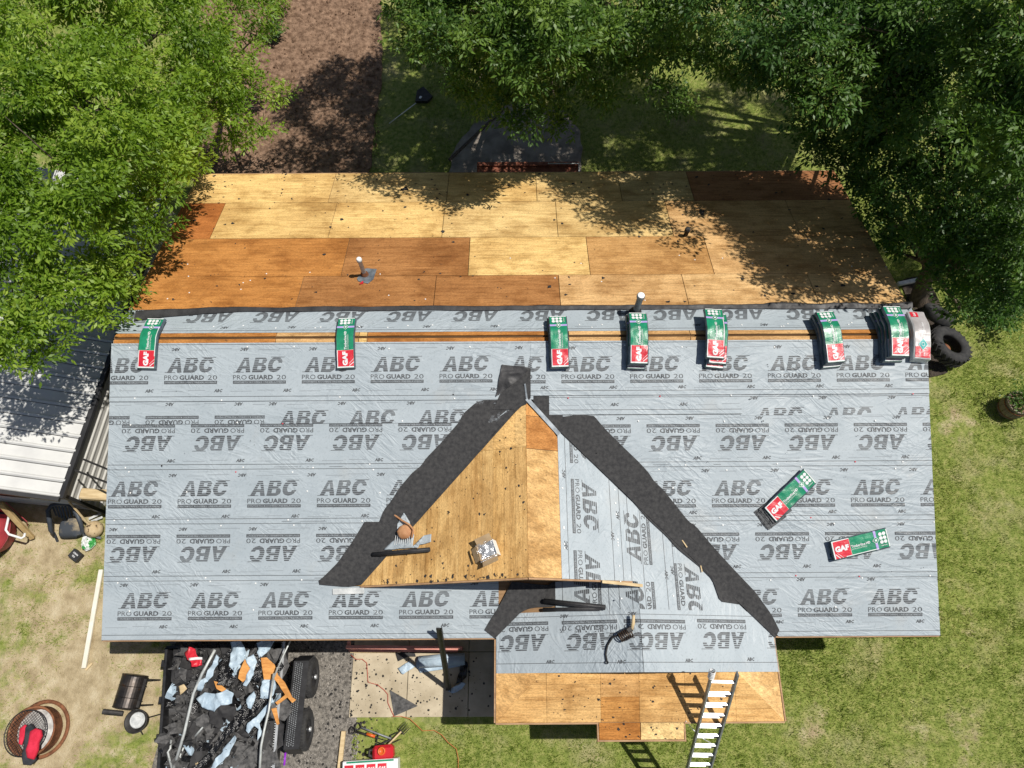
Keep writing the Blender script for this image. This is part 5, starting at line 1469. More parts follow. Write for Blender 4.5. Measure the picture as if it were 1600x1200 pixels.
plank('wooden_handle', 'slim wooden handle leaning on the garage behind the black chair', at(107, 783, 0.95), at(141, 822, 0.25), 0.035, 0.035, M_TIMBER, 'tool handle')
for i, (a, c) in enumerate((((131, 718), (170, 734)), ((118, 735), (170, 755)))):
    b = MB(); b.tube([at(*a, 1.9), at(*c, 2.15)], 0.022, 6)  # two thin dark tubes laid along the dark lines over the garage wall
    tag(b.build('dark_rod', M_SOOT), ['upper', 'lower'][i] + ' of two thin dark rods sticking out from under the left eave', 'rod', 'dark rods under the left eave')
# red cart
c0 = at(-12, 830, 0.35)
cart = thing('red_cart', 'red garden cart with white tube handle cut by the left edge', 'cart', (c0.x, c0.y, 0))
b = MB(); b.sm = True
sec = [(0.40, 0.06), (0.52, 0.30), (0.56, 0.46), (0.58, 0.48), (0.53, 0.46), (0.48, 0.30), (0.36, 0.12), (0.0, 0.10)]
Mr = Matrix.Translation((c0.x, c0.y, 0)) @ Matrix.Rotation(0.3, 4, 'Z') @ Matrix.Scale(0.8, 4, (1, 0, 0))
b.lathe(sec, Mr, 20); b.build('tub', M_REDP, cart)
b = MB(); b.sm = True; b.tube([at(14, 806, 0.62), at(9, 828, 0.60), at(14, 835, 0.55), at(34, 841, 0.5), at(38, 838, 0.5), at(39, 833, 0.5)], 0.025, 8); b.build('handle', M_TUBE, cart)
b = MB(); b.tube([at(9, 785, 0.6), at(42, 815, 0.3), at(43, 822, 0.1)], 0.010, 5); b.build('stay', M_REDP, cart)
for s_ in (-1, 1):
    b = MB(); b.sm = True; b.lathe([(0.10, -0.03), (0.13, -0.03), (0.14, 0), (0.13, 0.03), (0.10, 0.03)], Matrix.Translation((c0.x, c0.y + 0.42 * s_, 0.14)) @ Matrix.Rotation(R(90), 4, 'X'), 16, True); b.build('wheel', M_SOOT, cart)
# black plastic chair tipped on its back
cc = at(104, 830, 0.0)
chair = thing('plastic_chair', 'dusty dark plastic chair tipped over by the garage wall', 'chair', (cc.x, cc.y, 0))
def cpt(px, py, z): return at(px, py, z)
b = MB(); b.sm = True
seat = [[(92, 815, .28), (104, 808, .36), (118, 808, .36), (126, 814, .30)], [(91, 827, .30), (104, 824, .30), (119, 824, .30), (128, 828, .30)], [(90, 838, .24), (104, 838, .26), (120, 837, .26), (130, 833, .22)], [(95, 842, .06), (106, 843, .06), (120, 841, .06), (129, 836, .06)]]
vs = [cpt(*p) for r_ in seat for p in r_]
b.add(vs, [(r_ * 4 + c, r_ * 4 + c + 1, r_ * 4 + c + 5, r_ * 4 + c + 4) for r_ in range(3) for c in range(3)])
o = b.build('seat', M_DUST, chair); fixn(o.data, Vector((0, 0, 1))); md = o.modifiers.new('s', 'SOLIDIFY'); md.thickness = 0.02; md.offset = -1; md = o.modifiers.new('b', 'SUBSURF'); md.levels = 1; md.render_levels = 1
b = MB(); b.sm = True                                        # arms and back rim as one bent shell edge
rim = [(84, 836, .15), (79, 828, .30), (77, 812, .45), (75, 798, .52), (80, 790, .55), (92, 787, .56), (106, 788, .56), (114, 793, .55), (121, 804, .48), (126, 818, .40), (129, 831, .28), (131, 836, .12)]
b.tube([cpt(*p) for p in rim], [0.035, .045, .05, .05, .045, .045, .045, .045, .05, .045, .04, .03], 8); b.build('arm_rim', M_PLASTIC, chair)
for i in range(7):
    t0 = i / 6; b = MB(); b.beam(cpt(82 + 30 * t0, 791, .55), cpt(88 + 28 * t0, 812 - 2 * abs(i - 3), .36), 0.035, 0.015); b.build('back_slat', M_PLASTIC, chair)
for (a, c) in (((84, 832, .2), (90, 846, .0)), ((126, 828, .2), (131, 838, .0)), ((122, 830, .2), (158, 841, .05)), ((78, 800, .5), (84, 815, .0)), ((118, 800, .5), (124, 812, .0))):
    b = MB(); b.beam(cpt(*a), cpt(*c), 0.045, 0.03); b.build('leg', M_PLASTIC, chair)
# clay pot, bag, box, scraps
pc = at(153, 829, 0.0)
M_CLAY = mat('tan_clay', (0.42, 0.31, 0.17), (0.56, 0.44, 0.27), scale=6, rough=0.8, dots=((0.09, 0.06, 0.03), 9.0, 0.60, 0.66))
b = MB(); b.sm = True; b.lathe([(0.10, 0.0), (0.17, 0.08), (0.185, 0.18), (0.15, 0.27), (0.08, 0.31), (0.001, 0.32)], Matrix.Translation(pc), 24)
tag(b.build('clay_jug', M_CLAY), 'round tan clay jug on its side under the left eave', 'jug')
def blob_thing(name, label, cat, px, py, r, h, m, seed, amp=0.25, sx=1.0, rot=0.0, z0=0.0, n=22):
    c = at(px, py, z0)
    bm = bmesh.new(); bmesh.ops.create_uvsphere(bm, u_segments=n, v_segments=14, radius=1.0)
    for v in bm.verts:
        d = v.co.copy(); k = 1 + amp * noise.noise(d * 1.8 + Vector((seed, 0, 0))) + amp * 0.5 * noise.noise(d * 4.5 + Vector((0, seed, 0)))
        x = d.x * r * sx * k; y = d.y * r * k
        v.co = Vector((c.x + x * math.cos(rot) - y * math.sin(rot), c.y + x * math.sin(rot) + y * math.cos(rot), c.z + max(0.0, (d.z * 0.5 + 0.42)) * h * k))
    me = bpy.data.meshes.new(name); bm.to_mesh(me); bm.free(); me.materials.append(m)
    return tag(link(name, me), label, cat)
M_BAG = mat('printed_bag', (0.70, 0.72, 0.70), (0.04, 0.28, 0.06), scale=7, rough=0.35, lo=0.52, hi=0.58, detail=2)
blob_thing('plastic_bag', 'white and green plastic bag on the worn grass', 'bag', 140, 849, 0.16, 0.14, M_BAG, 3.0)
kb = at(119, 868, 0.06)
box_ = thing('black_box', 'small black cardboard box with white lettering on the worn grass', 'box', (kb.x, kb.y, 0))
Mk = Matrix.Translation((kb.x, kb.y, 0.0)) @ Matrix.Rotation(R(55), 4, 'Z')
b = MB(); b.box((0, 0, 0.06), (0.19, 0.24, 0.12), None, 0.006); b.v = [tuple(Mk @ Vector(p)) for p in b.v]; b.build('carton', M_BTRIM, box_)
for (dx, w_) in ((0.03, 0.13), (-0.03, 0.08)):
    vs_, fs_ = fit_text('NAILS' if dx > 0 else 'COIL', w_, 0.035, 0.04)
    b = MB(); b.add([Mk @ Vector((dx - y, x, 0.1215)) for x, y in vs_], fs_); o = b.build('lettering', M_WHITEW, box_); fixn(o.data, Vector((0, 0, 1)))
for i, (a, c) in enumerate((((139, 811), (158, 802)), ((143, 815), (160, 808)))):
    plank('grey_lath', ['upper', 'lower'][i] + ' of two grey laths lying behind the clay jug', at(*a, 0.05), at(*c, 0.08), 0.05, 0.02, M_PVC, 'lath')

# smoker made of a drum
sa = at(212, 1054, 0.62); sb = at(196, 1107, 0.62)
smoker = thing('drum_smoker', 'black drum smoker standing on the worn grass left of the trailer', 'smoker', ((sa.x + sb.x) / 2, (sa.y + sb.y) / 2, 0))
M_DRUM = mat('burnt_drum', (0.03, 0.03, 0.032), (0.09, 0.075, 0.065), scale=4, rough=0.34, rough2=0.5, metal=0.75, dots=((0.12, 0.06, 0.03), 6.0, 0.62, 0.72))
ax = (sb - sa).normalized(); Ld = (sb - sa).length
Ms = Matrix.Translation(sa) @ ax.to_track_quat('Z', 'Y').to_matrix().to_4x4()
b = MB(); b.sm = False
b.lathe([(0.001, 0), (0.23, 0.0), (0.245, 0.012), (0.235, 0.03), (0.235, Ld * .33), (0.245, Ld * .34), (0.235, Ld * .35), (0.235, Ld * .66), (0.245, Ld * .67), (0.235, Ld * .68), (0.235, Ld - .03), (0.245, Ld - .012), (0.23, Ld), (0.001, Ld)], Ms, 32)
b.build('drum', M_DRUM, smoker)
sd_ = ax.cross(Vector((0, 0, 1))).normalized()
if sd_.x < 0: sd_ = -sd_
b = MB(); b.beam(sa + ax * 0.05 + sd_ * 0.25 + Vector((0, 0, .05)), sb - ax * 0.05 + sd_ * 0.25 + Vector((0, 0, .05)), 0.05, 0.04); b.build('hinge_rail', M_SOOT, smoker)
for k_ in (0.25, 0.7):
    b = MB(); b.tube([sa + ax * Ld * k_ + sd_ * 0.24 + Vector((0, 0, .1)), sa + ax * Ld * k_ + sd_ * 0.32 + Vector((0, 0, .1))], 0.012, 6); b.build('handle', M_SOOT, smoker)
for k_ in (0.12, 0.88):
    for s_ in (-1, 1):
        b = MB(); p = sa + ax * Ld * k_ + sd_ * 0.16 * s_; b.tube([(p.x, p.y, 0.5), (p.x + sd_.x * .06 * s_, p.y + sd_.y * .06 * s_, 0)], 0.018, 6); b.build('leg', M_SOOT, smoker)
ch = sb + ax * 0.10 - sd_ * 0.20
b = MB(); b.tube([ch + sd_ * 0.12 + Vector((0, 0, -.1)), ch - sd_ * 0.08 + Vector((0, 0, 0.0)), ch - sd_ * 0.20 + Vector((0, 0, .03))], 0.05, 12); b.build('chimney', M_SOOT, smoker)
fc = at(212, 1127, 0.45)
fire = tag(bpy.data.objects.new('kettle_grill', None), 'round black kettle with a grey lid at the foot of the drum smoker', 'kettle'); fire.matrix_basis = Matrix.Translation((fc.x, fc.y, 0)); COL.objects.link(fire)
b = MB(); b.sm = True; b.lathe([(0.05, 0.2), (0.18, 0.28), (0.215, 0.42), (0.22, 0.46), (0.20, 0.46), (0.17, 0.40), (0.001, 0.36)], Matrix.Translation((fc.x, fc.y, 0)), 28); b.build('bowl', M_SOOT, fire)
b = MB(); b.sm = False; b.lathe([(0.145, 0.44), (0.145, 0.46), (0.13, 0.475), (0.12, 0.47), (0.075, 0.47), (0.07, 0.485), (0.04, 0.49), (0.001, 0.49)], Matrix.Translation((fc.x + 0.03, fc.y + 0.02, 0)), 28); b.build('lid', M_PVC, fire)
for k_ in range(3):
    a = k_ * 2.1 + 0.4; b = MB(); b.tube([(fc.x + .1 * math.cos(a), fc.y + .1 * math.sin(a), .3), (fc.x + .26 * math.cos(a), fc.y + .26 * math.sin(a), 0)], 0.014, 6); b.build('leg', M_SOOT, fire)

# fire pit
fp = at(55, 1142, 0.15)
pit = thing('fire_pit', 'rusty round steel fire pit with a cooking grate at the lower left', 'fire pit', (fp.x, fp.y, 0))
Mp = Matrix.Translation((fp.x, fp.y, 0))
b = MB(); b.sm = True; b.lathe([(0.44, 0.0), (0.44, 0.26), (0.46, 0.28), (0.42, 0.28), (0.41, 0.26), (0.41, 0.02), (0.001, 0.015)], Mp, 40); b.build('ring', M_RUST, pit)
b = MB(); b.sm = True; b.lathe([(0.52, 0.0), (0.54, 0.03), (0.47, 0.035), (0.465, 0.0)], Matrix.Translation((fp.x + .05, fp.y + .02, 0)), 40, True); b.build('outer_ring', M_RUST, pit)
Mg = Matrix.Translation((fp.x - 0.10, fp.y - 0.03, 0.30)) @ Matrix.Rotation(R(-4), 4, 'Y')
for k_ in range(-9, 10):
    for d_ in (0, 1):
        h_ = math.sqrt(max(0, 0.41 ** 2 - (k_ * 0.045) ** 2)); 
        if h_ < .05: continue
        M2 = Mg @ Matrix.Rotation(R(45 + 90 * d_), 4, 'Z')
        b = MB(); b.tube([M2 @ Vector((k_ * .045, -h_, .004 * d_)), M2 @ Vector((k_ * .045, h_, .004 * d_))], 0.004, 4); b.build('grate_bar', M_SOOT, pit)
b = MB(); b.lathe([(0.405, -0.008), (0.42, 0.0), (0.405, 0.008), (0.395, 0)], Mg, 36, True); b.build('grate_rim', M_SOOT, pit)
M_ASH = mat('ash', (0.30, 0.29, 0.28), (0.60, 0.59, 0.57), scale=9, rough=0.95)
b = MB(); b.lathe([(0.40, 0.03), (0.22, 0.07), (0.001, 0.09)], Matrix.Translation((fp.x - .06, fp.y - .02, 0)), 20); o = b.build('ash', M_ASH, pit)
M_REDC = mat('red_cloth', (0.50, 0.012, 0.035), (0.66, 0.03, 0.07), scale=6, rough=0.85, bump=0.5, bscale=14, dist=0.02)
M_DKC = mat('charcoal_cloth', (0.022, 0.024, 0.030), (0.05, 0.052, 0.060), scale=6, rough=0.9, bump=0.5, bscale=14, dist=0.02)
def sole(name, label, cat, pts, z, th, m):
    """a soft flat thing with a px outline, domed"""
    w = [at(*p, z) for p in pts]
    c = sum(w, Vector()) / len(w); b = MB(); b.sm = True; n = len(w); vs = []
    for (k_, h_) in ((1.0, 0.0), (1.03, th * .4), (0.95, th * .85), (0.6, th * 1.02), (0.25, th)):
        vs += [Vector((c.x + (p.x - c.x) * k_, c.y + (p.y - c.y) * k_, z + h_ + 0.008 * noise.noise((p.x * 9, p.y * 9, k_ * 4)))) for p in w]
    fs = [(r_ * n + i, r_ * n + (i + 1) % n, (r_ + 1) * n + (i + 1) % n, (r_ + 1) * n + i) for r_ in range(4) for i in range(n)]
    fs.append(tuple(4 * n + i for i in range(n)))
    b.add(vs, fs); o = b.build(name, m); fix_normals(o); return tag(o, label, cat)
sole('work_glove', 'dark cloth bundle lying under the red one on the fire pit grate', 'cloth', [(42, 1136), (50, 1131), (56, 1140), (55, 1155), (54, 1172), (58, 1186), (50, 1195), (38, 1194), (36, 1182), (40, 1165)], 0.31, 0.07, M_DKC)
sole('red_cloth', 'long red cloth draped over the fire pit grate', 'cloth', [(50, 1142), (58, 1138), (66, 1141), (67, 1150), (62, 1160), (61, 1172), (55, 1186), (45, 1184), (43, 1172), (47, 1160)], 0.36, 0.08, M_REDC)
sole('red_rag', 'small red rag with white end on the back of the fire pit grate', 'cloth', [(32, 1138), (40, 1132), (44, 1136), (39, 1150), (35, 1164), (30, 1162)], 0.31, 0.03, M_REDC)

# ------------------------------------------------------------------ trailer with roofing debris
M_STEEL = mat('black_steel', (0.010, 0.010, 0.011), (0.028, 0.028, 0.030), scale=6, rough=0.45, spec=0.5)
M_TYRE = mat('tyre_rubber', (0.022, 0.022, 0.024), (0.045, 0.044, 0.043), scale=10, rough=0.85)
M_ALU = mat('aluminium', (0.50, 0.52, 0.53), (0.66, 0.67, 0.68), scale=5, rough=0.38, metal=0.55)
M_GALV = mat('galvanised_pole', (0.36, 0.38, 0.38), (0.58, 0.60, 0.58), scale=7, rough=0.5, metal=0.3)
TZ = 0.72
tl0 = at(266, 1012, TZ); tl1 = at(252, 1230, TZ); tr0 = at(447, 1003, TZ); tr1 = at(428, 1230, TZ)
trailer = thing('dump_trailer', 'black tandem axle trailer heaped with torn off roofing below the left eave', 'trailer', ((tl0.x + tr1.x) / 2, tl1.y, 0))
def gz(p, z): return Vector((p.x, p.y, z))
b = MB(); w_ = [gz(p, TZ) for p in (tl0, tr0, tr1, tl1)]; b.prism([(p.x, p.y) for p in w_], lambda x, y: (x, y, TZ - .22), lambda x, y: (x, y, TZ - .10)); fix_normals(b.build('bed', M_STEEL, trailer))
for (a, c) in ((tl0, tl1), (tr0, tr1), (tl0, tr0)):
    b = MB(); b.beam(gz(a, TZ + .02), gz(c, TZ + .02), 0.05, 0.30); b.build('side_rail', M_STEEL, trailer)
for i in range(4):
    p = tl0.lerp(tl1, 0.12 + 0.27 * i); b = MB(); b.box((p.x - .05, p.y, TZ), (0.06, 0.12, 0.34)); b.build('stake_pocket', M_STEEL, trailer)
# perforated rail top and fenders on the right
b = MB(); b.beam(gz(tr0, TZ + .19) + Vector((.02, 0, 0)), gz(tr1, TZ + .19) + Vector((.02, 0, 0)), 0.045, 0.02); b.build('rail_cap', M_ALU, trailer)
td = (tr1 - tr0).normalized(); tn = Vector((-td.y, td.x, 0)); tn = tn if tn.x > 0 else -tn
wheels = [at(479, 1058, 0.40), at(470, 1140, 0.40)]
fe0 = gz(at(476, 1024, .8), .8); fe1 = gz(at(458, 1180, .8), .8)
b = MB(); b.sm = False
fpts = [(0.0, 0.45), (0.06, 0.80), (0.94, 0.80), (1.0, 0.45)]
mid0 = fe0; mid1 = fe1
vs = []
for (t0, z) in fpts:
    p = mid0.lerp(mid1, t0); vs += [gz(p - tn * 0.19, z), gz(p + tn * 0.10, z)]
b.add(vs, [(0, 1, 3, 2), (2, 3, 5, 4), (4, 5, 7, 6)]); o = b.build('fender', M_STEEL, trailer); md = o.modifiers.new('s', 'SOLIDIFY'); md.thickness = 0.012
# diamond plate dots on the fender
b = MB(); q = random.Random(2)
for i in range(40):
    for j in range(4):
        p = mid0.lerp(mid1, 0.08 + 0.84 * (i + .5 * (j % 2)) / 40) - tn * (0.14 - 0.04 * j); b.box(gz(p, 0.815), (0.012, 0.022, 0.006), R(45 if (i + j) % 2 else -45))
o = b.build('tread_plate', M_PIPE_D, trailer); o['kind'] = 'stuff'
for wpos in wheels:
    wp = gz(wpos, 0.35) + tn * 0.04
    Mw = Matrix.Translation(wp) @ tn.to_track_quat('Z', 'Y').to_matrix().to_4x4()
    b = MB(); b.sm = True; b.lathe([(0.20, -0.11), (0.30, -0.125), (0.355, -0.105), (0.37, -0.06), (0.372, 0.06), (0.355, 0.105), (0.30, 0.125), (0.21, 0.11), (0.19, 0.07)], Mw, 36); ty = b.build('tyre', M_TYRE, trailer)
    b = MB(); 
    for k_ in range(40):
        a = 6.283 * k_ / 40
        for s_ in (-1, 1):
            c = Mw @ Vector((0.370 * math.cos(a), 0.370 * math.sin(a), 0.05 * s_)); b.box(c, (0.03, 0.03, 0.06), Mw.to_3x3() @ Matrix.Rotation(a, 3, 'Z'))
    o = b.build('tread', M_TYRE, ty); o['kind'] = 'stuff'
    b = MB(); b.sm = True; b.lathe([(0.205, 0.09), (0.19, 0.10), (0.17, 0.05), (0.09, 0.03), (0.06, 0.07), (0.05, 0.11), (0.001, 0.115)], Mw, 28); b.build('rim', M_STEEL, ty)
    b = MB(); b.sm = True; b.lathe([(0.045, 0.115), (0.04, 0.15), (0.001, 0.155)], Mw, 14); b.build('hub_cap', M_ALU, ty)
# light edge strip of the bed rail: row of bolts
b = MB()
for i in range(60):
    p = tr0.lerp(tr1, (i + .5) / 60) - Vector((0.0, 0, 0)); b.box(gz(p, TZ + .185), (0.06, 0.012, 0.012))
o = b.build('rail_teeth', M_PVC, trailer); o['kind'] = 'stuff'

# the heap: crumpled sheets and scraps, each its own thing
M_SCRAP_B = mat('felt_scrap', (0.016, 0.016, 0.018), (0.050, 0.049, 0.050), scale=3, detail=8, rough=0.80, rough2=0.95, bump=0.5, bscale=22, dist=0.015)
M_SCRAP_G = mat('shingle_scrap', (0.045, 0.045, 0.046), (0.125, 0.122, 0.120), scale=14, detail=5, rough=0.95, bump=0.5, bscale=60, dist=0.006)
M_SHINY = mat('black_film', (0.006, 0.006, 0.007), (0.014, 0.014, 0.015), scale=3, rough=0.16, rough2=0.3, bump=0.8, bscale=9, dist=0.05, spec=0.6)
M_BLUE = mat('pale_blue_film', (0.33, 0.43, 0.52), (0.47, 0.57, 0.65), scale=3, rough=0.42, bump=0.7, bscale=6, dist=0.04)
M_PLYS = mat('orange_ply_scrap', (0.46, 0.19, 0.045), (0.66, 0.32, 0.09), scale=5, stretch=(1, 4, 1), rough=0.8)
def heap_z(x, y):
    c = (tl0 + tr1) / 2; dx = (x - c.x) / 1.15
    return TZ + 0.0 + 0.26 * max(0.0, 1 - dx * dx) + 0.10 * noise.noise((x * 1.7, y * 1.7, 2.0))
def crumple(name, label, cat, pts, dz, m, seed, amp=0.06, freq=5.0, th=0.006, tilt=0.0, res=0.05, group=None, base=None):
    """a crumpled sheet with a px outline lying on the heap"""
    poly = [at(*p, TZ + 0.2 + dz) if base is None else at(*p, base + dz) for p in pts]
    poly = [(p.x, p.y) for p in poly]
    bm = bmesh.new(); f = bm.faces.new([bm.verts.new((x, y, 0)) for x, y in poly]); bmesh.ops.triangulate(bm, faces=[f])
    for ax_ in (0, 1):
        lo = min(p[ax_] for p in poly); hi = max(p[ax_] for p in poly); k = lo + res
        while k < hi:
            co = [0, 0, 0]; co[ax_] = k; no = [0, 0, 0]; no[ax_] = 1
            bmesh.ops.bisect_plane(bm, geom=bm.verts[:] + bm.edges[:] + bm.faces[:], plane_co=co, plane_no=no); k += res
    cx = sum(p[0] for p in poly) / len(poly)
    for v in bm.verts:
        x, y = v.co.x, v.co.y
        n1 = noise.noise((x * freq + seed, y * freq * .6, seed)); n2 = noise.noise((x * freq * 2.1, y * freq * 1.7 + seed, seed * 2))
        z = (heap_z(x, y) if base is None else base) + dz + amp * (1 - abs(n1) * 2.2) + amp * 0.5 * (0.6 - abs(n2) * 2) + tilt * (x - cx)
        v.co = Vector((x + amp * .5 * n2, y + amp * .5 * n1, z))
    me = bpy.data.meshes.new(name); bm.to_mesh(me); bm.free(); me.materials.append(m); fixn(me, Vector((0, 0, 1)))
    if amp < .02 or m in (M_PLYS,): pass
    else: me.polygons.foreach_set('use_smooth', [True] * len(me.polygons))
    o = link(name, me); md = o.modifiers.new('s', 'SOLIDIFY'); md.thickness = th; md.offset = -1
    return tag(o, label, cat, group)
GD = 'torn off roofing in the trailer'
crumple('felt_scrap', 'wide sheet of black felt filling the left middle of the trailer', 'felt scrap', [(276, 1085), (310, 1078), (345, 1100), (352, 1135), (345, 1185), (300, 1205), (258, 1215), (262, 1150)], 0.02, M_SCRAP_B, 1.0, 0.05, 2.5, group=GD)
crumple('felt_scrap', 'black felt bunched at the back left corner of the trailer', 'felt scrap', [(270, 1010), (300, 1003), (318, 1020), (312, 1055), (285, 1075), (268, 1065)], 0.03, M_SCRAP_B, 2.0, 0.08, 3.0, group=GD)
crumple('felt_scrap', 'dark felt sheet under the blue film in the middle of the trailer', 'felt scrap', [(300, 1005), (400, 1003), (435, 1020), (440, 1080), (400, 1110), (330, 1100), (300, 1060)], 0.0, M_SCRAP_B, 3.0, 0.10, 3.0, group=GD)
crumple('shingle_scrap', 'grey torn shingles heaped at the lower right of the trailer', 'shingle scrap', [(350, 1165), (395, 1150), (430, 1165), (436, 1210), (340, 1215), (335, 1190)], 0.08, M_SCRAP_G, 4.0, 0.07, 3.5, group=GD)
crumple('shingle_scrap', 'grey shingle piece beside the orange plywood in the trailer', 'shingle scrap', [(418, 1100), (445, 1092), (452, 1112), (440, 1128), (420, 1122)], 0.14, M_SCRAP_G, 5.0, 0.03, 3.5, group=GD)
crumple('shingle_scrap', 'large dark shingle sheet at the back right of the trailer', 'shingle scrap', [(415, 1018), (440, 1010), (447, 1040), (436, 1062), (412, 1040)], 0.14, M_SCRAP_G, 6.0, 0.05, 3.0, group=GD)
crumple('felt_scrap', 'curled black felt loop in the centre of the trailer', 'felt scrap', [(330, 1112), (352, 1095), (368, 1105), (366, 1132), (345, 1140), (330, 1130)], 0.16, M_SCRAP_B, 7.0, 0.10, 4.0, group=GD)
crumple('felt_scrap', 'black felt running down the right side of the trailer', 'felt scrap', [(405, 1125), (440, 1130), (440, 1165), (420, 1180), (400, 1165)], 0.06, M_SCRAP_B, 8.0, 0.06, 4.0, group=GD)
crumple('black_film', 'shiny black film running diagonally across the trailer heap', 'plastic film', [(400, 1075), (420, 1085), (408, 1105), (380, 1130), (350, 1160), (315, 1205), (300, 1207), (335, 1165), (365, 1125)], 0.20, M_SHINY, 9.0, 0.07, 8.0, group=GD, res=.035)
crumple('black_film', 'crinkled black film at the top centre of the trailer heap', 'plastic film', [(345, 1035), (362, 1010), (380, 1008), (372, 1035), (358, 1060), (343, 1062)], 0.18, M_SHINY, 10.0, 0.07, 8.0, group=GD, res=.035)
crumple('black_film', 'crinkled black film between the blue sheets in the trailer', 'plastic film', [(345, 1056), (362, 1050), (372, 1060), (362, 1075), (345, 1070)], 0.24, M_SHINY, 11.0, 0.06, 9.0, group=GD, res=.035)
crumple('black_film', 'black film strip right of the orange plywood in the trailer', 'plastic film', [(398, 1025), (406, 1018), (412, 1045), (406, 1066), (396, 1062)], 0.24, M_SHINY, 12.0, 0.06, 9.0, group=GD, res=.035)
crumple('blue_film', 'long pale blue film hanging from the back of the trailer heap', 'plastic film', [(362, 1003), (378, 1000), (386, 1018), (380, 1035), (370, 1052), (362, 1040)], 0.26, M_BLUE, 13.0, 0.06, 6.0, group=GD)
crumple('blue_film', 'broad pale blue film fan left of centre in the trailer', 'plastic film', [(308, 1092), (322, 1083), (340, 1085), (358, 1077), (366, 1082), (362, 1098), (345, 1103), (336, 1112), (318, 1105)], 0.27, M_BLUE, 14.0, 0.06, 6.0, group=GD)
crumple('blue_film', 'pale blue film twist beside the white pole in the trailer', 'plastic film', [(310, 1066), (325, 1058), (341, 1022), (343, 1028), (338, 1055), (325, 1066), (318, 1080), (310, 1078)], 0.30, M_BLUE, 15.0, 0.05, 6.0, group=GD)
crumple('blue_film', 'pale blue film around the orange plywood in the trailer', 'plastic film', [(385, 1030), (397, 1022), (402, 1035), (396, 1055), (386, 1072), (380, 1070), (392, 1045)], 0.30, M_BLUE, 16.0, 0.05, 6.0, group=GD)
crumple('blue_film', 'pleated pale blue film right of centre in the trailer', 'plastic film', [(408, 1064), (424, 1052), (428, 1058), (425, 1085), (418, 1092), (405, 1090)], 0.28, M_BLUE, 17.0, 0.05, 9.0, group=GD)
crumple('blue_film', 'narrow pale blue film leaf in the middle of the trailer', 'plastic film', [(384, 1092), (396, 1080), (399, 1086), (392, 1108), (386, 1106)], 0.30, M_BLUE, 18.0, 0.04, 6.0, group=GD)
crumple('blue_film', 'pale blue film loop with a hole near the lower pole in the trailer', 'plastic film', [(386, 1130), (400, 1120), (422, 1090), (424, 1096), (404, 1130), (407, 1148), (400, 1158), (402, 1140), (396, 1134), (388, 1146), (384, 1142)], 0.32, M_BLUE, 19.0, 0.04, 6.0, group=GD)
crumple('blue_film', 'pale blue film tail at the lower middle of the trailer', 'plastic film', [(368, 1150), (372, 1153), (358, 1180), (342, 1195), (332, 1208), (328, 1205), (338, 1185)], 0.22, M_BLUE, 20.0, 0.05, 6.0, group=GD)
crumple('blue_film', 'pale blue film shreds under the back eave end of the trailer', 'plastic film', [(400, 1006), (415, 998), (428, 1000), (418, 1018), (404, 1028)], 0.28, M_BLUE, 21.0, 0.06, 7.0, group=GD)
crumple('plywood_scrap', 'orange plywood lozenge at the top of the trailer heap', 'plywood scrap', [(376, 1050), (383, 1030), (393, 1045), (386, 1060), (380, 1066), (374, 1060)], 0.30, M_PLYS, 22.0, 0.008, 3.0, 0.012, group=GD)
crumple('plywood_scrap', 'broken orange plywood frame on the right of the trailer heap', 'plywood scrap', [(406, 1028), (414, 1027), (425, 1038), (430, 1055), (440, 1066), (452, 1090), (458, 1094), (452, 1099), (444, 1090), (428, 1102), (425, 1098), (440, 1086), (428, 1066), (425, 1062), (410, 1062)], 0.34, M_PLYS, 23.0, 0.010, 3.0, 0.012, 0.03, group=GD)
crumple('plywood_scrap', 'small orange plywood piece half hidden left of the trailer centre', 'plywood scrap', [(338, 1064), (345, 1066), (358, 1078), (352, 1082), (342, 1076)], 0.24, M_PLYS, 24.0, 0.006, 3.0, 0.012, group=GD)
crumple('plywood_scrap', 'thin orange splinter lying low on the right of the trailer', 'plywood scrap', [(420, 1108), (427, 1106), (432, 1132), (428, 1134)], 0.20, M_PLYS, 25.0, 0.006, 3.0, 0.012, group=GD)
crumple('wrapper_scrap', 'crumpled red printed wrapper at the back left of the trailer', 'wrapper', [(291, 1020), (300, 1010), (310, 1014), (312, 1025), (320, 1030), (320, 1040), (304, 1042), (297, 1030)], 0.28, M_REDW, 26.0, 0.06, 7.0, group=GD)
crumple('wrapper_scrap', 'white strip of torn wrapper on the red one in the trailer', 'wrapper', [(298, 1028), (319, 1027), (319, 1031), (299, 1032)], 0.35, M_WHITEW, 27.0, 0.02, 7.0, group=GD)
crumple('cardboard_scrap', 'tan cardboard scrap at the left rail of the trailer', 'cardboard', [(278, 1072), (288, 1069), (292, 1076), (280, 1086)], 0.18, M_TIMBER, 28.0, 0.02, 5.0, group=GD)
crumple('cardboard_scrap', 'tan cardboard scrap at the front of the trailer', 'cardboard', [(308, 1190), (318, 1192), (316, 1202), (308, 1203)], 0.14, M_TIMBER, 29.0, 0.02, 5.0, group=GD)
dq = random.Random(31); b = MB()
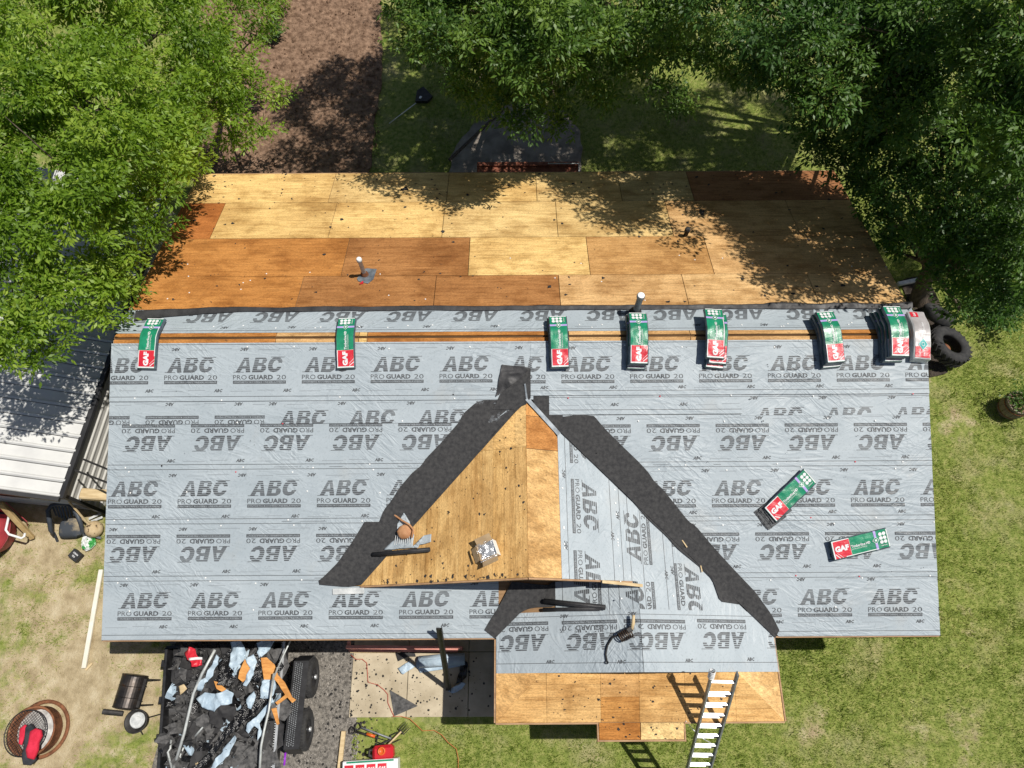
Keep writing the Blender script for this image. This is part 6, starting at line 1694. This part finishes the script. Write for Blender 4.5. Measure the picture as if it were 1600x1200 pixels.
for _ in range(900):
    t0 = dq.random(); s0 = dq.random(); p = tl0.lerp(tl1, t0).lerp(tr0.lerp(tr1, t0), 0.10 + 0.82 * s0)
    L_ = 0.03 + 0.30 * dq.random() ** 1.8; W_ = L_ * dq.uniform(0.3, 0.9); b.cur = dq.choice([0, 0, 0, 0, 0, 0, 0, 1, 1, 1, 1, 1, 1, 2, 2, 2, 3])
    rot = Matrix.Rotation(dq.uniform(0, 6.28), 3, 'Z') @ Matrix.Rotation(dq.gauss(0, 0.4), 3, 'X') @ Matrix.Rotation(dq.gauss(0, 0.4), 3, 'Y')
    n_ = 5; vs = []
    for j in range(3):
        for i in range(n_):
            x = -L_ + 2 * L_ * i / (n_ - 1) + dq.uniform(-.03, .03); y = -W_ / 2 + W_ * j / 2 + dq.uniform(-.03, .03)
            vs.append(Vector((p.x, p.y, heap_z(p.x, p.y) + dq.uniform(-.02, .10))) + rot @ Vector((x, y, dq.uniform(-.035, .035) + 0.06 * math.sin(x * 9))))
    b.add(vs, [(j * n_ + i, j * n_ + i + 1, (j + 1) * n_ + i + 1, (j + 1) * n_ + i) for j in range(2) for i in range(n_ - 1)])
o = b.build('roofing_debris', [M_SCRAP_G, M_SCRAP_B, M_SHINY, M_BLUE, M_PLYS]); stuff(o, 'tangle of small torn shingle and felt bits filling the trailer', 'debris')
def pole(label, pts, r, m=M_GALV, name='metal_pole', cat='pole', n=8):
    b = MB(); b.sm = True; b.tube(pts, r, n); return tag(b.build(name, m), label, cat, GD)
pole('long pale metal strip lying down the left of the trailer heap', [at(336, 1015, 1.45), at(316, 1052, 1.35), at(302, 1084, 1.3), at(288, 1145, 1.25), at(270, 1205, 1.1)], 0.028)
pole('bent pale metal strip down the right of the trailer heap', [at(428, 1052, 1.35), at(420, 1110, 1.3), at(413, 1140, 1.28), at(408, 1165, 1.25), at(405, 1215, 1.15)], 0.022)
pole('thin pale rod running up under the eave from the trailer heap', [at(425, 1065, 1.35), at(440, 1030, 1.4), at(458, 992, 1.5)], 0.016)
pole('folded pale metal strip at the lower left of the trailer', [at(268, 1150, 1.0), at(266, 1170, 1.1), at(262, 1175, 1.1), at(270, 1205, 1.05)], 0.02)
pole('short pale metal offcut on the black felt in the trailer', [at(305, 1150, 1.15), at(317, 1136, 1.2)], 0.018)
pole('second folded pale metal strip at the lower left of the trailer', [at(280, 1165, 1.1), at(287, 1168, 1.1), at(281, 1182, 1.1), at(292, 1208, 1.05)], 0.02)
pole('purple strip standing at the right rail of the trailer', [at(446, 1176, 0.95), at(444, 1196, 0.95)], 0.02, plain('purple_plastic', (0.28, 0.03, 0.50), 0.4), 'purple_strip', 'strip')

# ------------------------------------------------------------------ things on and by the walk
M_PINKW = mat('painted_rail', (0.52, 0.20, 0.15), (0.66, 0.29, 0.23), scale=5, rough=0.6)
rail = thing('porch_railing', 'faded red railing lying along the edge of the concrete walk', 'railing', at(630, 1012, 0))
b = MB(); b.beam(at(541, 1011, 0.75), at(722, 1013, 0.75), 0.07, 0.06); b.build('top_rail', M_PINKW, rail)
b = MB(); b.beam(at(545, 1016, 0.15), at(715, 1017, 0.15), 0.05, 0.05); b.build('bottom_rail', M_PINKW, rail)
for i, x in enumerate((545, 590, 635, 680, 718)):
    p = at(x, 1011.5, 0.75); b = MB(); b.beam((p.x, p.y, 0.03), (p.x, p.y, 0.74), 0.05, 0.05); b.build('post', M_PINKW, rail)
b = MB(); b.beam(at(545, 1011, 0.72), at(546, 990, 0.72), 0.06, 0.06); b.build('side_rail', M_PINKW, rail)
plank('wood_strip', 'pale wood strip laid along the near edge of the gravel by the railing', at(547, 1019, 0.06), at(640, 1019, 0.06), 0.035, 0.03, M_TIMBER, 'board')
# roll of underlayment
def roll(name, label, pa, pb, z, r, m, cat, spiral=True, endm=None):
    a = at(*pa, z); c = at(*pb, z); d = (c - a).normalized(); t = thing(name, label, cat, gz((a + c) / 2, z - r))
    Mr_ = Matrix.Translation(a) @ d.to_track_quat('Z', 'Y').to_matrix().to_4x4(); L_ = (c - a).length
    b = MB(); b.sm = True; n_ = 40; vs = []; fs = []
    for i in range(n_ + 1):
        an = 6.283 * 2.2 * i / n_; rr = r * (0.55 + 0.45 * i / n_)
        for e in (0, L_): vs.append(Mr_ @ Vector((rr * math.cos(an), rr * math.sin(an), e + 0.01 * noise.noise((i * .5, e, 1)))))
    fs = [(2 * i, 2 * i + 2, 2 * i + 3, 2 * i + 1) for i in range(n_)]
    b.add(vs, fs); o = b.build('wound_sheet', m, t); md = o.modifiers.new('s', 'SOLIDIFY'); md.thickness = 0.004
    return t
roll('underlayment_roll', 'half used roll of blue grey underlayment on the concrete walk', (655, 1035), (726, 1030), 0.16, 0.13, M_BLUE, 'roll')
b = MB(); b.sm = True
sole('underlayment_tail', 'loose flat end of underlayment beside its roll on the walk', 'underlayment', [(653, 1026), (690, 1022), (725, 1030), (724, 1040), (690, 1046), (657, 1051), (650, 1040)], 0.048, 0.012, M_BLUE)
crumple('felt_scrap', 'black felt scrap tucked under the railing by the roll', 'felt scrap', [(618, 1018), (646, 1016), (650, 1026), (638, 1026), (622, 1033)], 0.0, M_SCRAP_B, 41.0, 0.02, 5.0, base=0.07)
crumple('underlayment_scrap', 'small striped underlayment scrap left of the roll on the walk', 'underlayment', [(622, 1044), (640, 1033), (650, 1040), (630, 1054), (627, 1052)], 0.0, M_BLUE, 42.0, 0.02, 9.0, base=0.07)
crumple('black_film', 'crumpled dark blue black film right of the roll on the walk', 'plastic film', [(722, 1030), (731, 1036), (730, 1055), (722, 1065), (712, 1068), (718, 1050)], 0.0, M_SHINY, 43.0, 0.06, 9.0, base=0.08, res=.035)
crumple('blue_film', 'crumpled pale blue film at the foot of the leaning pole', 'plastic film', [(701, 1080), (708, 1074), (722, 1066), (728, 1068), (722, 1077), (706, 1084)], 0.0, M_BLUE, 44.0, 0.04, 9.0, base=0.07)
b = MB(); tri = [at(*p, 0.05) for p in ((609, 1078), (653, 1103), (616, 1119))]
b.prism([(p.x, p.y) for p in tri], lambda x, y: (x, y, 0.052), lambda x, y: (x, y, 0.060))
tag(fix_normals(b.build('felt_triangle', M_SCRAP_G)), 'triangular grey felt offcut lying on the concrete walk', 'felt scrap')
# leaning folded metal channel
lp0 = at(701, 1078, 0.05); lp1 = at(686, 982, 2.88)
b = MB(); b.beam(lp0, lp1, 0.10, 0.03); b2 = b.build('metal_channel', M_SOOT); tag(b2, 'long grey metal channel leaning from the walk against the front eave', 'channel')
b = MB(); dv = (lp1 - lp0).normalized(); b.beam(lp0 + Vector((.045, 0, .03)), lp1 + Vector((.045, 0, .03)), 0.012, 0.07); b.build('flange', M_SOOT, b2)
plank('paper_scrap', 'white paper scrap caught under the eave beside the porch', at(746, 990, 2.30), at(762, 990, 2.30), 0.07, 0.004, M_CAPN, 'paper')
plank('pale_board', 'pale board edging the drive at the bottom', at(537, 1142, 0.06), at(529, 1215, 0.06), 0.085, 0.09, M_TIMBER, 'board')
# tools and the blower
def tool(label, a, c, rh, headfn, name, m=M_SOOT, cat='tool', grip=None):
    t = thing(name, label, cat, gz(a.lerp(c, .5), 0)); b = MB(); b.sm = True; b.tube([a, c], rh, 8); b.build('shaft', m, t); headfn(t, a, c); return t
def d_grip(t, a, c):
    d = (a - c).normalized(); s = d.cross(Vector((0, 0, 1))).normalized(); b = MB(); b.sm = True
    b.tube([a, a + d * .04 + s * .055, a + d * .11 + s * .06, a + d * .13, a + d * .11 - s * .06, a + d * .04 - s * .055, a], 0.014, 6); b.build('grip', M_SOOT, t)
def forkhead(t, a, c, n=4):
    d = (c - a).normalized(); s = d.cross(Vector((0, 0, 1))).normalized()
    b = MB(); b.tube([c - s * .07, c + s * .07], 0.012, 6); b.build('crossbar', M_SOOT, t)
    for i in range(n):
        o_ = s * (-0.07 + 0.14 * i / (n - 1)); b = MB(); b.tube([c + o_, c + o_ + d * .12 + Vector((0, 0, .02)), c + o_ + d * .19], [.009, .008, .003], 5); b.build('tine', M_SOOT, t)
def both(t, a, c): d_grip(t, a, c); forkhead(t, a, c, 3)
M_ORNG = plain('orange_plastic', (0.62, 0.12, 0.02), 0.4)
t = tool('black shovel shaft with D grip and orange sleeve on the lawn edge', at(556, 1143, .08), at(590, 1153, .07), 0.022, both, 'garden_fork')
b = MB(); b.sm = True; b.tube([at(573, 1146.5, .08), at(586, 1151, .075)], 0.030, 8); b.build('sleeve', M_ORNG, t)
tool('grey handled scraper lying between the two forks', at(565, 1137, .09), at(611, 1154, .08), 0.018, lambda t, a, c: d_grip(t, a, c), 'roof_scraper', M_PIPE_D)
tool('wooden handled tear off fork lying towards the lawn', at(598, 1172, .12), at(627, 1143, .10), 0.018, lambda t, a, c: forkhead(t, a, c, 4), 'tear_off_fork', M_TIMBER)
tool('black steel pry bar under the wooden handled fork', at(583, 1168, .07), at(612, 1155, .07), 0.016, lambda t, a, c: forkhead(t, a, c, 2), 'pry_bar', M_SOOT)
gc = at(600, 1175, 0.12)
can = thing('gas_can', 'red fuel can with orange cap on the lawn edge', 'fuel can', (gc.x, gc.y, 0))
b = MB(); b.box((gc.x, gc.y, 0.15), (0.40, 0.26, 0.28), R(5), 0.05); b.build('tank', plain('red_tank', (0.50, 0.015, 0.025), 0.35), can)
b = MB(); b.sm = True; b.lathe([(0.075, 0.27), (0.075, 0.32), (0.055, 0.335), (0.05, 0.31), (0.001, 0.31)], Matrix.Translation((gc.x - .02, gc.y + .03, 0)), 20); b.build('cap', M_ORNG, can)
b = MB(); b.sm = True; b.tube([(gc.x - .18, gc.y + .05, .2), (gc.x - .26, gc.y + .04, .25), (gc.x - .27, gc.y - .04, .24), (gc.x - .19, gc.y - .08, .2)], 0.03, 8); b.build('handle', M_SOOT, can)
# stacked cartons at the bottom edge
kc = at(578, 1204, 0.3)
carton = thing('shingle_carton', 'white and red printed bundle at the bottom edge beside the fuel can', 'bundle', (kc.x, kc.y, 0))
b = MB(); b.box((kc.x, kc.y, 0.15), (1.06, 0.36, 0.30), R(3), 0.015); b.build('wrapper', M_WHITEW, carton)
Mk = Matrix.Translation((kc.x, kc.y, 0)) @ Matrix.Rotation(R(3), 4, 'Z')
for i, x in enumerate((-0.40, -0.19, 0.02, 0.23)):
    b = MB(); b.box((x, 0.03, 0.302), (0.17, 0.16, 0.006)); b.v = [tuple(Mk @ Vector(p)) for p in b.v]; o = b.build('red_block', M_REDW, carton)
    vs_, fs_ = fit_text('GAF', 0.13, 0.06, 0.05); b = MB(); b.add([Mk @ Vector((x + p[0], 0.03 + p[1], 0.308)) for p in vs_], fs_); o2 = b.build('lettering', M_WHITEW, o); fixn(o2.data, Vector((0, 0, 1)))
b = MB(); b.box((0, 0.155, 0.302), (0.9, 0.03, 0.006)); b.v = [tuple(Mk @ Vector(p)) for p in b.v]; b.build('green_stripe', M_GREEN, carton)
# orange cord
cp = [(612, 1120), (626, 1119), (640, 1123), (650, 1132), (660, 1142), (678, 1141), (690, 1148), (700, 1160), (713, 1170), (716, 1185), (716, 1215)]
b = MB(); b.sm = True; b.tube([at(*p, 0.06 if i < 3 else 0.025) for i, p in enumerate(cp)], 0.007, 6); tag(b.build('orange_cord', plain('faded_orange', (0.50, 0.17, 0.05), 0.6)), 'orange power cord snaking from the walk onto the lawn', 'cord')
cp = [(548, 1023), (556, 1030), (566, 1030), (573, 1036), (574, 1050), (575, 1066), (590, 1070), (600, 1078), (606, 1085), (606, 1098), (612, 1112), (616, 1120)]
b = MB(); b.sm = True; b.tube([at(*p, 0.06) for p in cp], 0.008, 6); tag(b.build('chalk_line', plain('red_cord', (0.42, 0.09, 0.06), 0.6)), 'thin red cord lying across the left side of the concrete walk', 'cord')

# ladder
ld = thing('extension_ladder', 'aluminium extension ladder leaning on the porch roof', 'ladder', (3.08, -8.22, 0))
ft_c = Vector((3.08, -8.22, 0.0)); tp_c = Vector((at(1132, 1052, 3.58).x, at(1132, 1052, 3.58).y, 3.60))
dv = (tp_c - ft_c).normalized(); sv = dv.cross(Vector((0, -0.25, 1))).normalized(); sv = sv if sv.x > 0 else -sv
half = 0.20
for s_ in (-1, 1):
    b = MB(); b.beam(ft_c + sv * half * s_, tp_c + sv * half * s_, 0.028, 0.085, dv.cross(sv)); b.build('rail', M_PIPE_D, ld)
L_l = (tp_c - ft_c).length; k_ = 0.22
while k_ < L_l - 0.05:
    b = MB(); p = ft_c + dv * k_; b.beam(p - sv * half, p + sv * half, 0.04, 0.045, (0, 0, 1)); b.build('rung', M_ALU, ld); k_ += 0.285
    if k_ < L_l * 0.9:
        b = MB(); p = ft_c + dv * (k_ - .14) + dv.cross(sv) * 0.05 * (1 if dv.cross(sv).z < 0 else -1); b.beam(p - sv * half * .9, p + sv * half * .9, 0.035, 0.04, (0, 0, 1)); b.build('rung', M_ALU, ld)
b = MB(); b.sm = True
for k2 in range(5): b.lathe([(0.045, -0.012), (0.055, 0), (0.045, 0.012)], Matrix.Translation(tp_c - sv * half + dv * (-.10 + .035 * k2)) @ dv.to_track_quat('Z', 'Y').to_matrix().to_4x4(), 14)
tag(b.build('tie_wrap', M_WHITEW), 'white padding wrapped round the left rail top of the ladder', 'padding')
b = MB(); b.tube([at(1072, 1127, 2.42), at(1083, 1140, 1.6), at(1100, 1155, 1.5), at(1112, 1162, 1.6)], 0.008, 5); tag(b.build('white_rope', M_WHITEW), 'thin white rope hanging beside the ladder', 'rope')

# ------------------------------------------------------------------ things on the roof
def roof_roll(label, pl, pa, pb, r, m):
    ua = pl.inv(*pa); ub = pl.inv(*pb); a = pl.P(*ua, r + 0.03); c = pl.P(*ub, r + 0.03); d = (c - a).normalized(); t = thing('felt_roll', label, 'roll', (a + c) / 2)
    Mr_ = Matrix.Translation(a) @ d.to_track_quat('Z', 'Y').to_matrix().to_4x4(); L_ = (c - a).length; n_ = 36; vs = []
    for i in range(n_ + 1):
        an = 6.283 * 2.3 * i / n_; rr = r * (0.5 + 0.5 * i / n_)
        for e in (0, L_ * .5, L_): vs.append(Mr_ @ Vector((rr * math.cos(an), rr * math.sin(an) * 0.92, e)))
    fs = [(3 * i + j, 3 * i + 3 + j, 3 * i + 4 + j, 3 * i + 1 + j) for i in range(n_) for j in (0, 1)]
    b = MB(); b.sm = True; b.add(vs, fs); o = b.build('wound_sheet', m, t); md = o.modifiers.new('s', 'SOLIDIFY'); md.thickness = 0.004
    return t
roof_roll('black felt roll lying across the foot of the cross gable slope', GL, (585, 868), (674, 860), 0.045, M_BACK)
roof_roll('upper of two black felt rolls on the porch underlayment', WL, (852, 940), (947, 950), 0.05, M_BACK)
roof_roll('lower of two black felt rolls on the porch underlayment', WL, (850, 953), (940, 952), 0.035, M_BACK)
# scraps beside the roll
patch_o = crumple('underlayment_scrap', 'torn underlayment scrap behind the felt roll on the gable slope', 'underlayment', [(598, 858), (620, 840), (622, 820), (633, 804), (640, 815), (648, 838), (646, 856), (676, 850), (676, 838), (664, 840), (655, 858)], 0.0, M_SHEET, 51.0, 0.02, 7.0, base=3.0)
for v in patch_o.data.vertices:
    u, w = toP(GL, Vector((v.co.x, v.co.y, 3.0))); zz = GZ - (GX - v.co.x) * PIT; zm = ZR + v.co.y * PIT
    v.co.z = max(zz, zm) + 0.045 + (v.co.z - 3.0)
def on_gl(px, py, h): return GL.P(*GL.inv(px, py), h)
hose = thing('tool_belt', 'tan leather tool pouch with strap beside the felt roll', 'tool pouch', on_gl(638, 830, 0))
M_LEATHER = mat('tan_leather', (0.35, 0.16, 0.07), (0.52, 0.28, 0.14), scale=6, rough=0.7)
c = on_gl(637, 832, 0.08); b = MB(); b.sm = True
bm = bmesh.new(); bmesh.ops.create_uvsphere(bm, u_segments=16, v_segments=10, radius=1.0)
b.add([c + Vector((v.co.x * .15 * (1 + .2 * noise.noise(v.co * 2)), v.co.y * .13 * (1 + .2 * noise.noise(v.co * 2)), v.co.z * .07)) for v in bm.verts], [tuple(v.index for v in f.verts) for f in (bm.verts.index_update(), bm.faces)[1]]); bm.free()
b.build('pouch', M_LEATHER, hose)
b = MB(); b.sm = True; b.tube([on_gl(600, 813, .10), on_gl(610, 807, .13), on_gl(622, 807, .14), on_gl(634, 816, .14), on_gl(645, 822, .14), on_gl(651, 830, .13), on_gl(648, 842, .12)], 0.018, 6); b.build('strap', M_LEATHER, hose)
b = MB()
for k_ in range(9): b.tube([on_gl(622 + 3 * k_, 838, .09), on_gl(618 + 3.4 * k_, 852, .05)], 0.006, 4)
o = b.build('nail_bundle', M_PVC, hose); o['kind'] = 'stuff'
# open carton of cap nails
nb = on_gl(766, 862, 0.0); nbx = thing('nail_carton', 'open cardboard carton lined with silver film on the gable slope', 'carton', nb)
Mn = GL.M(*GL.inv(766, 862), 0.0, R(20) + R(90))
M_CARD = mat('cardboard', (0.36, 0.25, 0.14), (0.46, 0.33, 0.19), scale=6, rough=0.85)
for (cx_, cy_, sx_, sy_, m_) in ((0, .13, .30, .01, M_CARD), (0, -.13, .30, .01, M_CARD), (.15, 0, .01, .26, M_CAPN), (-.15, 0, .01, .26, M_CARD)):
    b = MB(); b.box((cx_, cy_, .09), (sx_, sy_, .17)); b.v = [tuple(Mn @ Vector(p)) for p in b.v]; b.build('side', m_, nbx)
b = MB(); b.box((0, 0, .012), (.29, .25, .01)); b.v = [tuple(Mn @ Vector(p)) for p in b.v]; b.build('bottom', M_CARD, nbx)
for (cx_, cy_, rx, ry, sx_, sy_) in ((0, .19, 0.5, 0, .28, .12), (0, -.19, -0.5, 0, .28, .12), (-.21, 0, 0, -.6, .12, .24)):
    b = MB(); b.box((0, 0, 0), (sx_, sy_, .004)); mm = Mn @ Matrix.Translation((cx_, cy_, .17)) @ Matrix.Rotation(rx, 4, 'X') @ Matrix.Rotation(ry, 4, 'Y'); b.v = [tuple(mm @ Vector(p)) for p in b.v]; b.build('flap', M_CARD, nbx)
M_FOIL = mat('silver_film', (0.55, 0.56, 0.58), (0.80, 0.81, 0.82), scale=9, rough=0.22, metal=0.6, bump=1.0, bscale=12, dist=0.04)
b = MB(); b.sm = True; n_ = 14; vs = []
for j in range(n_ + 1):
    for i in range(n_ + 1):
        x = -.17 + .32 * i / n_; y = -.15 + .30 * j / n_; vs.append(Mn @ Vector((x, y, .16 + .05 * noise.noise((x * 14, y * 14, 1)) - .35 * (x * x + y * y))))
b.add(vs, [(j * (n_ + 1) + i, j * (n_ + 1) + i + 1, (j + 1) * (n_ + 1) + i + 1, (j + 1) * (n_ + 1) + i) for j in range(n_) for i in range(n_)]); b.build('liner', M_FOIL, nbx)
# coil nailer on the porch
def on_wl(px, py, h): return WL.P(*WL.inv(px, py), h)
nl = thing('coil_nailer', 'dark bronze coil nailer with hose lying on the porch underlayment', 'nail gun', on_wl(978, 990, 0))
M_BRONZE = mat('bronze_coil', (0.030, 0.020, 0.014), (0.12, 0.075, 0.045), scale=14, rough=0.4, metal=0.4)
c = on_wl(978, 992, .06)
for k_ in range(7):
    b = MB(); b.sm = True; ax_ = Vector((0.9, 0.4, 0.1)).normalized(); Mc = Matrix.Translation(c + ax_ * (-.10 + .034 * k_)) @ ax_.to_track_quat('Z', 'Y').to_matrix().to_4x4()
    b.lathe([(0.075, -0.012), (0.10 - .004 * abs(k_ - 3), 0), (0.075, 0.012), (0.06, 0)], Mc, 18, True); b.build('coil', M_BRONZE, nl)
b = MB(); b.sm = True; b.tube([on_wl(988, 985, .09), on_wl(991, 974, .12), on_wl(992, 962, .14)], [.028, .03, .022], 8); b.build('handle', M_TIMBER, nl)
b = MB(); b.box(c + Vector((.06, .07, .06)), (.10, .09, .08), R(30), .015); b.build('magazine', M_SOOT, nl)
b = MB(); b.sm = True; b.tube([c + Vector((-.10, 0, .02)), on_wl(958, 996, .05), on_wl(950, 1008, .04), on_wl(947, 1022, .035), on_wl(949, 1034, .035)], 0.016, 8); b.build('hose', M_SOOT, nl)
b = MB(); b.sm = True; b.lathe([(0.022, -.02), (.03, 0), (.022, .02)], Matrix.Translation(on_wl(949, 1035, .04)), 10, True); b.build('coupling', M_SOOT, nl)
plank('broken_batten', 'broken wood batten jutting from the front edge of the cross gable', Vector((1.35, YF - 0.03, GZ - GPR * 1.2 + .03)), Vector((2.05, YF - 0.08, WZ + .07)), 0.05, 0.025, M_TIMBER, 'batten')
plank('wood_splinter', 'thin wood splinter stuck on the right valley felt, upper one', vr(-3.55) + Vector((.05, .12, .05)), vr(-3.55) + Vector((.15, -.05, .05)), 0.02, 0.01, M_TIMBER, 'splinter')
plank('wood_splinter', 'thin wood splinter stuck on the right valley felt, lower one', vr(-3.95) + Vector((-.05, .1, .05)), vr(-3.95) + Vector((-.03, -.06, .05)), 0.02, 0.01, M_TIMBER, 'splinter')
plank('wood_splinter', 'pale wood splinter by the lower end of the right valley felt', vr(-4.65) + Vector((-.35, .12, .04)), vr(-4.65) + Vector((-.28, 0, .04)), 0.02, 0.01, M_TIMBER, 'splinter')
b = MB(); b.box((0, 0, 0.012), (0.55, 0.10, 0.006)); Mz = MF.M(*MF.inv(545, 923), 0.02, 0.03); b.v = [tuple(Mz @ Vector(p)) for p in b.v]; tag(b.build('clear_tape', M_PVC), 'pale strip of tape on the underlayment below the left gable edge', 'tape')
b = MB(); b.box((0, 0, 0.02), (0.07, 0.02, 0.02)); b.box((0.02, 0.03, 0.02), (0.05, 0.02, 0.02), 0.6); Mz = MBK.M(*MBK.inv(565, 444), 0.0, 0.3); b.v = [tuple(Mz @ Vector(p)) for p in b.v]; tag(b.build('red_clip', M_REDW), 'small red plastic piece below the left vent pipe', 'clip')
for i, (px, py, rr) in enumerate(((632, 297, 0.2), (1098, 333, 1.2))):
    b = MB(); b.box((0, 0, 0.02), (0.16, 0.05, 0.03)); b.box((0.02, 0.05, 0.02), (0.09, 0.035, 0.03), 0.7); Mz = MBK.M(*MBK.inv(px, py), 0.0, rr); b.v = [tuple(Mz @ Vector(p)) for p in b.v]
    tag(b.build('shingle_fragment', M_GRIT), ['dark shingle fragment near the back eave, left of centre', 'dark shingle fragment beside the short black pipe'][i], 'fragment')

# ------------------------------------------------------------------ right side of the house
def big_tyre(label, px, py, Ro, wd, tilt, az, z, lugs=True):
    c = at(px, py, z); M_ = Matrix.Translation(c) @ Matrix.Rotation(az, 4, 'Z') @ Matrix.Rotation(tilt, 4, 'Y')
    t = thing('tractor_tyre', label, 'tyre', (c.x, c.y, 0)); h = wd / 2
    b = MB(); b.sm = True; b.lathe([(Ro * .52, -h * .8), (Ro * .70, -h), (Ro * .90, -h * .9), (Ro * .96, -h * .5), (Ro * .97, h * .5), (Ro * .90, h * .9), (Ro * .70, h), (Ro * .52, h * .8), (Ro * .50, h * .4), (Ro * .56, 0), (Ro * .50, -h * .4)], M_, 44, True); b.build('casing', M_TYRE, t)
    if lugs:
        for k in range(22):
            a = 6.283 * k / 22
            for s_ in (-1, 1):
                a2 = a + (0.14 if s_ > 0 else 0)
                b = MB(); b.box(M_ @ Vector((Ro * .97 * math.cos(a2), Ro * .97 * math.sin(a2), h * .42 * s_)), (Ro * .09, Ro * .09, h * .95), (M_.to_3x3() @ Matrix.Rotation(a2, 3, 'Z') @ Matrix.Rotation(0.6 * s_, 3, 'X'))); b.build('lug', M_TYRE, t)
    return t, M_
t, M_ = big_tyre('large tractor tyre leaning by the right corner of the house', 1482, 541, 0.52, 0.34, R(18), R(25), 0.32)
b = MB(); b.sm = True; b.lathe([(0.12, -.12), (0.11, -.05), (0.05, -.03), (.001, -.03)], M_, 20); b.build('hub', M_RUST, t)
t, M_ = big_tyre('smaller dark tyre behind the large tractor tyre', 1466, 492, 0.40, 0.24, R(35), R(60), 0.30, False)
dp0 = at(1403, 444, 0.25); dp1 = at(1441, 436, 0.12)
dsp = thing('drain_pipe', 'white drain pipe lying on the ground off the right rear corner', 'drain pipe', gz(dp0, 0))
b = MB(); b.beam(dp0, dp1, 0.10, 0.075, bev=.008); b.build('pipe', M_PVC, dsp)
b = MB(); b.beam(dp1.lerp(dp0, .03), dp1.lerp(dp0, -.03), 0.12, 0.09); b.build('end_lip', M_CAPN, dsp)
# barrel planter
bp = at(1574, 640, 0.0)
bar = thing('barrel_planter', 'weathered wooden barrel planter on the lawn at the right edge', 'planter', bp)
M_STAVE = mat('grey_stave', (0.15, 0.115, 0.085), (0.28, 0.23, 0.18), scale=8, stretch=(3, 3, 0.5), rough=0.9)
for k in range(18):
    a0 = 6.283 * k / 18 + .012; a1 = 6.283 * (k + 1) / 18 - .012; b = MB(); vs = []
    hh = 0.46 + 0.015 * math.sin(k * 3.1)
    for (r_, z_) in ((0.25, 0), (0.30, hh * .5), (0.28, hh)):
        for a in (a0, a1):
            for dr in (0, -.03): vs.append((bp.x + (r_ + dr) * math.cos(a), bp.y + (r_ + dr) * math.sin(a), z_))
    b.add(vs, [(0, 2, 6, 4), (4, 6, 10, 8), (1, 5, 7, 3), (5, 9, 11, 7), (8, 10, 11, 9), (0, 4, 5, 1), (4, 8, 9, 5), (2, 3, 7, 6), (6, 7, 11, 10)]); fix_normals(b.build('stave', M_STAVE, bar))
for z_, r_ in ((0.10, .275), (0.36, .298)):
    b = MB(); b.lathe([(r_, z_), (r_ + .006, z_), (r_ + .006, z_ + .03), (r_, z_ + .03)], Matrix.Translation(bp), 36, True); b.build('hoop', M_RUST, bar)
b = MB(); b.lathe([(0.25, 0.38), (0.1, 0.40), (.001, .40)], Matrix.Translation(bp), 20); b.build('soil', M_SOIL, bar)
link('plant', leaf_mesh('plant', [(bp + Vector((.05, .02, .46)), .20)], M_LEAF_C, 77, dens=700, ll=.06, lw=.03), bar)['kind'] = 'stuff'
b = MB(); rb = random.Random(6)
for k in range(14):
    p = at(1430 + 30 * rb.random(), 455 + 60 * rb.random(), 0.02); b.tube([p, p + Vector((rb.uniform(-.3, .3), rb.uniform(-.3, .3), .03))], 0.012, 4)
stuff(b.build('fallen_twigs', M_BARK), 'fallen twigs on the dark soil by the right gable', 'twigs')
wobble_sheet('bare_earth', [(1405, 440), (1450, 430), (1470, 470), (1465, 520), (1480, 580), (1452, 590), (1440, 520)], 0.012, mat('dark_earth', (0.028, 0.021, 0.017), (0.075, 0.058, 0.046), scale=8, rough=0.95, bump=0.9, bscale=20, dist=.05), 0.08, 0.05, seed=9)
# ------------------------------------------------------------------ behind the house
st = thing('back_step', 'reddish brick step against the back eave', 'step', at(825, 258, 0))
M_BRICK = mat('red_brick', (0.20, 0.062, 0.035), (0.32, 0.12, 0.07), scale=9, rough=0.9)
pa = at(745, 256, 0.9); pb = at(905, 256, 0.9)
b = MB(); b.box(((pa.x + pb.x) / 2, pa.y - .35, 0.42), (pb.x - pa.x, 0.85, 0.84)); b.build('core', M_BRICK, st)
nb_ = 10
for i in range(nb_):
    b = MB(); x = pa.x + (pb.x - pa.x) * (i + .5) / nb_; b.box((x, pa.y + .0, .87), ((pb.x - pa.x) / nb_ - .012, .12, .06), None, .006); b.build('brick', M_BRICK, st)
b = MB(); b.tube([at(856, 255.5, 1.1), at(904, 255.5, 1.1), gz(at(904, 255.5, 1.1) + Vector((0, -.3, 0)), 1.1)], 0.014, 6); b.build('handrail', M_PVC, st)
sh0 = at(608, 193, 0.03); sh1 = at(650, 161, 0.05)
shv = thing('dust_pan', 'black long handled dustpan lying on the shaded back lawn', 'dustpan', gz(sh0, 0))
b = MB(); b.sm = True; b.tube([sh0, sh1], 0.014, 8); b.build('handle', M_TUBE, shv)
b = MB(); pp = [at(*p, 0.05) for p in ((649, 160), (652, 143), (662, 137), (676, 152), (668, 160))]; b.prism([(p.x, p.y) for p in pp], lambda x, y: (x, y, 0.02), lambda x, y: (x, y, 0.10)); fix_normals(b.build('pan', M_SOOT, shv))
b = MB(); c = at(657, 152, .11); b.box(c, (.06, .09, .012), R(-20)); b.build('sticker', M_CAPN, shv)
plank('patio_edging', 'dark timber edging round the left side of the rear patio', at(702, 250, 0.03), at(785, 172, 0.03), 0.08, 0.05, M_BARK, 'edging')
